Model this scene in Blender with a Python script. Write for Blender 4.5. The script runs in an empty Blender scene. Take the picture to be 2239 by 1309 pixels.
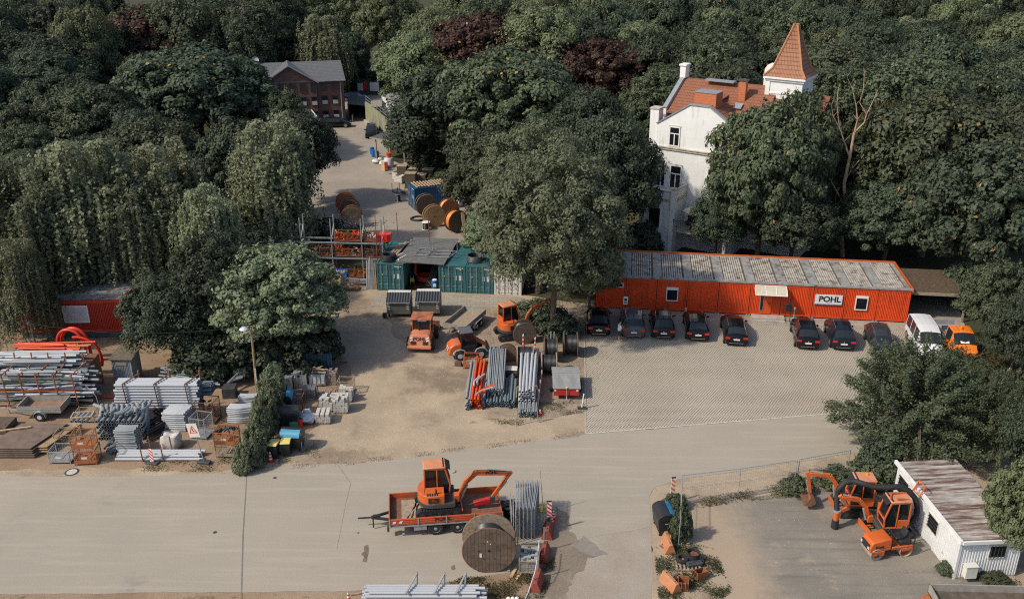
import bpy, math, random
import numpy as np
from mathutils import Vector as V, Matrix
R = math.radians
random.seed(7)
sc = bpy.context.scene
C = sc.collection
# ---------- camera ----------
F, TH, H = 2060.0, R(23.0), 32.5
cam = bpy.data.objects.new('camera', bpy.data.cameras.new('camera')); C.objects.link(cam)
cam.location = (0, 0, H); cam.rotation_euler = (math.pi/2 - TH, 0, 0)
cam.data.sensor_width = 36; cam.data.lens = 36*F/2239; cam.data.clip_end = 2500; cam.data.clip_start = .5
sc.camera = cam
# ---------- world, sun, exposure ----------
SUN_EL = R(44)
sunv = V((-.90, -.40, 0)).normalized()*math.cos(SUN_EL) + V((0, 0, math.sin(SUN_EL)))
w = bpy.data.worlds.new('World'); sc.world = w; w.use_nodes = True
nt = w.node_tree; sky = nt.nodes.new('ShaderNodeTexSky'); sky.sky_type = 'NISHITA'; sky.sun_disc = False; sky.ozone_density = .8
sky.sun_elevation = SUN_EL; sky.sun_rotation = math.atan2(sunv.x, sunv.y); sky.dust_density = 2.0
nt.links.new(sky.outputs[0], nt.nodes['Background'].inputs[0]); nt.nodes['Background'].inputs[1].default_value = .14
sl = bpy.data.lights.new('sun', 'SUN'); sl.energy = 3.5; sl.angle = R(2.2); sl.color = (1, .90, .745)
so = bpy.data.objects.new('sun', sl); C.objects.link(so); so.rotation_euler = sunv.to_track_quat('Z', 'Y').to_euler()
sc.view_settings.view_transform = 'Standard'; sc.view_settings.look = 'None'; sc.view_settings.gamma = 1
sc.view_settings.exposure = .12
sc.cycles.max_bounces = 6; sc.cycles.transparent_max_bounces = 4; sc.cycles.use_denoising = False; sc.cycles.filter_width = 1.1
sc.cycles.diffuse_bounces = 3; sc.cycles.glossy_bounces = 2; sc.cycles.caustics_reflective = False; sc.cycles.caustics_refractive = False

# ---------- helpers ----------
def P(x, y, z=0):
    'the point of the yard, at height z, seen at photograph pixel x, y'
    u = (x-1119.5)/F; v = (654.5-y)/F
    dy = math.cos(TH)+v*math.sin(TH); dz = -math.sin(TH)+v*math.cos(TH)
    t = (H-z)/-dz
    return V((u*t, dy*t, z))
def Zat(y, Y):
    v = (654.5-y)/F
    return H+Y*(-math.sin(TH)+v*math.cos(TH))/(math.cos(TH)+v*math.sin(TH))
def ang(a, b): return math.atan2(b.y-a.y, b.x-a.x)

def nodes(m): m.use_nodes = True; return m.node_tree, m.node_tree.nodes['Principled BSDF']
MATS = {}
def mat(name, c, r=.6, m=0, v=.2, s=3, bump=0, bs=30, rust=None, ra=.5, rs=2.5, dirt=0, coat=0, world=False, wave=None, stretch=None):
    if name in MATS: return MATS[name]
    k = bpy.data.materials.new(name); t, b = nodes(k); N = t.nodes; L = t.links
    if world: co = N.new('ShaderNodeNewGeometry').outputs['Position']
    else: co = N.new('ShaderNodeTexCoord').outputs['Object']
    co2 = co
    if stretch: mp = N.new('ShaderNodeMapping'); mp.inputs['Scale'].default_value = stretch; L.new(co, mp.inputs[0]); co2 = mp.outputs[0]
    def noise(sc_, det=5, ro=.6, co=co):
        n = N.new('ShaderNodeTexNoise'); n.inputs['Scale'].default_value = sc_; n.inputs['Detail'].default_value = det
        n.inputs['Roughness'].default_value = ro; L.new(co, n.inputs['Vector']); return n.outputs['Fac']
    def mix(f, a, bb):
        x = N.new('ShaderNodeMix'); x.data_type = 'RGBA'
        L.new(f, x.inputs[0])
        for i, q in ((6, a), (7, bb)):
            if isinstance(q, tuple): x.inputs[i].default_value = (*q[:3], 1)
            else: L.new(q, x.inputs[i])
        return x.outputs[2]
    def ramp(f, lo, hi):
        x = N.new('ShaderNodeMapRange'); x.inputs[1].default_value = lo; x.inputs[2].default_value = hi; L.new(f, x.inputs[0]); return x.outputs[0]
    col = mix(ramp(noise(s), .3, .7), tuple(q*(1-v) for q in c), tuple(min(1, q*(1+v)) for q in c))
    if rust: col = mix(ramp(noise(rs, 8, .7, co2), .62-ra*.25, .70-ra*.15), col, rust)
    if dirt: col = mix(ramp(noise(1.3, 8, .7), .45, .8), col, tuple(.5*q+.5*d for q, d in zip(c, (.17, .13, .09))))
    if wave:      # (axis 0/1/2, period, dark factor): lengthwise seams or planks
        sx = N.new('ShaderNodeSeparateXYZ'); L.new(co, sx.inputs[0])
        a = N.new('ShaderNodeMath'); a.operation = 'MULTIPLY'; a.inputs[1].default_value = 1/wave[1]; L.new(sx.outputs[wave[0]], a.inputs[0])
        f = N.new('ShaderNodeMath'); f.operation = 'FRACT'; L.new(a.outputs[0], f.inputs[0])
        g = N.new('ShaderNodeMath'); g.operation = 'LESS_THAN'; g.inputs[1].default_value = .12; L.new(f.outputs[0], g.inputs[0])
        col = mix(g.outputs[0], col, tuple(q*wave[2] for q in c))
    L.new(col, b.inputs['Base Color'])
    b.inputs['Roughness'].default_value = r; b.inputs['Metallic'].default_value = m
    if coat: b.inputs['Coat Weight'].default_value = coat; b.inputs['Coat Roughness'].default_value = .05
    if bump:
        bn = N.new('ShaderNodeBump'); bn.inputs['Strength'].default_value = bump; bn.inputs['Distance'].default_value = .02
        L.new(noise(bs, 4), bn.inputs['Height']); L.new(bn.outputs[0], b.inputs['Normal'])
    MATS[name] = k; return k

class MB:
    'collects shapes into one mesh'
    def __init__(s): s.v = []; s.f = []; s.m = []; s.M = Matrix(); s.mi = 0
    def at(s, x=0, y=0, z=0, rz=0, ry=0, rx=0, sc_=1):
        s.M = Matrix.Translation((x, y, z)) @ Matrix.Rotation(rz, 4, 'Z') @ Matrix.Rotation(ry, 4, 'Y') @ Matrix.Rotation(rx, 4, 'X') @ Matrix.Scale(sc_, 4); return s
    def add(s, vs, fs):
        n = len(s.v); s.v += [tuple(s.M @ V(q)) for q in vs]; s.f += [tuple(n+i for i in f) for f in fs]; s.m += [s.mi]*len(fs); return s
    def b(s, x0, x1, y0, y1, z0, z1):
        return s.add([(x0,y0,z0),(x1,y0,z0),(x1,y1,z0),(x0,y1,z0),(x0,y0,z1),(x1,y0,z1),(x1,y1,z1),(x0,y1,z1)],
                     [(0,3,2,1),(4,5,6,7),(0,1,5,4),(1,2,6,5),(2,3,7,6),(3,0,4,7)])
    def c(s, p, q, r, r2=None, n=8, cap=True):
        p, q = V(p), V(q); r2 = r if r2 is None else r2
        d = q-p; k = d.to_track_quat('Z', 'Y'); a = k @ V((1,0,0)); e = k @ V((0,1,0)); vs = []
        for o, rr in ((p, r), (q, r2)):
            vs += [o+a*math.cos(2*math.pi*i/n)*rr+e*math.sin(2*math.pi*i/n)*rr for i in range(n)]
        fs = [(i, (i+1) % n, n+(i+1) % n, n+i) for i in range(n)]
        if cap: fs += [tuple(range(n-1, -1, -1)), tuple(range(n, 2*n))]
        return s.add(vs, fs)
    def ring(s, p, q, ro, ri, n=10):      # a hollow pipe: outer wall, inner wall, end rings
        p, q = V(p), V(q); d = q-p; k = d.to_track_quat('Z', 'Y'); a = k @ V((1,0,0)); e = k @ V((0,1,0)); vs = []
        for o, rr in ((p, ro), (q, ro), (p, ri), (q, ri)):
            vs += [o+a*math.cos(2*math.pi*i/n)*rr+e*math.sin(2*math.pi*i/n)*rr for i in range(n)]
        fs = []
        for i in range(n):
            j = (i+1) % n
            fs += [(i, j, n+j, n+i), (2*n+j, 2*n+i, 3*n+i, 3*n+j), (j, i, 2*n+i, 2*n+j), (n+i, n+j, 3*n+j, 3*n+i)]
        return s.add(vs, fs)
    def t(s, pts, r, n=6, closed=False, r2=None):
        pts = [V(q) for q in pts]; m = len(pts); vs = []; pa = None
        for i, q in enumerate(pts):
            d = (pts[(i+1) % m]-pts[i-1]) if closed else (pts[min(i+1, m-1)]-pts[max(i-1, 0)])
            d.normalize()
            a = (pa - d*pa.dot(d)) if pa else d.orthogonal()
            if a.length < 1e-5: a = d.orthogonal()
            a.normalize(); pa = a; e = d.cross(a)
            rr = r if r2 is None else r+(r2-r)*i/(m-1)
            vs += [q+a*math.cos(2*math.pi*k/n)*rr+e*math.sin(2*math.pi*k/n)*rr for k in range(n)]
        fs = []
        for i in range(m if closed else m-1):
            i2 = (i+1) % m
            fs += [(i*n+k, i*n+(k+1) % n, i2*n+(k+1) % n, i2*n+k) for k in range(n)]
        if not closed: fs += [tuple(range(n-1, -1, -1)), tuple((m-1)*n+k for k in range(n))]
        return s.add(vs, fs)
    def beam(s, p, q, w, h, up=(0,0,1), h2=None, w2=None):   # box section from p to q
        p, q = V(p), V(q); d = (q-p).normalized(); u = V(up); sd = d.cross(u)
        if sd.length < 1e-4: sd = d.cross(V((1,0,0)))
        sd.normalize(); u = sd.cross(d); h2 = h if h2 is None else h2; w2 = w if w2 is None else w2; vs = []
        for o, ww, hh in ((p, w, h), (q, w2, h2)):
            vs += [o-sd*ww/2-u*hh/2, o+sd*ww/2-u*hh/2, o+sd*ww/2+u*hh/2, o-sd*ww/2+u*hh/2]
        return s.add(vs, [(0,3,2,1),(4,5,6,7),(0,1,5,4),(1,2,6,5),(2,3,7,6),(3,0,4,7)])
    def pr(s, prof, ax, lo, hi):     # closed outline pushed along axis 0 x, 1 y, 2 z
        n = len(prof); vs = []
        for e in (lo, hi):
            for a, b_ in prof: vs.append({0:(e,a,b_),1:(a,e,b_),2:(a,b_,e)}[ax])
        return s.add(vs, [tuple(range(n-1,-1,-1)), tuple(range(n,2*n))]+[(i,(i+1)%n,n+(i+1)%n,n+i) for i in range(n)])
    def q(s, *p): return s.add(p, [tuple(range(len(p)))])
    def lathe(s, prof, n=14):        # profile of (r, z) turned about z
        vs = [(r*math.cos(2*math.pi*k/n), r*math.sin(2*math.pi*k/n), z) for r, z in prof for k in range(n)]; m = len(prof)
        return s.add(vs, [(i*n+k, i*n+(k+1)%n, (i+1)*n+(k+1)%n, (i+1)*n+k) for i in range(m-1) for k in range(n)])
    def blob(s, c, r, n=8, sq=(1,1,1), jit=.15, rnd=random):
        vs = []; m = n//2
        for i in range(m+1):
            for k in range(n):
                th = math.pi*i/m; ph = 2*math.pi*k/n; rr = r*(1+rnd.uniform(-jit, jit)) if 0 < i < m else r
                vs.append((c[0]+rr*sq[0]*math.sin(th)*math.cos(ph), c[1]+rr*sq[1]*math.sin(th)*math.sin(ph), c[2]+rr*sq[2]*math.cos(th)))
        return s.add(vs, [((i+1)*n+k, (i+1)*n+(k+1)%n, i*n+(k+1)%n, i*n+k) for i in range(m) for k in range(n)])
    def grid(s, fn, nu, nv):
        vs = [fn(i/nu, j/nv) for i in range(nu+1) for j in range(nv+1)]
        return s.add(vs, [(i*(nv+1)+j, (i+1)*(nv+1)+j, (i+1)*(nv+1)+j+1, i*(nv+1)+j+1) for i in range(nu) for j in range(nv)])
    def done(s, name, mats, parent=None, bev=0, sharp=38, **kw):
        me = bpy.data.meshes.new(name); me.from_pydata(s.v, [], s.f); me.update()
        for k in (mats if isinstance(mats, (list, tuple)) else [mats]): me.materials.append(k)
        me.polygons.foreach_set('material_index', s.m)
        me.polygons.foreach_set('use_smooth', [True]*len(s.f)); me.set_sharp_from_angle(angle=R(sharp))
        o = bpy.data.objects.new(name, me); C.objects.link(o)
        if parent: o.parent = parent
        if bev:
            bm = o.modifiers.new('b', 'BEVEL'); bm.width = bev; bm.segments = 2; bm.limit_method = 'ANGLE'; bm.angle_limit = R(40)
        for a, b_ in kw.items(): o[a] = b_
        return o
def T(name, label, cat, loc=(0,0,0), rz=0, group=None):
    o = bpy.data.objects.new(name, None); C.objects.link(o); o.location = loc; o.rotation_euler = (0,0,rz)
    o['label'] = label; o['category'] = cat
    if group: o['group'] = group
    return o
def solo(o, label, cat, loc=None, rz=None, group=None):
    o['label'] = label; o['category'] = cat
    if group: o['group'] = group
    if loc is not None: o.location = loc
    if rz is not None: o.rotation_euler = (0,0,rz)
    return o
def dup(root, label, loc, rz=None, group=None, sc_=None):
    r = root.copy(); C.objects.link(r); r.location = loc; r['label'] = label
    if rz is not None: r.rotation_euler = (root.rotation_euler[0], root.rotation_euler[1], rz)
    if group: r['group'] = group
    if sc_: r.scale = sc_ if isinstance(sc_, tuple) else (sc_,)*3
    for ch in list(root.children):
        c_ = ch.copy(); C.objects.link(c_); c_.parent = r
        for g in list(ch.children):
            d = g.copy(); C.objects.link(d); d.parent = c_
    return r
def text(name, body, size, m, parent, loc, rot, bold=.012, sx=1, align='CENTER'):
    cu = bpy.data.curves.new(name, 'FONT'); cu.body = body; cu.size = size; cu.offset = bold*size; cu.extrude = .004
    cu.align_x = align; cu.align_y = 'CENTER'; cu.materials.append(m)
    o = bpy.data.objects.new('t_', cu); C.objects.link(o); bpy.context.view_layer.update()
    me = bpy.data.meshes.new_from_object(o); bpy.data.objects.remove(o); me.materials.clear(); me.materials.append(m)
    o = bpy.data.objects.new(name, me); C.objects.link(o); o.parent = parent; o.location = loc; o.rotation_euler = rot; o.scale = (sx, 1, 1)
    return o

# ---------- materials ----------
ORG = mat('orange_paint', (.58,.115,.02), .38, v=.12, s=1.5, dirt=1, coat=.2)
ORGF = mat('faded_orange_paint', (.56,.20,.10), .6, v=.2, s=1.2, dirt=1)
ORGD = mat('dirty_orange_paint', (.50,.11,.03), .55, v=.25, s=2, rust=(.13,.06,.035), ra=.55, rs=3)
REDP = mat('red_paint', (.45,.02,.015), .4, v=.15, dirt=1)
HOSER = mat('red_hose', (.62,.035,.015), .4, v=.1)
PIPEO = mat('orange_pipe', (.62,.075,.015), .4, v=.1)
BLK = mat('black_rubber', (.018,.018,.02), .7, v=.3, s=6)
DKP = mat('black_plastic', (.022,.024,.027), .45, v=.25, s=3, dirt=0)
DGRY = mat('dark_grey_metal', (.07,.075,.08), .5, .3, v=.3)
GALV = mat('galvanised_steel', (.36,.38,.40), .45, .4, v=.2, s=5)
GREY = mat('grey_paint', (.28,.29,.30), .6, v=.2)
LGRY = mat('light_grey_plastic', (.52,.54,.57), .5, v=.12, s=2)
PIPEG = mat('grey_plastic_pipe', (.25,.28,.30), .45, v=.3, s=1.2, dirt=1)
PIPEL = mat('light_grey_pipe', (.40,.42,.45), .45, v=.15, s=.9, dirt=0)
PIPEB = mat('bluish_grey_pipe', (.14,.18,.20), .45, v=.3, s=1.2)
PIPEK = mat('black_pipe', (.03,.03,.032), .5, v=.3)
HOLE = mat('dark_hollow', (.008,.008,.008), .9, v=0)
WHT = mat('white_paint', (.72,.72,.70), .5, v=.08, s=2, dirt=0)
WHTD = mat('dirty_white_paint', (.62,.61,.57), .6, v=.12, s=1.5, rust=(.30,.22,.15), ra=.1)
RED = mat('signal_red', (.65,.03,.02), .4, v=.1)
YEL = mat('yellow_plastic', (.66,.55,.16), .5, v=.15)
BLU = mat('blue_plastic', (.02,.13,.34), .45, v=.15)
LBLU = mat('light_blue_plastic', (.06,.27,.42), .45, v=.15)
WOOD = mat('weathered_wood', (.30,.235,.17), .8, v=.35, s=5, bump=.3)
WOODL = mat('fresh_wood', (.46,.32,.19), .75, v=.25, s=5)
WOODD = mat('dark_weathered_wood', (.105,.075,.055), .8, v=.4, s=4, wave=(0,.16,.35))
WOODR = mat('reel_wood', (.42,.25,.12), .75, v=.3, s=4, wave=(0,.16,.55))
RUST = mat('rusty_steel', (.17,.08,.045), .8, v=.4, s=6)
RUSTO = mat('rusty_orange_steel', (.33,.10,.03), .7, v=.35, s=6, rust=(.12,.05,.03), ra=.4)
PLATE = mat('rusty_steel_plate', (.16,.115,.09), .75, v=.3, s=1.5, rust=(.22,.12,.06), ra=.3)
PLATEL = mat('light_rusty_plate', (.33,.23,.13), .75, v=.3, s=1.5, rust=(.22,.12,.06), ra=.3)
GLASS = mat('dark_window_glass', (.012,.015,.018), .06, v=0); GLASS.node_tree.nodes['Principled BSDF'].inputs['Specular IOR Level'].default_value = .5
SKYGL = mat('car_glass', (.02,.025,.03), .05, v=0); SKYGL.node_tree.nodes['Principled BSDF'].inputs['Specular IOR Level'].default_value = .4
CONC = mat('concrete', (.36,.33,.29), .85, v=.25, s=2, bump=.2)
CONCL = mat('pale_concrete_stone', (.46,.44,.40), .85, v=.25, s=6)
CABLE = mat('black_cable', (.025,.027,.03), .4, v=.4, s=12)
BRWN = mat('brown_timber', (.12,.07,.04), .8, v=.3)
CRT = mat('crate_rust', (.24,.085,.035), .75, v=.3, s=6)
CRO = mat('crate_orange_rust', (.34,.12,.045), .7, v=.3, s=6)
# ================= ground =================
def gmat(name, a, b_, speck=None, sp=.72, s=.25, fine=14, r=.95, bump=.35, streak=None, patch=None):
    k = bpy.data.materials.new(name); t, b = nodes(k); N = t.nodes; L = t.links
    co = N.new('ShaderNodeNewGeometry').outputs['Position']
    def noise(sc_, det=6, ro=.65, vec=None):
        n = N.new('ShaderNodeTexNoise'); n.inputs['Scale'].default_value = sc_; n.inputs['Detail'].default_value = det
        n.inputs['Roughness'].default_value = ro; L.new(vec or co, n.inputs['Vector']); return n.outputs['Fac']
    def ramp(f, lo, hi):
        x = N.new('ShaderNodeMapRange'); x.inputs[1].default_value = lo; x.inputs[2].default_value = hi; L.new(f, x.inputs[0]); return x.outputs[0]
    def mix(f, a, bb, mode=None):
        x = N.new('ShaderNodeMix'); x.data_type = 'RGBA'
        if mode: x.blend_type = mode
        if isinstance(f, float): x.inputs[0].default_value = f
        else: L.new(f, x.inputs[0])
        for i, q in ((6, a), (7, bb)):
            if isinstance(q, tuple): x.inputs[i].default_value = (*q[:3], 1)
            else: L.new(q, x.inputs[i])
        return x.outputs[2]
    col = mix(ramp(noise(s), .35, .65), a, b_)
    if patch: col = mix(ramp(noise(patch[1], 7, .7), patch[2], patch[2]+.12), col, patch[0])
    if streak:
        mp = N.new('ShaderNodeMapping'); mp.inputs['Rotation'].default_value = (0,0,streak[1]); mp.inputs['Scale'].default_value = (.12, 1.6, 1); L.new(co, mp.inputs[0])
        col = mix(ramp(noise(1.2, 5, .6, mp.outputs[0]), .5, .72), col, streak[0])
    f = N.new('ShaderNodeMapRange'); L.new(noise(fine, 3, .8), f.inputs[0]); f.inputs[1].default_value = .3; f.inputs[2].default_value = .7; f.inputs[3].default_value = .72; f.inputs[4].default_value = 1.25
    mm = N.new('ShaderNodeVectorMath'); mm.operation = 'SCALE'; L.new(col, mm.inputs[0]); L.new(f.outputs[0], mm.inputs['Scale']); col = mm.outputs[0]
    if speck: col = mix(ramp(noise(7, 2, .5), sp, sp+.03), col, speck)
    L.new(col, b.inputs['Base Color']); b.inputs['Roughness'].default_value = r; b.inputs['Specular IOR Level'].default_value = .2
    bn = N.new('ShaderNodeBump'); bn.inputs['Strength'].default_value = bump; bn.inputs['Distance'].default_value = .05
    L.new(noise(fine*.6, 4, .7), bn.inputs['Height']); L.new(bn.outputs[0], b.inputs['Normal'])
    return k, mix, ramp, noise, t, b, col
SOIL = gmat('forest_soil', (.045,.05,.025), (.07,.06,.035), fine=3)[0]
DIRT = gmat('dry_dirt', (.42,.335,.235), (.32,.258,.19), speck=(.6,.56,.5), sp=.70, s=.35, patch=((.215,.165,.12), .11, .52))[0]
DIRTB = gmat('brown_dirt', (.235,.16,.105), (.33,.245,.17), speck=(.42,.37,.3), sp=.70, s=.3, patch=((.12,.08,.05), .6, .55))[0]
ROAD = gmat('worn_asphalt', (.345,.308,.25), (.315,.283,.232), s=.12, fine=26, bump=.12, streak=((.375,.335,.275), .1), patch=((.27,.24,.205), .22, .60))[0]
ROADF = gmat('back_yard_paving', (.34,.295,.24), (.27,.24,.20), s=.2, fine=9, bump=.15, patch=((.22,.19,.16), .15, .6))[0]
DRIVE = gmat('driveway_concrete', (.345,.31,.265), (.29,.245,.195), s=.3, fine=18, patch=((.20,.165,.13), .4, .60))[0]
CHIP, mix_, ramp_, noise_, t_, b_, col_ = gmat('asphalt_chips', (.195,.18,.155), (.25,.225,.185), speck=(.45,.43,.4), sp=.70, s=.3, fine=20, streak=((.16,.148,.13), -.4), patch=((.31,.265,.20), .35, .58))
pa_, pb_ = P(1575,1100), P(1690,1330); nn_ = V(((pb_-pa_).y, -(pb_-pa_).x, 0)).normalized(); nn_ = nn_ if nn_.x > 0 else -nn_
vd = t_.nodes.new('ShaderNodeVectorMath'); vd.operation = 'DOT_PRODUCT'; vd.inputs[1].default_value = nn_; t_.links.new(t_.nodes['Geometry'].outputs['Position'], vd.inputs[0])
ad = t_.nodes.new('ShaderNodeMath'); ad.operation = 'MULTIPLY_ADD'; ad.inputs[1].default_value = 4.5; t_.links.new(noise_(.7, 7, .7), ad.inputs[0]); t_.links.new(vd.outputs['Value'], ad.inputs[2])
k0 = nn_.dot(pa_)+2.25
t_.links.new(mix_(ramp_(ad.outputs[0], k0-.6, k0+1.6), (.355,.28,.205), col_), b_.inputs['Base Color'])
GRAV = gmat('leafy_gravel', (.25,.20,.15), (.33,.265,.20), speck=(.42,.37,.3), sp=.64, s=.8, fine=9, patch=((.17,.105,.07), 1.0, .56))[0]
# slabs and grass pavers
SLAB, mix_, ramp_, noise_, t_, b_, col_ = gmat('concrete_slabs', (.37,.335,.28), (.31,.28,.235), s=.5, fine=12, bump=.1)
br = t_.nodes.new('ShaderNodeTexBrick'); br.inputs['Scale'].default_value = 1; br.inputs['Brick Width'].default_value = .8; br.inputs['Row Height'].default_value = .5
br.inputs['Mortar Size'].default_value = .014; br.inputs['Color1'].default_value = (1,1,1,1); br.inputs['Color2'].default_value = (.86,.86,.86,1); br.inputs['Mortar'].default_value = (.45,.42,.38,1)
t_.links.new(t_.nodes['Geometry'].outputs['Position'], br.inputs['Vector']); t_.links.new(mix_(1.0, col_, br.outputs[0], 'MULTIPLY'), b_.inputs['Base Color'])
PAVE, mix_, ramp_, noise_, t_, b_, col_ = gmat('grass_pavers', (.43,.385,.32), (.36,.32,.265), s=.25, fine=8, bump=.1)
mp = t_.nodes.new('ShaderNodeMapping'); mp.inputs['Rotation'].default_value = (0,0,R(45)); mp.inputs['Scale'].default_value = (7.4,4.6,0)
vo = t_.nodes.new('ShaderNodeTexVoronoi'); vo.inputs['Randomness'].default_value = .06; vo.inputs['Scale'].default_value = 1
t_.links.new(t_.nodes['Geometry'].outputs['Position'], mp.inputs[0]); t_.links.new(mp.outputs[0], vo.inputs['Vector'])
hole = t_.nodes.new('ShaderNodeMapRange'); hole.inputs[1].default_value = .22; hole.inputs[2].default_value = .34; t_.links.new(vo.outputs['Distance'], hole.inputs[0])
inner = mix_(ramp_(noise_(.5), .4, .62), (.13,.105,.07), (.12,.115,.07))
t_.links.new(mix_(hole.outputs[0], inner, col_), b_.inputs['Base Color'])

def sheet(name, px, z, m, jit=.0, seg=.5, label=None, world=False):
    pts = [V((*q, 0)) if world else P(*q) for q in px]; out = []
    rn = random.Random(len(px)*31+int(z*10000))
    for i, a in enumerate(pts):
        b2 = pts[(i+1) % len(pts)]; n = max(1, int((b2-a).length/seg)) if jit else 1
        n = min(n, 400); d = (b2-a); nr = V((-d.y, d.x, 0)).normalized(); ph = rn.random()*9
        for k in range(n):
            s_ = k*(b2-a).length/n
            j = jit*(math.sin(s_*1.3+ph)*.6+math.sin(s_*.37+ph*2)*.9+rn.uniform(-.6, .6)) if k else 0
            out.append(a+d*k/n+nr*j)
    m_ = MB(); m_.q(*[(q.x, q.y, z) for q in out]); o = m_.done(name, m); o['kind'] = 'structure'
    if o.data.polygons[0].normal.z < 0: o.data.flip_normals()
    return o
sheet('ground', [(-700,-60),(700,-60),(700,900),(-700,900)], -.02, SOIL, world=True)
sheet('dirt_yard', [(-300,1060),(540,1050),(800,1035),(1031,1005),(1310,975),(1300,665),(1100,640),(820,630),(640,560),(560,690),(300,730),(-300,690)], -.012, DIRT, .12)
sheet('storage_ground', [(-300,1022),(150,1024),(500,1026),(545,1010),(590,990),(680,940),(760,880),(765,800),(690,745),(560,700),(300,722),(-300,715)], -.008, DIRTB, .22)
sheet('leafy_gravel', [(835,680),(1010,668),(1180,672),(1276,700),(1279,905),(1180,915),(1020,890),(1010,800),(940,770),(870,740)], -.008, GRAV, .25)
sheet('back_yard', [(545,545),(1150,560),(1090,470),(1000,420),(860,352),(836,310),(800,262),(800,236),(880,226),(990,214),(990,202),(745,202),(700,260),(640,268),(600,330),(640,400),(560,500)], -.010, ROADF, .1)
sheet('slab_path', [(838,640),(1132,648),(1175,660),(1290,680),(1290,690),(1170,676),(1040,672),(808,668)], -.004, SLAB)
sheet('grass_paver_lot', [(1283,688),(1625,704),(1980,719),(2110,760),(2230,830),(2260,870),(1832,903),(1280,948)], -.006, PAVE)
sheet('slab_strip', [(1286,668),(1631,682),(1985,702),(1990,723),(1625,708),(1284,690)], 0, SLAB)
sheet('carport_floor', [(1984,700),(2110,712),(2085,640),(1975,634)], -.003, SLAB)
road = sheet('road', [(-400,1040),(200,1042),(480,1035),(540,1022),(640,1018),(770,1012),(900,1000),(1031,981),(1281,949),(1830,904),(2450,850),(2450,930),(1850,992),(1740,1010),(1480,1048),(1432,1064),(1420,1085),(1424,1150),(1260,1180),(1215,1225),(1165,1246),(1040,1262),(900,1286),(780,1290),(500,1294),(-400,1300)], .002, ROAD, .035, .4)
sheet('driveway', [(1250,1150),(1424,1110),(1432,1330),(1420,1420),(1150,1420),(1190,1290),(1215,1222)], -.004, DRIVE, .1)
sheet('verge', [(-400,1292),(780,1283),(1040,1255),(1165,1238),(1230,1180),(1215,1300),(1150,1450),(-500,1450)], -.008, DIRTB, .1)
sheet('side_yard', [(1420,1062),(1480,1040),(1740,1004),(1870,985),(2500,960),(2700,1500),(1415,1450),(1428,1200)], -.010, DIRT, .1)
sheet('chip_yard', [(1500,1130),(1560,1092),(1775,1075),(1990,1052),(2105,1245),(2300,1330),(2300,1420),(1600,1420),(1570,1290),(1540,1215),(1510,1165)], -.004, CHIP, .45)
sheet('soil_patch', [(1212,1105),(1236,1118),(1242,1160),(1262,1180),(1290,1190),(1325,1206),(1285,1218),(1262,1250),(1240,1320),(1140,1320),(1185,1250),(1195,1190)], .0045, gmat('damp_soil', (.235,.195,.15), (.18,.148,.115), fine=10, patch=((.31,.265,.21), .6, .55))[0], .16, .25)
# kerbs round the parking lot
def strip(name, px, wd, h, m, z0=-.03):
    b = MB(); pts = [P(*q) for q in px]
    for p, q in zip(pts, pts[1:]): b.beam(p+V((0,0,(h+z0)/2)), q+V((0,0,(h+z0)/2)), wd, h-z0)
    o = b.done(name, m); o['kind'] = 'structure'; return o
strip('kerb', [(1281,948),(1500,930),(1700,914),(1832,903)], .10, .03, CONCL)
strip('kerb', [(1277,690),(1279,800),(1281,947)], .12, .02, CONC)
SEAM = mat('dark_seam', (.17,.15,.125), .9, v=.3)
sheet('road_seam', [(539,1030),(541,1030),(533,1170),(529,1320),(526,1320),(530,1170)], .006, SEAM)
sheet('road_seam', [(739,1018),(741,1018),(768,1056),(757,1098),(737,1200),(736,1200),(756,1098),(766.5,1056)], .006, mat('faint_seam', (.22,.195,.16), .9))
STAIN = mat('oil_stain', (.15,.115,.085), .8, v=.3)
for px in ([(797,1192),(805,1190),(806,1205),(801,1228),(792,1226),(796,1216),(789,1210),(797,1204)], [(986,1238),(993,1234),(996,1243),(990,1246)], [(779,1164),(786,1162),(784,1167)]):
    sheet('road_stain', px, .007, STAIN, .02, .1)
sheet('asphalt_patch', [(1262,1190),(1275,1170),(1310,1200),(1330,1210),(1300,1216),(1270,1206)], .005, mat('asphalt_patch_dark', (.22,.20,.17), .9, v=.15), .05, .2)
b = MB(); c0 = P(157,1031); b.at(c0.x, c0.y, 0)
b.lathe([(0,.012),(.30,.012),(.31,.004)], 24); solo(b.done('manhole_cover', CONCL), 'round pale manhole cover set in the dirt verge', 'manhole cover')
b = MB(); b.at(c0.x, c0.y, 0).lathe([(.33,.003),(.42,.006),(.43,.001)], 24); o = b.done('manhole_ring', DGRY); o['kind'] = 'structure'
b = MB()
for q in ((470,1163),(601,1044)): g = P(*q); b.at(g.x, g.y, 0).lathe([(0,.012),(.11,.012),(.12,.003)], 12)
o = b.done('valve_covers', DGRY); o['kind'] = 'structure'

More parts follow.
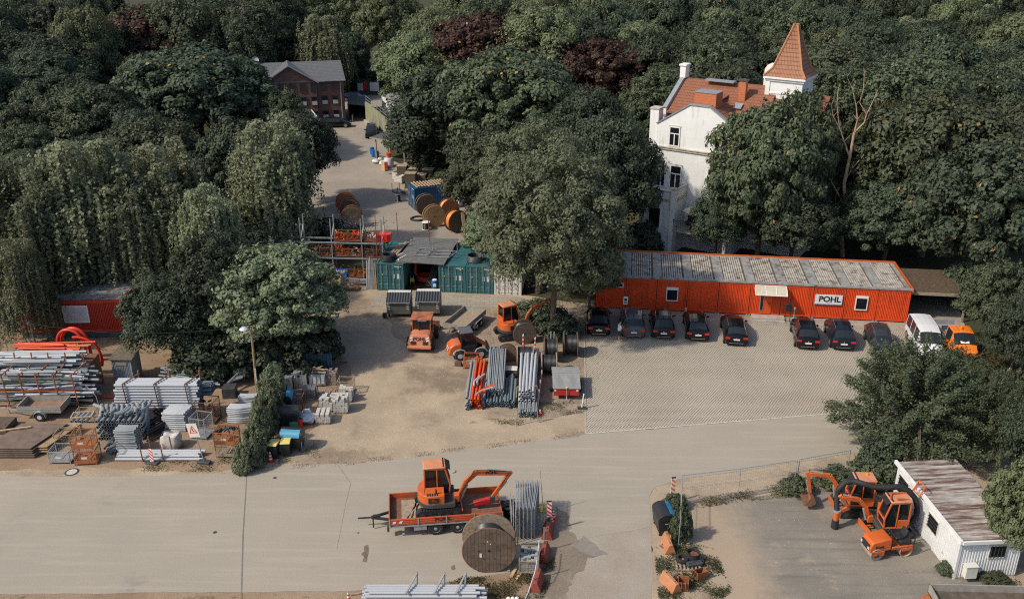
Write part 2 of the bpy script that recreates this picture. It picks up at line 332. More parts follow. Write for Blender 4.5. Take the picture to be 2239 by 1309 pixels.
# ================= red office containers =================
CORR = {}
def corr_wall(b, x0, x1, z0, z1, y, dy, per=.2, dep=.03):     # trapezoid ribs on a plane y, facing dy
    x = x0; pts = []
    while x < x1-1e-3:
        e = min(per, x1-x)
        pts += [(x, y), (x+e*.35, y), (x+e*.5, y+dy*dep), (x+e*.85, y+dy*dep)]; x += e
    pts.append((x1, y))
    for (a, ya), (c, yc) in zip(pts, pts[1:]): b.q((a,ya,z0),(c,yc,z0),(c,yc,z1),(a,ya,z1))
REDC = mat('container_red', (.66,.068,.011), .55, v=.14, s=.5, rust=(.36,.05,.018), ra=.35, rs=1.2, stretch=(2.5,2.5,.25))
ROOFT = mat('galvanised_roof', (.30,.30,.29), .6, .1, v=.3, s=2.5, rust=(.15,.10,.07), ra=.35, rs=1.2)
ROOFM = mat('mossy_roof_panel', (.43,.405,.36), .7, v=.3, s=1.3, rust=(.11,.075,.05), ra=.45, rs=1.6)
A, B_ = P(1301,672), P(1982,706); rz = ang(A, B_); Lr = (B_-A).length
office = T('office_container_block', 'long orange red office container block behind the parked cars', 'building', A, rz)
nm = 10; mw = Lr/nm; D = 6.3; Hh = 2.98
SEAMK = mat('dark_joint', (.05,.02,.012), .8)
for i in range(nm):
    b = MB(); x0, x1 = i*mw+.03, (i+1)*mw-.03
    corr_wall(b, x0+.09, x1-.09, .28, Hh-.28, .04, -1, .13, .03)
    b.b(x0, x0+.09, 0, .16, .08, Hh-.1); b.b(x1-.09, x1, 0, .16, .08, Hh-.1)
    b.b(x0+.002, x1-.002, .003, .2, .1, .28); b.b(x0+.002, x1-.002, .003, .2, Hh-.28, Hh-.08)
    b.b(x0, x1, .05, D, .1, Hh-.1)
    mo = b.done('container_module', REDC, office)
    b = MB()
    for x in (x0, x1-.16):
        b.b(x, x+.16, -.01, .12, 0, .1); b.b(x, x+.16, -.01, .12, Hh-.09, Hh-.02)
    b.done('corner_casting', GALV, mo)
    b = MB(); zz = Hh-.05
    for k in range(9):
        xa = x0+.42+k*(mw-.9)/9
        b.b(xa, xa+.12, .30, D-.22, zz, zz+.055)
    b.done('roof_ribs', ROOFM, mo)
    b = MB(); b.b(x0+.36, x1-.36, .28, D-.2, zz-.06, zz-.001); b.done('roof_recess', mat('leafy_roof', (.10,.075,.055), .9, v=.5, s=8), mo)
b = MB(); b.b(-.06, Lr+.06, -.07, .22, Hh-.07, Hh+.05); b.b(.06, Lr-.06, D-.16, D, Hh-.07, Hh-.01)
for i in range(nm+1): b.b(max(-.05, i*mw-.36), min(Lr-.1, i*mw+.36), .22, D-.16, Hh-.08, Hh+.035)
b.done('roof_flashing', ROOFT, office)
b = MB(); b.b(-.07, Lr+.1, D, D+.10, Hh-.2, Hh+.12); b.b(Lr, Lr+.12, -.06, D, Hh-.22, Hh+.10); b.done('roof_edge', ORG, office)
b = MB()
for i in range(nm+1): b.b(i*mw-.03, i*mw+.03, .06, .3, .05, Hh-.1)
b.done('joint', SEAMK, office)
def window(parent, x, z, w_, h_, y=-.03, fr=.07, m=WHT, shutter=0, pane=None, name='window'):
    b = MB(); b.b(x, x+w_, y-.06, y+.05, z, z+fr).b(x, x+w_, y-.06, y+.05, z+h_-fr-shutter, z+h_).b(x, x+fr, y-.06, y+.05, z+fr, z+h_-fr-shutter).b(x+w_-fr, x+w_, y-.06, y+.05, z+fr, z+h_-fr-shutter)
    fo = b.done(name, m, parent); b = MB(); b.b(x+fr, x+w_-fr, y-.015, y+.03, z+fr, z+h_-fr-shutter); b.done('pane', pane or GLASS, fo); return fo
def offx(px): # photo column of the wall foot -> local x along the wall
    g = P(px, 672+(px-1301)*.05); return (g-A).length
window(office, offx(1345)-.0, 2.0, .62, .42)
window(office, offx(1316), 2.05, .62, .42)
window(office, offx(1454), .98, 1.0, 1.25, shutter=.16)
window(office, offx(1864), .98, 1.0, 1.25, shutter=.12)
# door with tall light, handle
dx = offx(1656)
b = MB(); b.b(dx, dx+1.05, -.035, .02, .22, 2.35); d_ = b.done('door', mat('door_red', (.66,.075,.012), .45, v=.06), office)
b = MB(); b.b(dx+.12, dx+.36, -.06, -.036, .55, 2.2); b.done('door_window', GLASS, d_)
b = MB(); b.b(dx+.09, dx+.12, -.07, -.036, .52, 2.23).b(dx+.36, dx+.39, -.07, -.036, .52, 2.23).b(dx+.12, dx+.36, -.07, -.036, .52, .55).b(dx+.12, dx+.36, -.07, -.036, 2.2, 2.23); b.done('door_window_frame', GALV, d_)
b = MB(); b.b(dx+.78, dx+.95, -.1, -.036, 1.15, 1.2); b.done('handle', DKP, d_)
# sign
sx0 = offx(1776)
b = MB(); b.b(sx0, sx0+2.2, -.09, -.03, 1.32, 2.22); sg = b.done('sign_board', mat('sign_white', (.70,.72,.74), .4, v=.02), office)
b = MB(); b.b(sx0, sx0+2.2, -.096, -.091, 1.32, 1.40); b.done('sign_stripe', mat('sign_blue_grey', (.16,.22,.30), .5), sg)
text('sign_lettering', 'POHL', .66, DKP, sg, (sx0+1.18, -.095, 1.82), (math.pi/2, 0, 0), .035, 1.05)
b = MB(); b.b(sx0+.32, sx0+.56, -.1, -.091, 1.87, 1.93).b(sx0+1.0, sx0+1.4, -.1, -.091, 1.49, 1.51).b(sx0+1.55, sx0+2.1, -.1, -.097, 1.35, 1.37); b.done('sign_arrow', ORG, sg)
# steps, awning
b = MB(); b.b(dx-.55, dx+2.15, -.95, -.06, 0, .17); b.b(dx-.55, dx+2.15, -1.35, -.97, 0, .09)
solo(b.done('doorstep', CONC), 'low concrete doorstep of slabs in front of the office door', 'step', A, rz)
aw = T('door_awning', 'pale curved awning with three panels above the office door', 'awning', A, rz)
b = MB(); ax0, ax1 = dx-.45, dx+2.1
prof = [(0, 2.75), (-.35, 2.68), (-.75, 2.52), (-1.05, 2.28)]
for (ya, za), (yb, zb) in zip(prof, prof[1:]): b.add([(ax0,ya,za),(ax1,ya,za),(ax1,yb,zb),(ax0,yb,zb),(ax0,ya,za+.02),(ax1,ya,za+.02),(ax1,yb,zb+.02),(ax0,yb,zb+.02)], [(0,1,2,3),(4,7,6,5),(0,4,5,1),(3,2,6,7)])
b.done('canopy_sheet', mat('awning_sheet', (.52,.47,.37), .5, v=.1), aw)
b = MB()
for k in range(4):
    x = ax0+(ax1-ax0)*k/3; b.t([(x, y, z+.03) for y, z in prof], .03, 5); b.c((x, 0, 2.55), (x, -1.05, 2.25), .02, n=5)
b.c((ax0, -1.05, 2.3), (ax1, -1.05, 2.3), .035, n=6).c((ax0, 0, 2.78), (ax1, 0, 2.78), .03, n=6)
b.done('awning_frame', WHT, aw)
# carport right of the office
g = P(1995,640,2.5)
cp = T('carport', 'old timber carport roof covered in dead leaves beside the orange offices', 'carport', A, rz)
x0 = Lr+.14; x1 = x0+4.6
b = MB(); b.b(x0, x1, .6, 6.2, 2.42, 2.56); b.done('roof', mat('leafy_bitumen', (.07,.05,.032), .95, v=.4, s=4, rust=(.16,.10,.05), ra=.4, rs=5), cp)
b = MB(); b.b(x0, x1, .52, .6, 2.34, 2.58).b(x1, x1+.06, .52, 6.2, 2.34, 2.58); b.done('fascia', WOOD, cp)
for y in (.72, 5.9):
    b = MB(); b.b(x1-.2, x1-.06, y, y+.14, 0, 2.42); b.done('post', WOOD, cp)
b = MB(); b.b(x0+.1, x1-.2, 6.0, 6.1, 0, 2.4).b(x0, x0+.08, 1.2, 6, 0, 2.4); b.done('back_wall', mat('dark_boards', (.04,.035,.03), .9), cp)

# ================= shipping containers =================
def container(col, Ls, marks=True, name='shipping_container', label='', loc=(0,0,0), rz=0, group=None, h=2.59, stain=None, cat='container'):
    'doors face local -y, length along +y, left front bottom corner at the origin'
    t = T(name, label, cat, loc, rz, group); W = 2.44
    b = MB(); b.b(.05, W-.05, .1, Ls-.1, .1, h-.06)
    y = .12
    while y < Ls-.2:
        for x, s_ in ((.05, -1), (W-.05, 1)):
            b.q((x, y, .15), (x+s_*.04, y+.05, .15), (x+s_*.04, y+.05, h-.12), (x, y, h-.12)); b.q((x+s_*.04, y+.05, .15), (x+s_*.04, y+.16, .15), (x+s_*.04, y+.16, h-.12), (x+s_*.04, y+.05, h-.12)); b.q((x+s_*.04, y+.16, .15), (x, y+.21, .15), (x, y+.21, h-.12), (x+s_*.04, y+.16, h-.12))
        b.b(.15, W-.15, y+.06, y+.14, h-.06, h-.03)
        y += .27
    for x in (0, W-.1):
        for yy in (0, Ls-.1): b.b(x, x+.1, yy, yy+.1, 0, h)
        b.b(x, x+.1, .1, Ls-.1, 0, .14); b.b(x, x+.1, .1, Ls-.1, h-.12, h)
    b.b(.1, W-.1, 0, .1, 0, .12); b.b(.1, W-.1, 0, .1, h-.12, h); b.b(.1, W-.1, Ls-.1, Ls, h-.12, h)
    b.done('container_body', col, t)
    for k in range(2):
        x0, x1 = (.11, W/2-.01) if k == 0 else (W/2+.01, W-.11)
        b = MB(); b.b(x0, x1, .03, .08, .13, h-.13)
        for zz in (.2, .85, 1.45, 2.05): b.b(x0+.04, x1-.04, 0, .03, zz, zz+.07)
        b.b(x0, x0+.05, -.005, .03, .13, h-.13).b(x1-.05, x1, -.005, .03, .13, h-.13)
        dr = b.done('door', col, t)
        b = MB()
        for f in (.27, .75):
            xx = x0+(x1-x0)*f; b.c((xx, -.04, .08), (xx, -.04, h-.06), .022, n=6); b.b(xx-.2, xx+.02, -.075, -.05, .62, .67)
        b.done('lock_rod', GALV if stain is None else stain, dr)
        if marks:
            b = MB()
            if k: b.b(x0+.35, x1-.08, -.012, -.006, 2.30, 2.38).b(x0+.7, x1-.3, -.012, -.006, 2.16, 2.22).b(x0+.25, x0+.42, -.012, -.006, 1.2, 1.62).b(x0+.62, x0+.92, -.012, -.006, 1.18, 1.64)
            else: b.mi = 1; b.pr([(x0+.26, 1.62), (x0+.48, 1.62), (x0+.37, 1.42)], 1, -.012, -.006)
            b.done('door_marking', [WHTD, YEL], dr)
    b = MB()
    for x in (-.005, W-.155):
        for z in (-.002, h-.117): b.b(x, x+.16, -.02, .14, z, z+.12)
    b.done('corner_casting', col, t)
    return t
TEAL = mat('teal_container_paint', (.035,.13,.145), .55, v=.18, s=1.5, rust=(.10,.07,.05), ra=.12)
g1, g4 = P(826,634), P(1083,645); rt = ang(g1, g4)
ux = V((math.cos(rt), math.sin(rt), 0))
gt = 'teal shipping containers behind the slab path'
container(TEAL, 6.06, label='teal shipping container carrying a coil of black hose, left of the open bay', loc=g1, rz=rt, group=gt)
c2 = P(960,638)
container(TEAL, 6.06, label='teal shipping container right of the open bay, under the edge of the grey roof', loc=c2, rz=rt, group=gt)
container(TEAL, 6.06, label='teal shipping container half hidden by the tree branches, beside the white one', loc=c2+ux*2.5, rz=rt, group=gt)
container(WHTD, 6.06, False, label='dirty white shipping container with rust streaks behind the leafy tree', loc=c2+ux*5.0, rz=rt, stain=RUST)
# the open bay between the containers
wv = (c2-g1).length; cr = T('bay_roof', 'dark grey board roof laid over two teal containers above the open bay', 'roof', g1, rt)
b = MB(); b.add([(1.7,.35,2.68),(6.15,-.05,2.68),(6.5,6.0,2.98),(2.2,6.1,2.98),(1.7,.35,2.74),(6.15,-.05,2.74),(6.5,6.0,3.04),(2.2,6.1,3.04)], [(0,3,2,1),(4,5,6,7),(0,1,5,4),(1,2,6,5),(2,3,7,6),(3,0,4,7)])
b.done('roof_board', mat('roof_felt', (.12,.12,.115), .8, v=.3, s=3, rust=(.16,.12,.09), ra=.15), cr)
b = MB(); b.b(1.8, 6.1, .3, .42, 2.60, 2.68).b(1.9, 6.2, 5.6, 5.72, 2.62, 2.9); b.done('rafter', WOOD, cr)
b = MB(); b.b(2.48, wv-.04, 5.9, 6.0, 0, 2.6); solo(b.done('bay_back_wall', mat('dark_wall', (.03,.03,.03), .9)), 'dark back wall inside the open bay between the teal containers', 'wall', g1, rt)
for k, (xa, ya, wa, da) in enumerate(((3.1,1.2,1.5,1.6),(4.9,.2,2.6,1.4))):
    t = T('steel_rack', ['small square steel rack with upright posts on the grey bay roof', 'wide steel rack with upright posts on the grey bay roof'][k], 'rack', g1, rt, 'steel racks on the bay roof')
    if k: xa, ya = 4.3, .9
    ya += .4; z = 2.86+ya*.05
    b = MB()
    b.c((xa,ya,z),(xa+wa*.8,ya,z),.035,n=5).c((xa+.2,ya+da,z+.08),(xa+wa,ya+da,z+.08),.035,n=5).c((xa,ya,z),(xa+.2,ya+da,z+.08),.035,n=5).c((xa+wa*.8,ya,z),(xa+wa,ya+da,z+.08),.035,n=5)
    b.c((xa+.1,ya+da/2,z+.04),(xa+wa*.9,ya+da/2,z+.04),.03,n=5); b.done('rack_frame', GALV, t)
    for (x, y) in ((xa,ya),(xa+wa*.8,ya),(xa+.2,ya+da),(xa+wa,ya+da),(xa+.1,ya+da/2),(xa+wa*.9,ya+da/2)):
        b = MB(); b.c((x,y,z-.1),(x,y,z+1.05),.03,n=5); b.done('rack_post', GALV, t)
for k, (lx, ly) in enumerate(((g1-V((.2,0,0)), 2.2), (c2+ux*2.3, 1.4))):
    b = MB(); rr = (.72, .8)[k]
    for j in range(5):
        for i in range(2 if k == 0 else 1):
            r_ = rr-i*.13-.02*j; b.t([(r_*math.cos(a*.2618), r_*math.sin(a*.2618), .06+j*.1) for a in range(24)], .055, 6, True)
    p_ = lx+V((1.0+.2*(1-k), (.9, 1.4)[k], 2.6)); p_.z = 2.62
    solo(b.done('hose_coil', BLK if k == 0 else DGRY), ['coil of thick black hose on the left teal container', 'coil of grey ribbed hose on the half hidden teal container'][k], 'hose coil', p_)
rn = random.Random(3)
for i in range(9):
    b = MB(); L_ = rn.uniform(2.6, 4.2); x = .55+i*.09; b.at(x+rn.uniform(-.05,.05), 1.6+rn.uniform(0,.5), 2.62+.035*(i % 3)+.03, rz=R(rn.uniform(-14,-4)), ).b(0, .16, 0, L_, 0, .04)
    solo(b.done('roof_plank', WOOD), 'weathered grey plank in the heap on the left teal container', 'plank', g1, rt, 'planks on the left teal container')
for i, (x, y) in enumerate(((1.35, .9), (1.5, 1.15), (1.9, .55))):
    b = MB(); b.at(x, y, 2.66+.0, rz=R(-22)).c((0,0,.07),(0,1.2,.07),.09,n=10)
    b.mi = 1
    for k in range(4): b.c((0,.15+k*.28,.07),(0,.22+k*.28,.07),.092,n=10)
    solo(b.done('striped_post', [WHT, RED]), ['red and white striped tube beside the hose coil, at the planks', 'middle red and white striped tube on the teal container', 'red and white striped tube lying nearest the grey roof edge'][i], 'striped tube', g1+V((0,0,.06)), rt)
# inside the bay
t = T('hose_coil', 'thick orange hose coil lying in the open bay', 'hose coil', P(935,612), 0)
b = MB()
for j in range(3): b.t([(.95*math.cos(a*.2618), .7*math.sin(a*.2618), .13+j*.14) for a in range(24)], .09, 7, True)
b.t([(-.9, 0, .1), (-1.15, .3, .7), (-1.1, .6, 1.3), (-1.2, .9, 1.8)], .13, 7); b.done('hose', PIPEO, t)
b = MB(); g = P(951,632); b.lathe([(0,.0),(.29,0),(.3,.05),(.29,.45),(.3,.47),(.29,.88),(.27,.9),(0,.9)], 16)
o = solo(b.done('blue_drum', BLU), 'blue plastic drum with white label in the open bay', 'drum', g); b = MB(); b.b(-.14,.14,-.31,-.29,.35,.65); b.done('drum_label', WHT, o); b = MB(); b.at(0,0,.91).lathe([(.22,0),(.2,.05),(0,.05)],14); b.done('drum_lid', WHT, o)
b = MB()
for i in range(5): b.t([(i*.14, 0, .1), (i*.14+.35, .5, .8), (i*.12+.9, 1.4, 2.2)], .07, 6)
solo(b.done('black_pipe_bundle', PIPEK), 'black pipes leaning against the right wall of the open bay', 'pipes', P(930,628))
b = MB(); b.lathe([(0,0),(.42,0),(.42,.04),(.2,.05),(.2,.3),(.42,.31),(.42,.35),(0,.35)], 16)
o = solo(b.done('hose_reel', YEL), 'yellow hose reel standing in the dark of the open bay', 'reel', P(897,622)+V((0,0,.45)), 0); o.rotation_euler = (0, R(90), R(10))
b = MB(); b.c((0,0,0),(.5,-.3,0.02),.03,n=6); solo(b.done('orange_pole', PIPEO), 'thin orange pole leaning on the floor of the open bay', 'pole', P(905,628)+V((0,.2,.05)))

# ================= blue container with timber on top =================
BLUC = mat('blue_container_paint', (.012,.075,.17), .5, v=.2, s=1.2)
gb = P(903,459); rb = R(-66)
bc = container(BLUC, 6.06, True, label='dark blue shipping container loaded with planks beside the big cable drums', loc=P(890,449)+V((0,0,0)), rz=rb, h=2.5)
bc.location = P(893,447)
for i in range(16):
    b = MB(); xx = .15+rn.uniform(-.1,.15); y = .3+i*.35; b.b(xx, xx+2.2, y, y+.13, 2.62, 2.68)
    solo(b.done('roof_plank', WOODL), 'pale plank laid across the top of the dark blue container', 'plank', bc.location, rb, 'planks across the blue container')
for k in range(3):
    b = MB(); b.at(.4+.75*k, .3, 2.505)
    b.b(0, .1, 0, 5.5, 0, .1)
    solo(b.done('roof_batten', WOOD), 'long grey timber under the planks on the dark blue container', 'timber', bc.location, rb, 'timbers on the blue container')

# ================= red container at the left =================
rl = T('site_office_container', 'dark red site container with a shuttered window behind the pipe racks', 'container', P(50,741), R(2))
rl.location.z = .55; Lx = 8.3
b = MB(); corr_wall(b, .1, Lx-.1, .2, 2.5, .04, -1, .13, .03); b.b(0,Lx,.04,5.9,.05,2.65); b.b(0,.1,0,.2,0,2.7).b(Lx-.1,Lx,0,.2,0,2.7).b(.1,Lx-.1,.01,.2,0,.2).b(.1,Lx-.1,.01,.2,2.5,2.7); b.done('container_body', mat('container_dark_red', (.42,.035,.018), .5, v=.12), rl)
b = MB()
for k in range(30): b.b(.15, Lx-.15, .3+k*.185, .38+k*.185, 2.66, 2.72)
b.b(.05, Lx-.05, .15, 5.9, 2.651, 2.655); b.done('roof', ROOFT, rl)
window(rl, 3.6, .85, 2.0, 1.45, pane=LGRY, fr=.1)
b = MB(); b.b(0, Lx, .1, .4, -.56, -.05); b.done('plinth', mat('plinth_blue_grey', (.05,.07,.085), .8, v=.5), rl)
rl2 = T('container_box', 'red container corner with pale roof poking out of the birch leaves', 'container', P(288,690), R(-2))
b = MB(); b.b(0, 2.6, 0, 5, .1, 2.6); b.done('container_body', MATS['container_dark_red'], rl2); b = MB(); b.b(-.05, 2.65, -.05, 5, 2.6, 2.68); b.done('roof', ROOFT, rl2)

# ================= white hut =================
g = V((22.95, 39.45, 0)); rh = R(4)
hut = T('site_hut', 'white corrugated site hut with a rusty metal roof beside the excavators', 'hut', g, rh); Lh = 7.2; Wh = 3.3
b = MB(); 
HUTW = mat('hut_white', (.64,.65,.655), .5, v=.06, s=1.5, rust=(.45,.38,.3), ra=0, rs=1.2)
bb = MB(); corr_wall(bb, .05, Wh, .1, 2.25, 0, -1, .15, .035)
b.v += bb.v; b.f += bb.f; b.m += bb.m
b.at(0,0,0,rz=R(-90)); 
x = -Lh
corr_wall(b, -Lh, -.05, .1, 2.3, 0, -1, .15, .035)
b.at(); b.b(.01, Wh-.02, .01, Lh, 0, 2.2); b.b(-.06,.08,-.06,.08,0,2.35)
b.done('wall', HUTW, hut)
b = MB(); n = 46
def rf(u, v_):
    y = u*(Lh+.3)-.15; ph = y/.2*2*math.pi
    return (-.05+v_*(Wh+.2), y, 2.42+.035*math.sin(ph)+.05*v_)
b.grid(rf, 46*6, 1)
RUSTR = mat('rusty_corrugated_roof', (.37,.35,.325), .6, v=.2, s=2, rust=(.11,.055,.04), ra=.75, rs=1, stretch=(.3,5,1))
b.done('roof', RUSTR, hut)
b = MB(); b.b(-.16,-.02,-.2,Lh+.2,2.28,2.50).b(-.02,Wh+.2,-.24,-.14,2.28,2.47); b.done('fascia', WHT, hut)
def barred(x0, y0, z0, w_, h_, alongy, name='window'):
    b = MB(); t = .05
    if alongy:
        b.b(x0-.03, x0+.04, y0, y0+w_, z0, z0+t).b(x0-.03, x0+.04, y0, y0+w_, z0+h_-t, z0+h_).b(x0-.03, x0+.04, y0, y0+t, z0+t, z0+h_-t).b(x0-.03, x0+.04, y0+w_-t, y0+w_, z0+t, z0+h_-t)
        o = b.done(name, WHTD, hut); b = MB(); b.b(x0-.01, x0+.02, y0+t, y0+w_-t, z0+t, z0+h_-t); b.done('pane', GLASS, o); b = MB()
        for k in range(5): b.b(x0-.06, x0-.04, y0, y0+w_, z0+.12+k*h_/5, z0+.145+k*h_/5)
    else:
        b.b(x0, x0+w_, y0-.04, y0+.03, z0, z0+t).b(x0, x0+w_, y0-.04, y0+.03, z0+h_-t, z0+h_).b(x0, x0+t, y0-.04, y0+.03, z0+t, z0+h_-t).b(x0+w_-t, x0+w_, y0-.04, y0+.03, z0+t, z0+h_-t)
        o = b.done(name, WHTD, hut); b = MB(); b.b(x0+t, x0+w_-t, y0-.02, y0+.01, z0+t, z0+h_-t); b.done('pane', GLASS, o); b = MB()
        for k in range(5): b.b(x0+.1+k*w_/5, x0+.12+k*w_/5, y0-.07, y0-.05, z0, z0+h_)
    b.done('window_bars', DGRY, o)
barred(-.04, 2.1, 1.0, 1.1, .95, True); barred(-.04, 5.6, .8, 1.2, 1.2, True); barred(1.55, -.04, 1.25, .95, .8, False)
b = MB(); b.b(.35,.95,-.42,-.05,.3,1.0).b(.32,.98,-.45,-.04,1.0,1.04); solo(b.done('meter_box', WHTD), 'off white metal meter box on the end wall of the white hut', 'meter box', hut.location, rh)

# ================= villa =================
TILE, mx, rp, ns, t_, b_, col_ = gmat('roof_tiles', (.46,.13,.05), (.32,.09,.04), s=1.2, fine=5, bump=.2)
def tile_mat(name, c1, c2, sx, sz):
    k = bpy.data.materials.new(name); t, b = nodes(k); N = t.nodes; L = t.links
    co = N.new('ShaderNodeTexCoord').outputs['Object']
    sep = N.new('ShaderNodeSeparateXYZ'); L.new(co, sep.inputs[0])
    def frac(o, p):
        a = N.new('ShaderNodeMath'); a.operation = 'MULTIPLY'; a.inputs[1].default_value = 1/p; L.new(o, a.inputs[0])
        f = N.new('ShaderNodeMath'); f.operation = 'FRACT'; L.new(a.outputs[0], f.inputs[0]); return f.outputs[0]
    add = N.new('ShaderNodeMath'); add.operation = 'ADD'; L.new(sep.outputs[0], add.inputs[0]); L.new(sep.outputs[1], add.inputs[1])
    fx, fz = frac(add.outputs[0], sx), frac(sep.outputs[2], sz)
    mm = N.new('ShaderNodeMath'); mm.operation = 'MULTIPLY'
    p1 = N.new('ShaderNodeMapRange'); L.new(fx, p1.inputs[0]); p1.inputs[2].default_value = .25; p1.inputs[3].default_value = .45
    p2 = N.new('ShaderNodeMapRange'); L.new(fz, p2.inputs[0]); p2.inputs[2].default_value = .3; p2.inputs[3].default_value = .4
    L.new(p1.outputs[0], mm.inputs[0]); L.new(p2.outputs[0], mm.inputs[1])
    n = N.new('ShaderNodeTexNoise'); n.inputs['Scale'].default_value = 3; n.inputs['Detail'].default_value = 6; L.new(co, n.inputs['Vector'])
    x = N.new('ShaderNodeMix'); x.data_type = 'RGBA'; x.inputs[6].default_value = (*c2, 1); x.inputs[7].default_value = (*c1, 1); L.new(n.outputs['Fac'], x.inputs[0])
    y = N.new('ShaderNodeVectorMath'); y.operation = 'SCALE'; L.new(x.outputs[2], y.inputs[0]); L.new(mm.outputs[0], y.inputs['Scale'])
    L.new(y.outputs[0], b.inputs['Base Color']); b.inputs['Roughness'].default_value = .7
    bn = N.new('ShaderNodeBump'); bn.inputs['Distance'].default_value = .05; bn.inputs['Strength'].default_value = .6; L.new(mm.outputs[0], bn.inputs['Height']); L.new(bn.outputs[0], b.inputs['Normal'])
    return k
TILE = tile_mat('orange_roof_tiles', (.34,.125,.06), (.17,.06,.035), .3, .22)
PLAST = mat('white_plaster', (.73,.74,.735), .8, v=.06, s=.8, rust=(.60,.57,.51), ra=.3, rs=1, stretch=(1.6,1.6,.25))
LEAD = mat('zinc_flashing', (.30,.32,.34), .5, .3, v=.15)
vil = T('villa', 'white plastered villa with orange tiled roofs and pointed corner tower', 'house', (14.3,92.2,0), R(-33))
W1, D1, ze, zr = 8.7, 12.0, 12.2, 14.4
b = MB(); b.pr([(0,0),(W1,0),(W1,ze),(5.3,zr-.1),(3.3,zr-.1),(0,ze)], 1, 0, D1); 
b.b(-.9, 0, .25, 1.3, 0, ze+1.3)          # corner pier
b.b(.0, 3.6, -3.0, 0, 0, 5.7)             # balcony wing
b.b(W1, 14.5, 3, D1, 0, ze-.5)
b.done('wall', PLAST, vil)
b = MB(); b.b(-.05, W1+.05, -.14, 0, 9.75, 9.95).b(-.1, W1+.1, -.22, 0, 9.95, 10.05); b.b(-.98, .08, .17, 1.38, ze+1.3, ze+1.42); b.b(0,3.65,-3.08,-3.0,5.45,5.7).b(3.6,3.7,-3.08,0,5.45,5.7); b.done('cornice', mat('weathered_cornice', (.45,.41,.34), .8, v=.3), vil)
b = MB()
for (x1_, z1_, x2_, z2_) in ((-.05, ze+.02, 3.3, zr), (3.3, zr, 5.3, zr), (5.3, zr, W1+.1, ze-.02)): b.beam((x1_, .15, z1_), (x2_, .15, z2_), .5, .12)
b.beam((-.3, 2.2, 13.3), (-.3, 6.6, 15.9), .45, .16); b.beam((-.3, 6.6, 15.9), (-.3, 10.4, 13.6), .45, .16)
b.b(2.4, 5.4, 5.6, 6.4, 15.75, 15.9)
b.done('flashing', LEAD, vil)
b = MB(); b.pr([(2.2,11.5),(2.2,13.2),(6.6,15.8),(11,13.2),(11,11.5)], 0, -.5, -.1); b.done('gable_parapet', PLAST, vil)
b = MB(); b.b(-.6,.0,6.2,7.2,15.7,16.9).b(-.7,.1,6.1,7.3,16.9,17.05); b.done('chimney', PLAST, vil)
b = MB()
def slab(b, p): q = [V(x)+V((0,0,-.15)) for x in p]; b.add(list(p)+q, [(0,1,2,3),(7,6,5,4),(0,4,5,1),(1,5,6,2),(2,6,7,3),(3,7,4,0)])
slab(b, [(-.0,.3,ze+.15),(3.4,.3,zr),(3.4,8,zr+.1),(0,8,ze+.15)])
slab(b, [(5.2,.3,zr),(W1+.2,.3,ze),(W1+.2,9,ze),(5.2,9,zr)])
slab(b, [(3.3,.35,zr+.02),(5.3,.35,zr+.02),(5.3,6,zr+.4),(3.3,6,zr+.4)])
slab(b, [(-.05,2.2,13.0),(W1+1,2.2,13.0),(W1+1,6.6,15.7),(-.05,6.6,15.7)])
slab(b, [(-.05,6.6,15.7),(W1+1,6.6,15.7),(W1+1,11,13.0),(-.05,11,13.0)])
slab(b, [(W1-.4,2.4,12.6),(14.6,2.4,12.2),(14.6,7,15.2),(W1-.4,7,16.0)])
slab(b, [(W1-.4,7,16.0),(14.6,7,15.2),(14.6,12,12.0),(W1-.4,12,12.4)])
b.done('roof', TILE, vil)
b = MB(); b.b(3.4,5.6,.7,2.4,13.9,15.5); o = b.done('dormer', mat('dormer_tiles', (.46,.15,.06), .7, v=.15, s=6, wave=(2,.22,.6)), vil)
b = MB(); b.b(3.35,5.65,.65,2.45,15.5,15.56); b.done('dormer_cap', LEAD, o)
b = MB(); b.b(6.4,7.1,4.4,4.95,14.2,16.3); o = b.done('chimney', MATS['dormer_tiles'], vil); b = MB(); b.b(6.3,7.2,4.3,5.05,16.3,16.42); b.done('chimney_cap', DGRY, o)
b = MB(); b.pr([(7.3,13),(9.3,13),(9.3,16.9),(9.05,17.3),(8.7,17.5),(7.9,17.5),(7.55,17.3),(7.3,16.9)], 1, 8.9, 9.2); b.done('arched_gable', PLAST, vil)
for (x, y, z) in ((6.4, 3.2, 13.85), (10.9, 4.4, 14.35)):
    b = MB(); b.add([(x,y,z),(x+.8,y,z),(x+.8,y+.7,z+.42),(x,y+.7,z+.42)], [(0,1,2,3)]); b.done('skylight', LEAD, vil)
# tower
tx, ty, ts = 8.7, 5.6, 3.5
b = MB(); b.b(tx, tx+ts, ty, ty+ts, 10, 16.6); b.b(tx-.08, tx+.35, ty-.08, ty+.3, 10, 16.4); tw = b.done('tower', PLAST, vil)
b = MB(); b.b(tx-.3,tx+ts+.3,ty-.3,ty+ts+.3,16.62,16.82).b(tx-.15,tx+ts+.15,ty-.15,ty+ts+.15,16.4,16.62).b(tx-.06,tx+ts+.06,ty-.06,ty+ts+.06,15.2,15.35); b.done('tower_cornice', mat('white_cornice', (.70,.71,.72), .7, v=.08), tw)
b = MB(); cx, cy = tx+ts/2, ty+ts/2
lv = [(ts/2+.28, 16.84), (ts/2-.35, 17.55), (.16, 21.5), (.18, 21.62), (.02, 21.66)]
vs = [(cx+s1*r_, cy+s2*r_, z) for r_, z in lv for s1, s2 in ((-1,-1),(1,-1),(1,1),(-1,1))]
b.add(vs, [(i*4+k, i*4+(k+1)%4, (i+1)*4+(k+1)%4, (i+1)*4+k) for i in range(4) for k in range(4)])
b.done('spire', tile_mat('spire_tiles', (.38,.165,.08), (.21,.085,.045), .3, .38), tw)
b = MB()
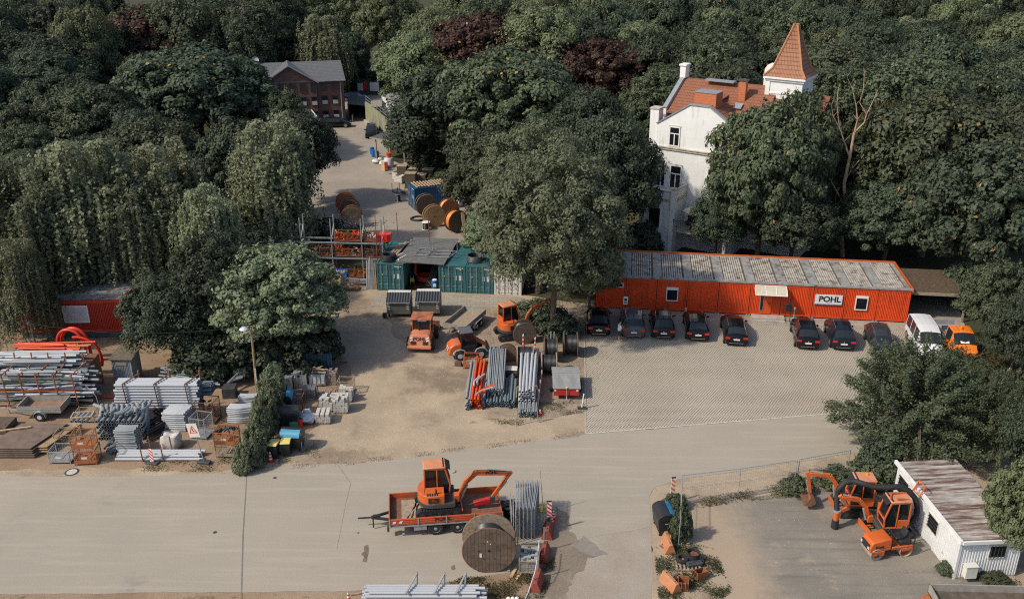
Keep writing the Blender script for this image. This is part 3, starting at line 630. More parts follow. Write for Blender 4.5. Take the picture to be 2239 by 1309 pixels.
for s1, s2 in ((-1,-1),(1,-1),(1,1),(-1,1)): b.t([(cx+s1*r_, cy+s2*r_, z+.03) for r_, z in lv[:4]], .1, 5)
b.done('hip_tiles', mat('hip_tile', (.42,.19,.09), .7, v=.15), tw)
# windows of the villa
for (x, z, w_, h_) in ((1.35,10.15,1.15,1.95),(6.1,10.15,1.15,1.95),(1.7,5.9,1.25,2.4),(-.75+1.0,5.9,1.0,2.3),(5.6,6.5,1.1,2.0),(5.6,2.6,1.1,2.0)):
    y = -.01 if not (x < 1 and z < 2) else -3.01
    fo = window(vil, x, z, w_, h_, y=y, fr=.11)
    b = MB(); b.b(x+.11, x+w_-.11, y-.05, y-.02, z+h_*.62, z+h_*.62+.09).b(x+w_/2-.05, x+w_/2+.05, y-.05, y-.02, z+.1, z+h_*.62); b.done('glazing_bar', WHT, fo)
    b = MB(); b.b(x-.06, x+w_+.06, y-.05, y+.0, z+h_, z+h_+.1); b.done('lintel', MATS['weathered_cornice'], fo)
b = MB(); b.at(0,0,0); window(vil, 1.0, 2.6, 1.3, 2.1, y=-3.01)
b = MB(); b.b(3.3,3.75,-3.15,-2.7,0,6.75); b.b(3.45,3.6,-2.7,0,5.7,6.5).b(0,3.3,-3.05,-2.92,5.7,6.4); b.done('balcony_wall', PLAST, vil)
b = MB(); b.b(3.2,3.85,-3.25,-2.6,6.75,6.85).b(3.4,3.68,-2.6,0,6.5,6.6).b(0,3.2,-3.1,-2.86,6.4,6.5); b.done('balcony_coping', MATS['weathered_cornice'], vil)
b = MB(); b.b(3.7,9.5,-3.2,0,2.6,2.8); b.b(8.9,9.2,-3.1,-2.8,0,2.6).b(3.75,4.1,-3.15,-2.8,0,2.6); b.done('terrace', CONC, vil)
b = MB(); b.b(3.7,9.5,-3.2,-3.15,3.75,3.8)
for k in range(30): b.b(3.75+k*.19,3.78+k*.19,-3.19,-3.16,2.8,3.75)
b.done('terrace_railing', DGRY, vil)
M_ = Matrix.Translation(vil.location) @ Matrix.Rotation(R(-33), 4, 'Z')
t = T('parasol', 'cream garden parasol open on the villa terrace', 'parasol', M_ @ V((5.6,-1.5,2.8)))
b = MB(); b.lathe([(1.5,1.75),(.02,2.35)], 8); b.done('parasol_canopy', mat('cream_fabric', (.60,.55,.45), .8), t); b = MB(); b.c((0,0,0),(0,0,2.4),.03,n=6); b.done('parasol_pole', DGRY, t)
b = MB(); b.lathe([(0,.72),(.55,.72),(.55,.76),(0,.76)], 12); b.c((0,0,0),(0,0,.72),.05,n=6); solo(b.done('terrace_table', DGRY), 'round garden table under the cream parasol', 'table', M_ @ V((5.9,-1.7,2.8)))
b = MB(); b.b(0,1.3,0,.7,0,.4).b(0,1.3,.55,.7,.4,.8); solo(b.done('terrace_sofa', DKP), 'dark garden sofa on the villa terrace', 'sofa', M_ @ V((4.2,-1.2,2.8)), R(-33))

# ================= brick office and things at the far end =================
def brick_mat():
    k = bpy.data.materials.new('red_brick'); t, b = nodes(k); N = t.nodes; L = t.links
    co = N.new('ShaderNodeTexCoord').outputs['Object']; mp = N.new('ShaderNodeMapping'); mp.inputs['Rotation'].default_value = (R(90),0,0); L.new(co, mp.inputs[0])
    br = N.new('ShaderNodeTexBrick'); br.inputs['Scale'].default_value = 1; br.inputs['Brick Width'].default_value = .5; br.inputs['Row Height'].default_value = .16; br.inputs['Mortar Size'].default_value = .012
    br.inputs['Color1'].default_value = (.16,.06,.045,1); br.inputs['Color2'].default_value = (.095,.045,.04,1); br.inputs['Mortar'].default_value = (.20,.16,.14,1); L.new(mp.outputs[0], br.inputs['Vector'])
    L.new(br.outputs[0], b.inputs['Base Color']); b.inputs['Roughness'].default_value = .85; return k
BRICK = brick_mat(); SLATE = mat('dark_roof_tiles', (.11,.115,.12), .6, v=.25, s=4, wave=(2,.16,.45))
q1, q2 = P(757,268), None
rk = R(14); Lk = 19.0
br_o = V((q1.x-Lk*math.cos(rk), q1.y-Lk*math.sin(rk), 0))
bo = T('brick_office', 'three storey red brick office with grey tiled roof and centre gable', 'building', br_o, rk)
b = MB(); b.b(0, Lk, 0, 9, 0, 6.75); gx0, gx1 = Lk-12.2, Lk-4.2
b.pr([(gx0,0),(gx1,0),(gx1,6.6),((gx0+gx1)/2,9.1),(gx0,6.6)], 1, -.35, .5); b.done('wall', BRICK, bo)
b = MB()
slab(b, [(-.3,-.4,6.75),(Lk+.3,-.4,6.75),(Lk+.1,4.5,9.0),(-.3,4.5,9.0)]); slab(b, [(-.3,4.5,9.0),(Lk+.1,4.5,9.0),(Lk+.3,9.4,6.75),(-.3,9.4,6.75)])
gm = (gx0+gx1)/2
slab(b, [(gx0-.3,-.6,6.6),(gm,-.6,9.25),(gm,4.5,9.3),(gx0-.3,4.5,6.6)]); slab(b, [(gm,-.6,9.25),(gx1+.3,-.6,6.6),(gx1+.3,4.5,6.6),(gm,4.5,9.3)])
b.done('roof', SLATE, bo)
b = MB(); b.beam((gx0-.35,-.68,6.5),(gm,-.68,9.2),.1,.16).beam((gm,-.68,9.2),(gx1+.35,-.68,6.5),.1,.16); b.b(gx1+.3,Lk+.3,-.46,-.38,6.6,6.75); b.c((Lk-.5,-.1,0),(Lk-.5,-.1,6.6),.07,n=6); b.done('gutter', GALV, bo)
BLIND = mat('white_blind', (.42,.44,.45), .8)
for r_, (z, h_) in enumerate(((.75,1.35),(3.0,1.35),(5.15,1.35))):
    for k in range(8):
        x = Lk-1.9-k*1.62
        yy = -.02 if not (gx0 < x < gx1) else -.37
        if abs(x-gx1+.4) < .3: continue
        fo = window(bo, x, z, .95, h_, y=yy, fr=.06, m=DGRY)
        if r_ < 2: b = MB(); b.b(x+.07,x+.88,yy-.05,yy-.02,z+.07,z+.65); b.done('blind', BLIND, fo)
b = MB(); b.at(Lk-13,4.5,9.4,rx=R(60)).lathe([(0,.1),(.4,.15),(.55,.3)],14); b.at(); b.c((Lk-13,4.5,9),(Lk-13,4.5,9.5),.04); b.done('satellite_dish', GALV, bo)
lb = T('low_building', 'low grey roofed building in front of the brick office', 'building', P(688,290), R(20))
b = MB(); b.pr([(-9,0),(0,0),(0,2.3),(-4.5,4.6),(-9,2.3)], 1, .4, 9); b.done('wall', mat('grey_render', (.25,.25,.24), .8), lb)
b = MB(); slab(b, [(-4.5,0,4.8),(.5,0,2.3),(.5,9,2.3),(-4.5,9,4.8)]); slab(b, [(-9.5,0,2.3),(-4.5,0,4.8),(-4.5,9,4.8),(-9.5,9,2.3)]); b.done('roof', SLATE, lb)
b = MB(); b.beam((.55,-.06,2.25),(-4.5,-.06,4.78),.12,.3); b.b(.5,.62,0,9,2.2,2.38); b.done('bargeboard', WHT, lb)
g = P(762,266)
cs = T('bin_shelter', 'dark flat shelter with stepped roof beside the brick office', 'shelter', g, R(6))
b = MB()
for k in range(8): b.b(k*.42, k*.42+.42, 0, 7, 2.75-k*.05, 2.83-k*.05)
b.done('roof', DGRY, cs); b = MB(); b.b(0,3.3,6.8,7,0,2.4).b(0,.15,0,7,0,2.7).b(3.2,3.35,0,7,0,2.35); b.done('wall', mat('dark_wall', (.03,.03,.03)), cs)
b = MB(); b.lathe([(.1,0),(.1,1.0),(.14,1.05),(0,1.1)],8); solo(b.done('bollard', GALV), 'short grey bollard at the mouth of the dark shelter', 'bollard', P(771,266))
# retaining wall
w0, w1 = P(800,266), P(838,297)
GW = mat('algae_wall', (.25,.25,.15), .9, v=.2, s=.8, rust=(.16,.17,.17), ra=.5, rs=.35)
wl = T('retaining_wall', 'tall concrete wall stained green along the back yard', 'wall', w0, ang(w0, w1)); Lw = (w1-w0).length+2.5
for k in range(3):
    b = MB(); b.b(k*Lw/3+.02, (k+1)*Lw/3-.02, 0, .3, 0, 3.1-k*.1+.05); b.done('wall_panel', GW, wl)
b = MB(); b.b(0,Lw,-.35,-.02,0,.35); b.done('plinth', CONC, wl)
b = MB()
for z in (3.6,4.1): b.c((.2,.15,z),(Lw,.15,z-.2),.03,n=5)
for k in range(5): b.c((.2+k*2.2,.15,3),(.2+k*2.2,.15,4.1),.03,n=5)
b.done('handrail', GALV, wl)
t = T('white_garage', 'small white garage with flat roof above the retaining wall', 'garage', P(836,249), R(-62))
b = MB(); b.b(0,9,0,5,0,3.0); b.done('wall', PLAST, t); b = MB(); b.b(-.1,9.1,-.1,5.1,3.0,3.15); b.done('roof', GREY, t); b = MB(); b.b(1.2,1.8,-.03,0,1.6,2.0); b.done('vent', DGRY, t)
b = MB(); b.b(-1.9,-.9,0,.08,.8,2.1); b.mi = 1; b.b(-.7,-.2,0,.08,.9,2.2); b.mi = 2; b.b(.3,1.9,0,.08,.7,2.2); b.mi = 3; b.b(-2.1,2.1,.1,.2,0,2.4)
solo(b.done('notice_board', [WHTD, RED, WHT, DGRY]), 'dark notice board with white and red posters past the brick office', 'notice board', P(806,208), R(0))
sh = T('storage_shed', 'open storage shed with grey felt roof beside the back yard', 'shed', P(822,348), R(-32))
b = MB(); b.add([(-.6,-.3,2.9),(6,-.3,2.9),(6,5,3.1),(-.6,5,3.1),(-.6,-.3,3.0),(6,-.3,3.0),(6,5,3.2),(-.6,5,3.2)], [(0,3,2,1),(4,5,6,7),(0,1,5,4),(1,2,6,5),(2,3,7,6),(3,0,4,7)]); b.done('roof', mat('shed_felt', (.075,.08,.085), .8, v=.2), sh)
b = MB(); b.b(-.65,6,-.36,-.3,2.82,3.02); b.done('fascia', WOOD, sh)
for x in (0,2.4,4.8): b = MB(); b.b(x,x+.15,0,.15,0,2.9); b.done('post', WOOD, sh)
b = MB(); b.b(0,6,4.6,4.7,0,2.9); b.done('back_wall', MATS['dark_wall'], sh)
# ================= cars =================
def carpaint(name, c, r=.22): 
    k = mat(name, c, r, 0, v=.05, s=2, coat=.35); k.node_tree.nodes['Principled BSDF'].inputs['Specular IOR Level'].default_value = .25; return k
PB = carpaint('black_car_paint', (.006,.006,.007)); PG = carpaint('grey_car_paint', (.075,.08,.085)); PN = carpaint('dark_blue_car_paint', (.008,.012,.022)); PD = carpaint('dark_grey_car_paint', (.035,.036,.04))
PW = mat('white_van_paint', (.68,.69,.70), .3, v=.04, coat=.5); PO = mat('orange_van_paint', (.78,.20,.02), .35, v=.05, coat=.4); PBL = carpaint('blue_car_paint', (.03,.045,.12))
CHROME = mat('chrome_trim', (.6,.6,.6), .2, .9, v=.05); TAIL = mat('tail_light_red', (.55,.02,.01), .25, v=.1); HEAD = mat('headlight_glass', (.55,.57,.6), .15, v=.1)
TYRE = mat('tyre_rubber', (.02,.02,.02), .85, v=.2); RIM = mat('alloy_rim', (.38,.39,.4), .35, .7, v=.2); PLT = mat('plate_white', (.72,.72,.7), .5, v=.02); PEU = mat('plate_blue', (.02,.1,.4), .5)
KINDS_ = {
 # y (from the rear), z low, half width low, z mid, half width mid, z belt, half width belt, z top, half width top ; flag of the span up to the next station
 'suv': (4.5, [(0,.42,.66,.62,.76,.80,.74,.86,.62,''),(.07,.28,.80,.62,.88,.92,.84,.98,.74,''),(.20,.24,.84,.62,.91,.98,.87,1.08,.76,'R'),(.62,.22,.85,.62,.92,1.00,.88,1.52,.64,''),(.74,.22,.86,.62,.92,1.00,.89,1.58,.65,'S'),(1.25,.22,.86,.62,.92,1.00,.90,1.63,.66,''),(1.36,.22,.86,.62,.92,.99,.90,1.63,.66,'S'),(2.12,.22,.86,.62,.92,.98,.90,1.64,.66,''),(2.2,.22,.86,.62,.92,.98,.90,1.63,.66,'S'),(2.85,.22,.86,.62,.92,.97,.89,1.55,.62,''),(2.93,.22,.86,.62,.92,.97,.89,1.50,.62,'F'),(3.50,.22,.86,.62,.92,.96,.87,1.06,.74,''),(3.7,.22,.86,.62,.92,.93,.85,1.02,.70,''),(4.2,.24,.84,.62,.90,.84,.80,.90,.62,''),(4.42,.3,.76,.58,.84,.74,.72,.78,.55,''),(4.5,.36,.68,.52,.72,.64,.62,.66,.5,'')]),
 'estate': (4.7, [(0,.42,.66,.60,.74,.74,.72,.80,.60,''),(.08,.26,.80,.60,.86,.86,.82,.92,.72,''),(.24,.22,.83,.60,.89,.92,.85,1.02,.72,'R'),(.72,.20,.84,.60,.90,.93,.86,1.38,.60,''),(.84,.20,.84,.60,.90,.93,.87,1.42,.61,'S'),(1.40,.20,.84,.60,.90,.93,.87,1.46,.62,''),(1.5,.20,.84,.60,.90,.92,.87,1.46,.62,'S'),(2.25,.20,.84,.60,.90,.91,.87,1.47,.62,''),(2.33,.20,.84,.60,.90,.91,.87,1.46,.61,'S'),(3.05,.20,.84,.60,.90,.90,.86,1.36,.58,''),(3.12,.20,.84,.60,.90,.90,.86,1.32,.58,'F'),(3.72,.20,.84,.60,.90,.89,.84,.96,.70,''),(3.9,.20,.84,.60,.90,.86,.82,.92,.66,''),(4.4,.22,.82,.58,.88,.76,.76,.82,.6,''),(4.62,.28,.74,.54,.82,.68,.68,.72,.5,''),(4.7,.34,.66,.50,.70,.60,.6,.62,.46,'')]),
 'sedan': (4.6, [(0,.42,.66,.60,.74,.78,.72,.84,.62,''),(.08,.26,.80,.60,.86,.90,.80,.95,.70,''),(.55,.22,.83,.60,.89,.94,.84,1.0,.72,'R'),(1.22,.20,.84,.60,.90,.94,.86,1.36,.58,''),(1.3,.20,.84,.60,.90,.94,.86,1.40,.58,'S'),(1.95,.20,.84,.60,.90,.92,.86,1.42,.60,''),(2.05,.20,.84,.60,.90,.91,.86,1.42,.60,'S'),(2.85,.20,.84,.60,.90,.90,.85,1.34,.57,''),(2.93,.20,.84,.60,.90,.90,.85,1.3,.57,'F'),(3.6,.20,.84,.60,.90,.89,.83,.95,.70,''),(4.3,.22,.82,.58,.88,.76,.76,.82,.6,''),(4.52,.28,.74,.54,.82,.68,.68,.72,.5,''),(4.6,.34,.66,.50,.70,.60,.6,.62,.46,'')]),
 'van': (4.9, [(0,.42,.78,.62,.84,.98,.82,1.60,.72,''),(.06,.26,.86,.62,.91,1.02,.88,1.80,.78,''),(.25,.24,.88,.62,.93,1.03,.90,1.90,.79,'S'),(1.35,.24,.89,.62,.94,1.03,.91,1.94,.80,''),(1.45,.24,.89,.62,.94,1.03,.91,1.94,.80,'S'),(2.45,.24,.89,.62,.94,1.02,.91,1.94,.80,''),(2.55,.24,.89,.62,.94,1.02,.91,1.93,.80,'S'),(3.45,.24,.89,.62,.94,1.01,.90,1.84,.76,''),(3.53,.24,.89,.62,.94,1.01,.90,1.80,.76,'F'),(4.25,.24,.88,.62,.93,1.0,.88,1.14,.82,''),(4.7,.28,.84,.6,.9,.86,.82,.92,.74,''),(4.9,.36,.74,.54,.8,.68,.72,.74,.62,'')]),
}
def wheel(parent, x, y, r=.33, w_=.22, side=1, rim=None, name='wheel', rr=.62):
    b = MB(); b.c((x-w_/2*side, y, r), (x+w_/2*side, y, r), r, n=20); o = b.done(name, TYRE, parent, bev=.02)
    b = MB(); b.c((x+w_/2*side, y, r), (x+(w_/2+.012)*side, y, r), r*rr, n=14); b.done('rim', rim or RIM, o); return o
def car(kind, paint, label, loc, rz, group=None, plate=True, front=False, name='parked_car', rails=True, cat='car', cabonly=False, doorline=True):
    Lc, st = KINDS_[kind]; t = T(name, label, cat, loc, rz, group)
    if cabonly: st = [s_ for s_ in st if s_[0] >= 2.4]; 
    def prof(s_):
        y, zl, wl, zm, wm, zb, wb, zt, wt, f = s_
        return [(-wl,y,zl),(-wm,y,zm),(-wb,y,zb),(-wt,y,zt),(-wt*.55,y,zt+.05),(0,y,zt+.065),(wt*.55,y,zt+.05),(wt,y,zt),(wb,y,zb),(wm,y,zm),(wl,y,zl)]
    body = MB(); win = {}
    for s0, s1 in zip(st, st[1:]):
        p, q = prof(s0), prof(s1)
        for i in range(10):
            f = (p[i], q[i], q[i+1], p[i+1])
            if s0[9] == 'S' and i in (2, 7): win.setdefault(('side_window', i, s0[0]), []).append(f)
            elif s0[9] in 'RF' and s0[9] and 3 <= i <= 6: win.setdefault(('rear_window' if s0[9] == 'R' else 'windscreen', 0, 0), []).append(f)
            else: body.q(*f)
        body.q(p[0], p[10], q[10], q[0])
    body.q(*prof(st[0])); body.q(*reversed(prof(st[-1])))
    bo_ = body.done('body', paint, t, sharp=34)
    for (nme, i, y), fs in win.items():
        b = MB()
        for f in fs: b.q(*f)
        b.done(nme, SKYGL, t)
    wy = [.85, Lc-.85] if not cabonly else [Lc-.85]
    for y in wy:
        for s_ in (-1, 1):
            r_ = .35 if kind != 'sedan' else .33
            wheel(t, s_*.84, y, r_, .22, s_)
            b = MB(); b.c((s_*.80, y, r_+.02), (s_*.925, y, r_+.02), r_+.07, n=20); b.done('wheel_arch', HOLE, t)
    hz = st[1][5]
    if not cabonly:
        for s_ in (-1, 1):
            b = MB(); b.b(min(s_*.50,s_*.86), max(s_*.50,s_*.86), -.03 if kind != 'van' else -.01, .10, hz-.16, hz-.02)
            if kind == 'van': b = MB(); b.b(min(s_*.78,s_*.90), max(s_*.78,s_*.90), -.02, .06, .75, 1.1)
            b.done('tail_light', TAIL, t)
        b = MB(); b.b(-.26,.26,-.045,.02,.60,.71); pl = b.done('number_plate', PLT, t); b = MB(); b.b(-.26,-.22,-.05,-.046,.60,.71); b.done('plate_band', PEU, pl)
        b = MB(); b.b(-.55,.55,-.03,.04,.34,.37); b.done('bumper_trim', CHROME, t)
        b = MB(); b.at(0,-.015,hz-.1,rx=R(90)).lathe([(0,.03),(.05,.03),(.055,0)],10); b.done('badge', CHROME, t)
    for s_ in (-1, 1):
        b = MB(); y = Lc-.06; b.b(min(s_*.45,s_*.74), max(s_*.45,s_*.74), Lc-.28, Lc-.08, .62, .74); b.done('headlight', HEAD, t)
        my = [s_2[0] for s_2 in st if s_2[9] == 'F'][0]-.25
        b = MB(); b.blob((s_*1.0, my, 1.04), .12, 8, (1,.6,.75), 0); b.beam((s_*.86, my, .98),(s_*.95, my, 1.02),.06,.05); b.done('wing_mirror', paint, t)
        if rails and kind in ('suv', 'estate'):
            zt = st[4][7]; b = MB(); b.t([(s_*.60, .9, zt+.02), (s_*.62, 1.0, zt+.09), (s_*.63, 1.9, zt+.13), (s_*.61, 2.6, zt+.06), (s_*.6, 2.75, zt-.02)], .02, 6); b.done('roof_rail', CHROME, t)
    if doorline:
        b = MB()
        for y in (1.4, 2.3):
            if cabonly and y < 2.5: continue
            for s_ in (-1, 1): b.b(min(s_*.90,s_*.93), max(s_*.90,s_*.93), y-.008, y+.008, .35, .62)
        if b.v: b.done('door_gap', HOLE, bo_)
    if kind in ('suv','estate'):
        b = MB(); b.blob((0, .95, st[5][7]+.10), .07, 6, (.6,1.4,.8), 0); b.done('antenna', DKP, t)
        b = MB(); b.beam((-.05,.22,st[2][7]+.08),(.28,.26,st[2][7]+.12),.02,.02); b.done('wiper', DKP, t)
    return t
gc = 'dark cars parked at the orange office'
r7 = R(-7)
car('sedan', PB, 'black saloon with glowing red tail lights, leftmost of the parked cars', P(1309,738), R(-4), gc)
car('suv', PG, 'grey hatchback beside the standing person', P(1385,743), R(-4), gc)
car('suv', PB, 'black car with thin roof rails, third from left, beside the grey hatchback', P(1450,745), R(-5), gc)
car('estate', PB, 'black estate car parked in front of the red and white bollard', P(1525,749), R(-6), gc)
cd_ = car('estate', PB, 'black estate car with a turquoise diamond sticker on its rear window', P(1609,759), r7, gc)
b = MB(); b.at(0, .46, 1.235, rx=R(41), rz=0)
for r_, h_ in ((.16,.125),(.07,.035)):
    n0 = [(r_*math.cos(k*math.pi/2), r_*math.sin(k*math.pi/2), 0) for k in range(4)]; n1 = [(h_*math.cos(k*math.pi/2), h_*math.sin(k*math.pi/2), 0) for k in range(4)]
    b.add(n0+n1, [(k,(k+1)%4,4+(k+1)%4,4+k) for k in range(4)])
b.done('diamond_sticker', mat('turquoise_sticker', (.05,.45,.45), .5), cd_)
car('suv', PB, 'black car with silver window trim parked right of the office mailbox', P(1765,767), R(-9), gc)
car('suv', PN, 'dark blue car under the sign board, second right of the mailbox', P(1843,769), R(-9), gc)
c8 = car('estate', PD, 'dark grey estate parked nose out beside the white van', P(1936,788), R(171), gc)
van = car('van', PW, 'white van parked nose out between the grey estate and the orange pickup', P(2036,790), R(172), None, name='parked_van', rails=False, cat='van')
# cars 8 and the van face the camera, so shift them back by their own length
for o_, L_ in ((c8, 4.7), (van, 4.9)):
    a_ = o_.rotation_euler.z+math.pi/2; o_.location = o_.location-V((math.cos(a_), math.sin(a_), 0))*L_
gf = 'cars at the far end of the back yard'
o_ = car('suv', PB, 'black car parked by the green stained wall in the back yard', P(814,304)+V((-.6,4.3,0)), R(187), gf)
o_ = car('estate', PBL, 'dark blue car on the road behind the brick office', P(748,220), R(-88), gf, rails=False)
o_ = car('estate', PB, 'black car half hidden under the low grey roof', P(702,278), R(-84), gf, rails=False)
# orange double cab pickup
pk = car('van', PO, 'orange crew cab pickup with grey flat bed, rightmost parked vehicle', P(2112,792), R(176), None, name='pickup_truck', rails=False, cat='pickup', cabonly=True)
a_ = pk.rotation_euler.z+math.pi/2; pk.location = pk.location-V((math.cos(a_), math.sin(a_), 0))*4.9
b = MB(); b.b(-.95,.95,-.6,2.3,.62,.72); b.b(-.95,-.9,-.6,2.3,.72,1.12).b(.9,.95,-.6,2.3,.72,1.12).b(-.9,.9,-.6,-.55,.72,1.12).b(-.9,.9,2.22,2.3,.72,1.5); b.done('flat_bed', GREY, pk)
for s_ in (-1,1): wheel(pk, s_*.84, .4, .35, .22, s_)
b = MB(); b.b(-.4,.4,.3,1.1,.72,1.0); b.done('tool_box', DGRY, pk)
b = MB(); b.at(0,3.0,2.0).lathe([(.1,0),(.09,.14),(0,.2)],10); b.done('beacon', mat('amber_beacon', (.8,.25,.02), .3), pk)
b = MB()
for k in range(5): b.b(-.60+k*.3,-.57+k*.3,2.5,3.3,1.995,2.015)
b.done('roof_groove', ORG, pk)
for s_ in (-1,1):
    b = MB(); 
    for k in range(2): b.add([(s_*.55+k*.13,4.72,.84),(s_*.55+.06+k*.13,4.72,.84),(s_*.55+.16+k*.13,4.74,.70),(s_*.55+.10+k*.13,4.74,.70)], [(0,1,2,3)])
    b.v = [(x, y+.12, z+.03) for x, y, z in b.v]; b.done('warning_stripe', WHT, pk)
b = MB(); b.add([(-.3,4.0,1.42),(.35,4.0,1.42),(.35,4.2,1.26),(-.3,4.2,1.26)], [(0,1,2,3)]); b.done('dashboard_paper', WHT, pk)

# ================= person =================
per = T('person', 'person in white t-shirt and dark shorts standing between two parked cars, looking down', 'person', P(1353,746), R(-75))
SKIN = mat('skin', (.42,.24,.16), .6, v=.06); SHIRT = mat('white_shirt', (.66,.67,.68), .85, v=.06); SHORT = mat('dark_shorts', (.03,.03,.03), .85, v=.2); HAIR = mat('dark_hair', (.02,.015,.012), .6)
me = bpy.data.meshes.new('body'); bm_v = [(0,0,.98),(0,.01,1.15),(0,0,1.34),(0,.01,1.47),(0,.05,1.56),(0,.09,1.66),(0,.10,1.74)]
bm_e = [(0,1),(1,2),(2,3),(3,4),(4,5),(5,6)]; rad = [(.15,.11),(.14,.10),(.17,.11),(.07,.06),(.055,.055),(.085,.095),(.07,.08)]
def limb(start, pts, rr):
    k = start
    for q, r_ in zip(pts, rr): bm_v.append(q); bm_e.append((k, len(bm_v)-1)); rad.append((r_, r_)); k = len(bm_v)-1
    return k
for s_ in (-1, 1):
    f = .16 if s_ < 0 else -.06
    limb(0, [(s_*.10,0,.90),(s_*.11,f*.6,.50),(s_*.11,f,.10),(s_*.12,f+.02,.05),(s_*.12,f+.16,.03)], [.095,.062,.042,.04,.035])
    k = limb(2, [(s_*.19,0,1.40),(s_*.24,.04,1.12),(s_*.12,.27,1.22)], [.055,.042,.03])
    k2 = limb(k, [(s_*.09,.33,1.25)], [.032])
    for i in range(4): limb(k2, [(s_*(.05+.018*i),.38,1.27-.012*i),(s_*(.04+.014*i),.405,1.245-.01*i)], [.010,.008])
    limb(k2, [(s_*.06,.34,1.29),(s_*.04,.36,1.31)], [.011,.009])
me.from_pydata([tuple(q) for q in bm_v], bm_e, []); po = bpy.data.objects.new('body', me); C.objects.link(po); po.parent = per; me.materials.append(SKIN)
mo_ = po.modifiers.new('s', 'SKIN')
for i, q in enumerate(me.skin_vertices[0].data): q.radius = rad[i]; q.use_root = (i == 0)
mo_.use_smooth_shade = True; po.modifiers.new('u', 'SUBSURF').render_levels = 2
b = MB(); b.grid(lambda u, v_: ((.175+.02*math.sin(u*7))*math.cos(v_*6.2832)*(1-.35*max(0,u-.8)/.2), (.135)*math.sin(v_*6.2832)*(1-.3*max(0,u-.8)/.2)+.01, .93+u*.55), 8, 14)
for s_ in (-1,1): b.t([(s_*.13,.0,1.42),(s_*.22,.02,1.36),(s_*.25,.04,1.22)], .075, 8)
b.done('shirt', SHIRT, per)
b = MB(); 
for s_ in (-1,1):
    f = .16 if s_ < 0 else -.06; b.t([(s_*.08,0,1.0),(s_*.10,.01,.85),(s_*.11,f*.5,.56)], .115, 9)
b.done('shorts', SHORT, per)
b = MB(); b.blob((0,.085,1.735), .105, 10, (.9,1.05,.85), .06); b.done('hair', HAIR, per)
for s_ in (-1,1):
    f = .16 if s_ < 0 else -.06; b = MB(); b.blob((s_*.12,f+.08,.045), .06, 8, (.8,2.1,.75), 0); b.done('shoe', WHT, per)
b = MB(); b.b(-.035,.035,.36,.375,1.22,1.36); solo(b.done('phone', DKP), 'small dark phone in the hands of the standing person', 'phone', per.location, per.rotation_euler.z)

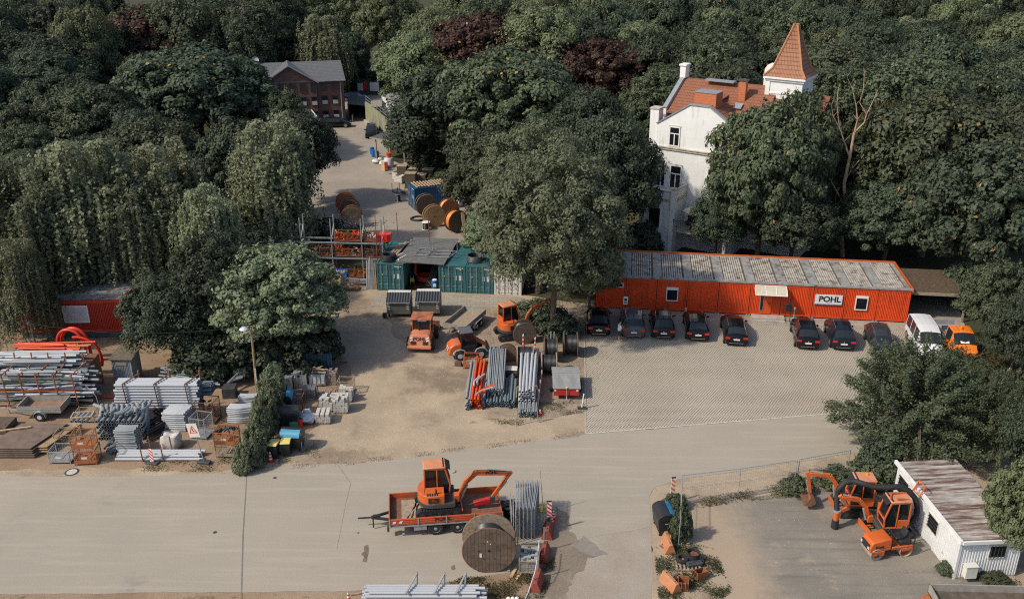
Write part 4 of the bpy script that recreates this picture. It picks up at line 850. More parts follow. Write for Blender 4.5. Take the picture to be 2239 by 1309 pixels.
# ================= machines =================
def prism_cab(b, pts, y0, y1, th=.05):  # frame edges from a side outline (x,z) at both sides
    n = len(pts)
    for y in (y0, y1):
        for i in range(n): b.beam((pts[i][0], y, pts[i][1]), (pts[(i+1)%n][0], y, pts[(i+1)%n][1]), th, th)
    for x, z in pts: b.beam((x, y0, z), (x, y1, z), th, th)
def excavator(label, loc, rz, swing=0, boom=None, att='bucket', paint=ORG, sc_=1, black_roof=True, hose=False, lean=0, rollers=True, name='mini_excavator'):
    t = T(name, label, 'excavator', loc, rz)
    t.scale = (sc_,)*3
    for s_ in (-1, 1):
        b = MB(); L2, z0, r_ = 1.0, .27, .27; pr = []
        for k in range(9): a = math.pi/2+math.pi*k/8; pr.append((-L2+r_*math.cos(a), z0+r_*math.sin(a)))
        for k in range(9): a = -math.pi/2+math.pi*k/8; pr.append((L2+r_*math.cos(a), z0+r_*math.sin(a)))
        b.pr(pr, 1, s_*.78-.2, s_*.78+.2); tr = b.done('track', BLK, t)
        b = MB(); x = -L2
        while x < L2: b.b(x, x+.07, s_*.78-.21, s_*.78+.21, .54, .575); b.b(x, x+.07, s_*.78-.21, s_*.78+.21, -.02, 0); x += .15
        b.done('track_lugs', BLK, tr)
        b = MB(); y = s_*.985
        for x in (-.95,-.5,0,.5,.95): b.c((x,s_*.96,.27),(x,y,.27),.17 if abs(x)>.9 else .1, n=12)
        b.done('track_rollers', DGRY, tr)
    b = MB(); b.b(-.6,.6,-.58,.58,.25,.5); b.done('undercarriage', DGRY, t)
    b = MB(); b.b(1.25,1.32,-.95,.95,.05,.42); b.beam((.6,.3,.3),(1.25,.3,.25),.1,.1); b.beam((.6,-.3,.3),(1.25,-.3,.25),.1,.1); b.done('dozer_blade', paint, t)
    ca, sa = math.cos(swing), math.sin(swing)
    def rot(o):  # turn the upper structure
        o.rotation_euler = (0,0,swing); return o
    b = MB(); b.c((0,0,.5),(0,0,.62),.5,n=20); b.done('turntable', DGRY, t)
    b = MB(); pr = [(.95,-.92),(.95,.92),(-.35,.95)]+[( -.35-.8*math.sin(a), .95*math.cos(a)) for a in [math.pi*k/8 for k in range(1,8)]]+[(-.35,-.95)]
    b.pr(pr, 2, .62, .92); rot(b.done('deck', mat('dark_deck', (.05,.05,.05), .6), t, bev=.04))
    b = MB(); pr2 = [(.35,-.9),(.35,.0),(-.6,.0),(-.6,.9),(-.6,.95)]+[(-.3-.82*math.sin(a), .95*math.cos(a)) for a in [math.pi*k/10 for k in range(1,10)]]+[(-.3,-.95)]
    b.pr(pr2, 2, .90, 1.42); rot(b.done('engine_cover', paint, t, bev=.09))
    b = MB()
    for k in range(4): b.b(-.55,.05,-.96,-.90,1.0+k*.09,1.04+k*.09)
    for k in range(5): b.b(-.6+k*.13,-.52+k*.13,-.85,-.6,1.42,1.432)
    rot(b.done('vent', HOLE, t))
    pts = [(-.72,.9),(.65,.9),(.72,1.5),(.46,2.55),(-.68,2.6)]
    b = MB(); prism_cab(b, pts, .02, .92, .085); b.b(-.74,-.68,.02,.92,.95,1.7); b.b(-.7,.0,.9,.95,.92,1.45).beam((.0,.94,.9),(.0,.94,2.55),.06,.06).beam((.0,0.0,.9),(.0,0.0,2.55),.05,.06); cab = rot(b.done('cab', paint, t, bev=.015))
    b = MB(); b.b(-.76,.5,-.05,.99,2.60,2.71); rot(b.done('cab_roof', mat('sun_faded_orange', (.60,.24,.12), .6, v=.12, dirt=1), t, bev=.05))
    b = MB(); b.pr([(x*.97,z) for x, z in pts], 1, .05, .90); rot(b.done('cab_glass', GLASS, t))
    if black_roof: b = MB(); b.beam((.34,.47,2.74),(.74,.47,2.5),.9,.03); rot(b.done('roof_visor', DKP, t))
    b = MB(); b.c((-.1,-.65,1.4),(-.1,-.65,1.7),.05); b.c((.9,-.05,2.3),(1.05,-.2,2.45),.02); b.blob((1.05,-.2,2.5),.07,6,(.5,1,1.2),0); rot(b.done('exhaust', DKP, t))
    # arm: boom foot, knee, tip, stick end
    B0, B1, B2, S1 = boom; yy = -.22
    def p3(q): return (q[0], yy, q[1])
    b = MB(); m0 = (B0[0]*.45+B1[0]*.55-.12, B0[1]*.45+B1[1]*.55+.12); b.beam(p3(B0), p3(m0), .18, .2, (0,0,1), .27); b.beam(p3(m0), p3(B1), .18, .27, (0,0,1), .30); b.beam(p3(B1), p3(B2), .18, .30, (0,0,1), .18); b.b(.9,1.2,yy-.2,yy+.2,.6,1.05); bo2 = rot(b.done('boom', paint, t, bev=.02))
    b = MB(); b.beam(p3((B2[0]+.12*(1 if B2[0]>B1[0] else 1), B2[1]+.12)), p3(S1), .14, .24, (0,0,1), .14); st_ = rot(b.done('stick', paint, t, bev=.02))
    b = MB(); m1 = ((B0[0]+B1[0])/2, (B0[1]+B1[1])/2+.0); b.c(p3((B0[0]+.15,B0[1]-.15)), p3(m1), .07); b.c(p3(((B1[0]*2+B2[0])/3, B1[1]+.15)), p3((B2[0]-.1, B2[1]+.17)), .055); b.c(p3(((B2[0]*2+S1[0])/3+.2,(B2[1]*2+S1[1])/3)), p3((S1[0]+.15,S1[1]+.1)), .05); rot(b.done('hydraulic_ram', GALV, t))
    b = MB(); b.t([(B0[0],yy-.12,B0[1]+.1),(B1[0]-.1,yy-.14,B1[1]+.22),((B1[0]+B2[0])/2,yy-.14,(B1[1]+B2[1])/2+.25),(B2[0],yy-.13,B2[1]+.2),((B2[0]+S1[0])/2,yy-.13,(B2[1]+S1[1])/2)], .03, 5); rot(b.done('hydraulic_hose', BLK, t))
    if att == 'breaker':
        b = MB(); b.beam((S1[0]-.05,yy,S1[1]-.12),(S1[0]-1.0,yy,S1[1]-.30),.26,.3); rot(b.done('hydraulic_breaker', mat('breaker_red', (.42,.02,.02), .45), t, bev=.03)); b = MB(); b.c((S1[0]-1.0,yy,S1[1]-.3),(S1[0]-1.45,yy,S1[1]-.38),.05); b.b(S1[0]-.1,S1[0]+.2,yy-.12,yy+.12,S1[1]-.25,S1[1]+.1); rot(b.done('breaker_chisel', DGRY, t))
    elif att == 'bucket':
        b = MB(); x, z = S1; pr = [(x+.1,z),(x-.15,z-.1),(x-.25,z-.4),(x+.0,z-.62),(x+.42,z-.6),(x+.5,z-.5),(x+.05,z-.5),(x-.12,z-.36),(x-.05,z-.12),(x+.14,z-.06)]
        b.pr(pr, 1, yy-.55, yy+.55); b.pr([(x+.1,z),(x-.15,z-.1),(x-.25,z-.4),(x,z-.62),(x+.45,z-.6)],1,yy-.57,yy-.53); b.pr([(x+.1,z),(x-.15,z-.1),(x-.25,z-.4),(x,z-.62),(x+.45,z-.6)],1,yy+.53,yy+.57); rot(b.done('bucket', RUST, t))
    return t
# trailer with excavator
tA, tB = P(850,1138,1.2), P(1100,1120,1.2); rt2 = ang(tA, tB); LT = (tB-tA).length
tr = T('flatbed_trailer', 'orange lettered flatbed trailer with twin wheels, carrying the excavator with the red breaker', 'trailer', (tA.x, tA.y, 0), rt2); WT = 2.55
b = MB(); b.b(.05,LT-.05,.05,WT-.05,.78,.9); b.done('bed', RUST, tr)
b = MB(); b.b(0.7,2.2,.3,WT-.3,.9,.93); b.done('bed_boards', WOOD, tr)
rust_in = RUSTO
for nme, q in (('side_board', (0,LT,0,.06,.85,1.25)), ('side_board', (0,LT,WT-.06,WT,.85,1.25)), ('head_board', (0,.06,.06,WT-.06,.85,1.28)), ('tail_board', (LT-.05,LT,.06,WT-.06,.85,1.0))):
    b = MB(); b.b(*q)
    if nme == 'side_board':
        for zz in (.93,1.05,1.17): y_ = q[2]-.015 if q[2] < 1 else q[3]-.002; b.b(.05,LT-.05,y_,y_+.017,zz,zz+.05)
    sb = b.done(nme, mat('trailer_red_orange', (.48,.085,.025), .5, v=.15, dirt=1, rust=(.2,.06,.03), ra=.1), tr, bev=.01)
    if nme == 'side_board' and q[2] < 1:
        text('lettering', 'POHL', .30, DKP, sb, (LT*.47,-.022,1.08), (math.pi/2,0,0), .03, 1.2)
        b = MB()
        for k in range(2): b.add([(.18+k*.35,-.02,.98),(.34+k*.35,-.02,.98),(.42+k*.35,-.02,1.14),(.26+k*.35,-.02,1.14)], [(0,1,2,3)])
        b.done('reflector', WHT, sb)
b = MB(); b.b(0,LT,-.01,.05,.72,.80); b.b(.1,LT-.1,.3,.45,.5,.78).b(.1,LT-.1,WT-.45,WT-.3,.5,.78)
for k in range(5): b.b(.02+k*LT/4.05,.08+k*LT/4.05,-.03,0,.72,1.27)
b.done('chassis', GALV, tr)
b = MB(); b.beam((0,WT/2-.35,.62),(-1.0,WT/2,.6),.1,.14).beam((0,WT/2+.35,.62),(-1.0,WT/2,.6),.1,.14).c((-1.0,WT/2,.6),(-1.75,WT/2,.6),.05).b(-.9,-.5,WT/2-.1,WT/2+.1,.55,.72).c((-.9,WT/2-.25,.1),(-.9,WT/2-.25,.7),.04); b.done('drawbar', DKP, tr)
for x in (2.55, 3.78):
    for s_, y in ((-1,.16),(1,WT-.16)):
        b = MB(); b.c((x,y-.13,.42),(x,y+.13,.42),.42,n=22); o = b.done('wheel', TYRE, tr, bev=.03)
        b = MB(); b.at(x, y+s_*.13, .42, rx=R(90)*(1 if s_ < 0 else -1)).lathe([(.25,.01),(.22,-.03),(.12,-.06),(.09,.02),(0,.03)],16); b.done('rim', GREY, o)
b = MB(); b.b(1.35,2.05,.02,.3,.42,.72); b.done('tool_box', GREY, tr); b = MB(); b.b(-.12,.0,.1,.5,.4,.7); b.done('step', DGRY, tr)
Mt = Matrix.Translation(tr.location) @ Matrix.Rotation(rt2, 4, 'Z')
ex1 = excavator('orange mini excavator with red breaker standing on the orange trailer', Mt @ V((2.75,1.22,.93)), rt2+R(2), R(-2), ((1.15,.85),(2.15,2.35),(4.0,2.15),(3.0,.62)), 'breaker', sc_=1.0)
text('lettering', 'POHL', .26, DKP, ex1, (3.0,-.42,2.33), (math.pi/2,0,R(-2)), .03)
for k in range(3):
    b = MB(); b.b(0,.1,0,2.2,0,.08); solo(b.done('timber', WOOD), 'loose timber lying at the front end of the orange trailer', 'timber', Mt @ V((.75+.3*k,.2+.05*k,.94)), rt2+R(-28+12*k), 'timbers on the orange trailer')
# right hand yard: two excavators, roller
e2 = excavator('orange mini excavator with a rusty bucket, behind the one with the black suction hose', P(1868,1112), R(183), R(-6), ((1.1,.85),(1.75,2.25),(3.0,2.35),(2.75,.95)), 'bucket', sc_=.93)
b = MB(); b.at(-.3,.3,2.66).lathe([(.09,0),(.08,.13),(0,.18)],8); b.done('beacon', MATS['amber_beacon'], e2)
e3 = excavator('orange suction excavator with a long thick black hose arching over its cab', P(1938,1160), R(190), R(-8), ((1.1,.85),(1.9,2.1),(2.9,2.3),(2.5,1.7)), None, sc_=.95, black_roof=True, name='suction_excavator')
b = MB(); b.t([(-.5,.2,2.7),(.3,.2,2.85),(.6,.7,2.8)],.04,5); b.t([(-.5,.8,2.7),(.3,.8,2.85)],.04,5); b.t([(-.5,.2,2.7),(-1.2,.1,2.8),(-1.5,.0,3.0)],.05,5); b.t([(-1.45,-.3,2.5),(-1.75,-.3,3.1),(-1.75,.35,3.1),(-1.45,.35,2.5)],.05,5,True); b.done('hose_carrier', ORG, e3)
e3m = Matrix.Translation(e3.location) @ Matrix.Rotation(e3.rotation_euler.z, 4, 'Z') @ Matrix.Scale(.95, 4)
hp = [(1830,1118,1.1),(1829,1098,1.6),(1831,1078,2.1),(1836,1066,2.5),(1848,1054,2.8),(1866,1051,2.9),(1888,1057,2.9),(1912,1064,2.8),(1940,1065,2.85),(1966,1063,2.9),(1986,1071,2.7),(2000,1087,2.3),(2006,1106,1.8),(2004,1124,1.3),(1995,1140,.9),(1985,1150,.7)]
wp = []
Y0 = {0:46.2}
for i, (x, y, z) in enumerate(hp): wp.append(P(x, y, z))
inv = e3m.inverted(); lp = [inv @ q for q in wp]
sm = []
for i in range(len(lp)-1):
    for k in range(3): sm.append(lp[i].lerp(lp[i+1], k/3))
sm.append(lp[-1])
b = MB(); b.t(sm, .165, 12)
b.done('suction_hose', BLK, e3)
b = MB(); q = lp[0]; b.c(q+V((0,0,.1)), q+V((0,0,-.55)), .2, .17, n=12); b.beam(q+V((-.05,0,-.1)), q+V((-.75,0,.25)), .12, .22); o = b.done('nozzle', ORG, e3); b = MB(); b.c(q+V((0,0,-.55)), q+V((0,0,-1.1)), .2, .22, n=12); b.done('nozzle_skirt', BLK, o); b = MB(); b.c(q+V((0,0,.02)), q+V((0,0,.14)), .23, n=12); b.done('clamp', GALV, o)
text('lettering', 'POHL', .22, DKP, e3, (2.3,.02,2.27), (math.pi/2,0,math.pi), .03)
# roller
ro = T('road_roller', 'small orange tandem roller with black seat beside the white hut', 'roller', P(1936,1208), R(190))
for x, nme in ((-.85,'rear_drum'),(.85,'front_drum')):
    b = MB(); b.ring((x,-.5,.36),(x,.5,.36),.36,.32,20) if x < 0 else b.c((x,-.52,.36),(x,.52,.36),.36,n=22)
    if x < 0: b.c((x,-.3,.36),(x,.3,.36),.31,n=16)
    dr = b.done(nme, mat('drum_steel', (.42,.36,.29), .5, .3, v=.2, dirt=1) if x > 0 else mat('tan_drum', (.40,.28,.2), .6), ro)
    if x < 0: b = MB(); b.c((x,.301,.36),(x,.31,.36),.305,n=16); b.done('drum_plate', mat('drum_red', (.38,.07,.04), .6), dr)
    else: b = MB(); b.at(x,.53,.36,rx=R(-90)).lathe([(.3,.01),(.28,-.02),(.1,.0),(.08,.05),(0,.05)],14); b.done('drum_hub', DGRY, dr)
b = MB(); b.pr([(.05,.55),(1.25,.5),(1.3,.75),(1.15,1.12),(.15,1.3),(.05,1.25)], 1, -.48, .48); b.done('bonnet', ORG, ro, bev=.06)
b = MB(); b.b(1.24,1.31,-.36,.36,.62,.95); b.done('grille', DKP, ro); b = MB(); b.b(1.31,1.33,-.42,-.28,.7,.84).b(1.31,1.33,.28,.42,.7,.84); b.done('headlight', HEAD, ro)
b = MB(); b.b(-1.2,.0,-.5,.5,.55,.72); b.b(-1.2,-.6,.44,.52,.4,.6).b(.45,1.2,.5,.56,.3,.6); b.done('frame', ORGD, ro, bev=.02)
b = MB(); b.b(-1.15,-.45,-.42,.42,.72,1.0); b.done('engine_box', DKP, ro, bev=.04); b = MB(); b.b(-.75,-.3,-.25,.25,1.0,1.12).beam((-.8,0,1.05),(-.95,0,1.5),.46,.1,(1,0,0)); b.done('seat', DKP, ro, bev=.04)
b = MB(); b.t([(.12,0,1.0),(-.05,0,1.35)],.03,6); b.t([(-.05+.0,.17*math.cos(a*.63),1.38+.1*math.sin(a*.63)) for a in range(10)],.018,5,True); b.done('steering_wheel', DKP, ro)
b = MB(); b.t([(-1.25,-.45,.7),(-1.35,-.4,1.35),(-1.35,.4,1.35),(-1.25,.45,.7)],.035,6); b.done('roll_bar', DKP, ro)
text('lettering', 'POHL', .2, DKP, ro, (.72,.492,.82), (math.pi/2,0,math.pi), .03)
# orange loader, rear towards the road
lo = T('wheel_loader', 'faded orange lettered wheel loader seen from behind, with a rusty cab roof', 'wheel loader', P(917,772), R(-4)); lo.scale = (.94,.9,.84)

b = MB(); b.pr([(-.92,.55),(.92,.55),(.98,.95),(.82,1.55),(.6,1.68),(-.6,1.68),(-.82,1.55),(-.98,.95)], 1, .0, 1.7)
b.v = [(x, y+(max(0,z-.75)*.45 if y < .5 else 0), z) for x, y, z in b.v]; b.done('bonnet', ORGF, lo, bev=.07)
b = MB(); b.b(-1.0,1.0,-.12,.3,.45,.72); b.done('counterweight', ORGF, lo, bev=.05)
b = MB(); 
for s_ in (-1,1):
    for k in range(4): b.b(s_*.5-.22,s_*.5+.22,.02+k*.03,.05+k*.04,.86+k*.07,.90+k*.07)
b.done('vent', MATS['dark_joint'], lo)
text('lettering', 'POHL', .42, DKP, lo, (0,.232,1.32), (R(66),0,0), .03)
b = MB(); b.mi = 0
for s_ in (-1,1):
    for k in range(2): x = s_*.68; b.add([(x-.1,.17+k*.1,1.10+k*.22),(x+.1,.206+k*.1,1.18+k*.22),(x+.1,.25+k*.1,1.28+k*.22),(x-.1,.215+k*.1,1.20+k*.22)], [(0,1,2,3)])
b.v = [(x, y-.02, z) for x, y, z in b.v]; b.done('warning_stripe', WHT, lo)
b = MB()
for x in (-.75,.75):
    for y in (1.5,2.7): b.beam((x,y,1.5),(x,y,2.72),.08,.08)
b.b(-.78,.78,1.45,2.8,1.0,1.5); b.done('cab', ORGD, lo); b = MB(); b.b(-.9,.9,1.25,2.95,2.72,2.86); b.done('cab_roof', mat('rusty_orange_roof', (.42,.13,.06), .7, v=.2, rust=(.16,.06,.04), ra=.6, rs=2), lo, bev=.04)
b = MB(); b.b(-.72,.72,1.52,2.68,1.5,2.7); b.done('cab_glass', GLASS, lo); b = MB(); b.c((-.15,1.35,1.6),(-.15,1.35,2.5),.06); b.done('exhaust', DKP, lo); b = MB(); b.b(-.3,.45,1.40,1.44,2.55,2.66); b.done('label_strip', WHTD, lo)
b = MB(); b.b(-.5,.5,2.9,4.0,.6,1.3); b.beam((-.5,3.2,1.2),(-.5,4.9,.5),.15,.25).beam((.5,3.2,1.2),(.5,4.9,.5),.15,.25); b.done('front_frame', ORGF, lo)
b = MB(); b.pr([(4.8,.1),(5.5,.1),(5.6,.2),(4.95,.3),(4.9,1.0),(4.8,1.0)],0,-1.05,1.05); b.done('bucket', RUST, lo)
for s_ in (-1,1):
    for y in (.95,3.3):
        b = MB(); b.c((s_*.78,y,.58),(s_*1.14,y,.58),.58,n=20); o = b.done('wheel', TYRE, lo, bev=.05); b = MB(); b.c((s_*1.1,y,.58),(s_*1.15,y,.58),.26,n=12); b.done('rim', ORGD, o)
# compact black-orange loader, side view
lk = T('compact_loader', 'small orange and black loader with forks lowered beside the cable reels', 'wheel loader', P(981,789), R(14)); lk.scale = (.92,.92,.9)

b = MB(); b.pr([(0,.45),(1.15,.45),(1.15,1.5),(.5,1.45),(.1,1.15)], 1, .0, 1.35); b.done('bonnet', ORG, lk, bev=.12)
b = MB(); b.b(1.1,2.3,.1,1.25,.45,1.2); b.done('frame', DKP, lk); b = MB(); prism_cab(b, [(1.15,1.1),(2.45,1.1),(2.35,1.7),(2.0,2.35),(1.1,2.35)], .1, 1.25, .08); b.done('cab', DKP, lk)
b = MB(); b.b(1.0,2.15,.02,1.33,2.35,2.47); b.done('cab_roof', mat('grey_roof', (.10,.11,.115), .4), lk, bev=.05); b = MB(); b.pr([(1.18,1.1),(2.4,1.1),(2.3,1.7),(1.97,2.33),(1.13,2.33)], 1, .14, 1.21); b.done('cab_glass', GLASS, lk)
for y in (-.08, 1.43):
    for x in (.95, 2.75):
        s_ = -1 if y < 0 else 1; b = MB(); b.c((x,y-.14,.42),(x,y+.14,.42),.42,n=18); o = b.done('wheel', TYRE, lk, bev=.04); b = MB(); b.c((x,y+s_*.13,.42),(x,y+s_*.15,.42),.22,n=12); b.done('rim', LGRY, o)
        b = MB(); b.t([(x-.5,y,.62),(x-.35,y,.88),(x,y,.98),(x+.35,y,.88),(x+.55,y,.6)],.07,6); b.done('mudguard', GREY, lk)
b = MB(); b.beam((2.2,.65,1.7),(3.5,.65,.75),.35,.3,(0,0,1),.2); b.done('lift_arm', ORGD, lk); b = MB(); b.b(3.4,3.5,.1,1.25,.15,1.0); b.beam((3.45,.35,.1),(4.7,.35,.08),.1,.04).beam((3.45,1.0,.1),(4.7,1.0,.08),.1,.04); b.done('forks', DGRY, lk)
b = MB(); b.at(.95,.25,2.47).lathe([(.08,0),(.07,.13),(0,.17)],8); b.done('beacon', MATS['amber_beacon'], lk)
b = MB(); 
for k in range(2): b.add([(.02-.01,.15+k*.4,.9),(.02-.01,.3+k*.4,.9),(.1,.4+k*.4,1.15),(.1,.25+k*.4,1.15)], [(0,3,2,1)])
b.v = [(x-.03,y,z) for x,y,z in b.v]; b.done('warning_stripe', WHT, lk)
b = MB(); b.at(.5,-.01,.62,rx=R(90)).lathe([(0,.01),(.13,.01),(.14,0)],12); b.done('round_badge', WHT, lk)
# orange excavator behind the reels
e4 = excavator('orange mini excavator with closed cab behind the big black cable reel in the yard', P(1118,734), R(15), R(12), ((1.1,.9),(1.9,2.2),(3.3,2.6),(3.9,1.0)), 'bucket', sc_=1.0)

# ================= trailers, dumpsters =================
def box_trailer(label, loc, rz, L_, W_, side, floor, hs=.35, z0=.6, tandem=False, wheels_side=(-1,1), draw=1.2, group=None, fender=True, single=None):
    t = T('box_trailer', label, 'trailer', loc, rz, group)
    b = MB(); b.b(.03,L_-.03,.03,W_-.03,z0-.06,z0); b.done('bed', floor, t)
    for q in ((0,L_,0,.05),(0,L_,W_-.05,W_),(0,.05,.05,W_-.05),(L_-.05,L_,.05,W_-.05)):
        b = MB(); b.b(*q,z0-.05,z0+hs)
        if q[1]-q[0] > 1:
            y = q[2]-.012 if q[2] < .5 else q[3]
            for k in range(2): b.b(0,L_,y,y+.012,z0+.06+k*.14,z0+.12+k*.14)
        b.b(q[0]-.01,q[1]+.01,q[2]-.01,q[3]+.01,z0+hs,z0+hs+.03); b.done('side_board', side, t)
    xs = [L_*.55-.38, L_*.55+.38] if tandem else [single or L_*.52]
    for x in xs:
        for s_, y in ((-1,-.13),(1,W_+.13)):
            b = MB(); b.c((x,y-.09,.32),(x,y+.09,.32),.32,n=18); o = b.done('wheel', TYRE, t, bev=.02); b = MB(); b.c((x,y+s_*.088,.32),(x,y+s_*.1,.32),.16,n=12); b.done('rim', LGRY, o)
    for y in (-.13, W_+.13):
        b = MB(); a0, a1 = xs[0], xs[-1]
        pts = [(a0-.42,.28),(a0-.36,.55),(a0-.12,.72),(a1+.12,.72),(a1+.36,.55),(a1+.42,.28)]
        for p, q in zip(pts, pts[1:]): b.beam((p[0],y,p[1]),(q[0],y,q[1]),.24,.03,(0,0,1))
        b.done('mudguard', GREY, t)
    b = MB(); b.beam((0,W_/2-.4,.5),(-draw,W_/2,.5),.07,.07).beam((0,W_/2+.4,.5),(-draw,W_/2,.5),.07,.07).c((-draw,W_/2,.5),(-draw-.4,W_/2,.5),.05); b.c((-draw+.1,W_/2+.12,.05),(-draw+.1,W_/2+.12,.7),.035); b.done('drawbar', GALV, t)
    return t
TW = mat('grey_trailer_board', (.30,.285,.26), .7, v=.2, s=3, dirt=1)
p_ = P(1018,738)
q_ = P(981,716); d1 = P(1060,690)-p_
box_trailer('grey tandem trailer with wooden floor beside the two tin roofed skips', (p_.x, p_.y, 0), math.atan2(d1.y, d1.x)-R(6), 3.8, 2.0, TW, WOOD, tandem=True, draw=1.0).location = (p_.x, p_.y, 0)
box_trailer('small grey single axle trailer in front of the steel pipe rack', P(42,918), R(0), 2.95, 1.6, TW, mat('brown_ply', (.24,.15,.10), .7, v=.2), draw=1.2, hs=.4)
bt = T('flat_trailer', 'grey flatbed with rusty floor cut off by the bottom right corner of the photo', 'trailer', P(2062,1394), R(-2))
b = MB(); b.b(0,5.5,0,2.4,.75,.85); b.done('bed', mat('dark_bed', (.10,.078,.06), .85, v=.35), bt)
for q in ((0,5.5,2.34,2.4),(0,.06,0,2.4),(5.44,5.5,0,2.4)): b = MB(); b.b(*q,.8,1.25); b.done('side_board', TW, bt)
b = MB(); b.add([(-.1,.1,.85),(-1.3,.9,.7),(-1.3,1.3,.7),(-.1,2.1,.85),(-.1,.1,.92),(-1.3,.9,.77),(-1.3,1.3,.77),(-.1,2.1,.92)],[(0,1,2,3),(7,6,5,4),(0,4,5,1),(1,5,6,2),(2,6,7,3)]); b.done('drawbar', RUSTO, bt)
b = MB(); b.c((1.5,-.1,.4),(1.5,.15,.4),.4,n=16); b.done('wheel', TYRE, bt)
def skip(label, loc, rz, W_, D_, open_):
    t = T('lidded_skip', label, 'skip', loc, rz, 'tin roofed skips in the yard')
    b = MB(); b.pr([(.15,.35),(D_-.15,.35),(D_,1.5),(0,1.5)],0,0,W_); b.done('skip_body', mat('olive_grey_paint', (.13,.13,.11), .6, v=.2, dirt=1), t)
    z0 = 1.5
    b = MB(); b.b(.05,W_-.05,D_*.55,D_*.8,z0+.43,z0+.50); b.done('ridge_board', WHTD, t)
    for k, (ya, za, yb, zb) in enumerate(((-.08,z0,D_*.55,z0+.48),(D_+.08,z0+.1,D_*.8,z0+.5))):
        n = 9; b = MB()
        b.grid(lambda u, v_: (u*W_, ya+(yb-ya)*v_, za+(zb-za)*v_+.035*math.cos(u*n*2*math.pi)), n*6, 1); b.done('tin_lid', mat('dark_tin_lid', (.05,.058,.065), .45, .2, v=.15), t)
    b = MB(); b.pr([(.0,z0),(D_,z0),(D_*.8,z0+.44),(D_*.55,z0+.44)],0,.02,.06); b.pr([(.0,z0),(D_,z0),(D_*.8,z0+.44),(D_*.55,z0+.44)],0,W_-.06,W_-.02); b.b(0,W_,-.1,-.06,z0-.08,z0); b.done('lid_frame', GREY, t)
    for s_ in (-1, 1):
        x = .2 if s_ < 0 else W_-.2; b = MB()
        for k in range(3): b.add([(x-.1,-.0+.02,1.35-k*.2),(x+.1,.0+.02,1.27-k*.2),(x+.1,.02,1.19-k*.2),(x-.1,.02,1.27-k*.2)],[(0,1,2,3)])
        b.done('warning_stripe', WHTD, t)
        b = MB(); b.c((x-.1 if s_<0 else x+.02,.4,.17),(x-.02 if s_<0 else x+.1,.4,.17),.17,n=12); b.done('wheel', TYRE, t)
    b = MB(); b.b(-.35,-.02,-.1,.2,.1,.45); b.done('tow_wheel', BLK, t)
    return t
skip('lidded skip with dark corrugated tin lid, the left one above the wheel loader', P(846,696), R(-1), 2.0, 1.8, 0)
skip('lidded skip with dark corrugated tin lid, the right one by the grey trailer', P(909,694), R(-1), 2.05, 1.9, 1)
# red spreader with silver lid
rs = T('covered_trailer', 'small red trailer with a folded silver lid beside the parking lot', 'trailer', P(1209,874), R(-1)); 
b = MB(); b.b(0.05,1.85,.0,3.0,.35,.9); b.done('box', REDP, rs, bev=.03)
b = MB(); SIL = mat('silver_sheet', (.34,.345,.34), .5, .25, v=.1, s=2)
y0, y1, y2 = -.08, 2.1, 2.9
for k in range(4):
    xa, xb = k*.49-.02, (k+1)*.49-.02; s_ = 1 if k % 2 == 0 else -1
    za, zb = (.93, .96) if s_ > 0 else (.96, .93)
    if s_ > 0: b.add([(xa,y0,.94),(xb,y0,.94),(xb,y1,1.0),(xa,y1,1.0),((xa+xb)/2,(y0+y1)/2,1.0)], [(0,1,4),(1,2,4),(2,3,4),(3,0,4)])
    else: b.add([(xa,y0,.94),(xb,y0,.94),(xb,y1,1.0),(xa,y1,1.0),((xa+xb)/2,(y0+y1)/2,.94)], [(0,1,4),(1,2,4),(2,3,4),(3,0,4)])
b.b(-.04,1.96,y1,y2,1.0,1.05).b(-.06,1.98,y2,y2+.06,.9,1.12); b.done('lid', SIL, rs, sharp=1)
for x in (.15,1.7): b = MB(); b.b(x-.07,x+.07,-.03,.0,.72,.84); b.done('lamp', WHT, rs)
b = MB(); b.c((.95,-.05,.35),(.95,-.45,.2),.035).c((.95,-.1,.95),(.95,-.08,.3),.03); b.done('prop', GALV, rs); b = MB(); b.at(.95,-.03,1.0).lathe([(0,.05),(.07,.05),(.08,0)],10); b.done('cap', YEL, rs)
for x in (-.1, 2.0): b = MB(); b.c((x-.08,1.4,.33),(x+.08,1.4,.33),.33,n=16); b.done('wheel', TYRE, rs)
# ================= shared small builders =================
PROTO = {}
CORE = MB(); CORE_M = []
def core(p, q, r, m):     # pipes buried in a stack, where nobody could count them
    if m not in CORE_M: CORE_M.append(m)
    CORE.mi = CORE_M.index(m); CORE.c(p, q, r, n=8)
def pipe(p, q, r, m, label, group, name='pipe', cat='pipe', key='ring'):
    'one straight pipe from p to q; the mesh is shared, the object is scaled to size'
    k = (key, m.name)
    if k not in PROTO:
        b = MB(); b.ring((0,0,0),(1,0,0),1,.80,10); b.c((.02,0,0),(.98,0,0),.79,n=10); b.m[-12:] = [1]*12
        me = b.done(name, [m, HOLE]); PROTO[k] = me.data; bpy.data.objects.remove(me)
    o = bpy.data.objects.new(name, PROTO[k]); C.objects.link(o); p, q = V(p), V(q); d = q-p
    o.location = p; o.rotation_mode = 'QUATERNION'; o.rotation_quaternion = d.to_track_quat('X', 'Z'); o.scale = (d.length, r, r)
    o['label'] = label; o['category'] = cat; o['group'] = group; return o
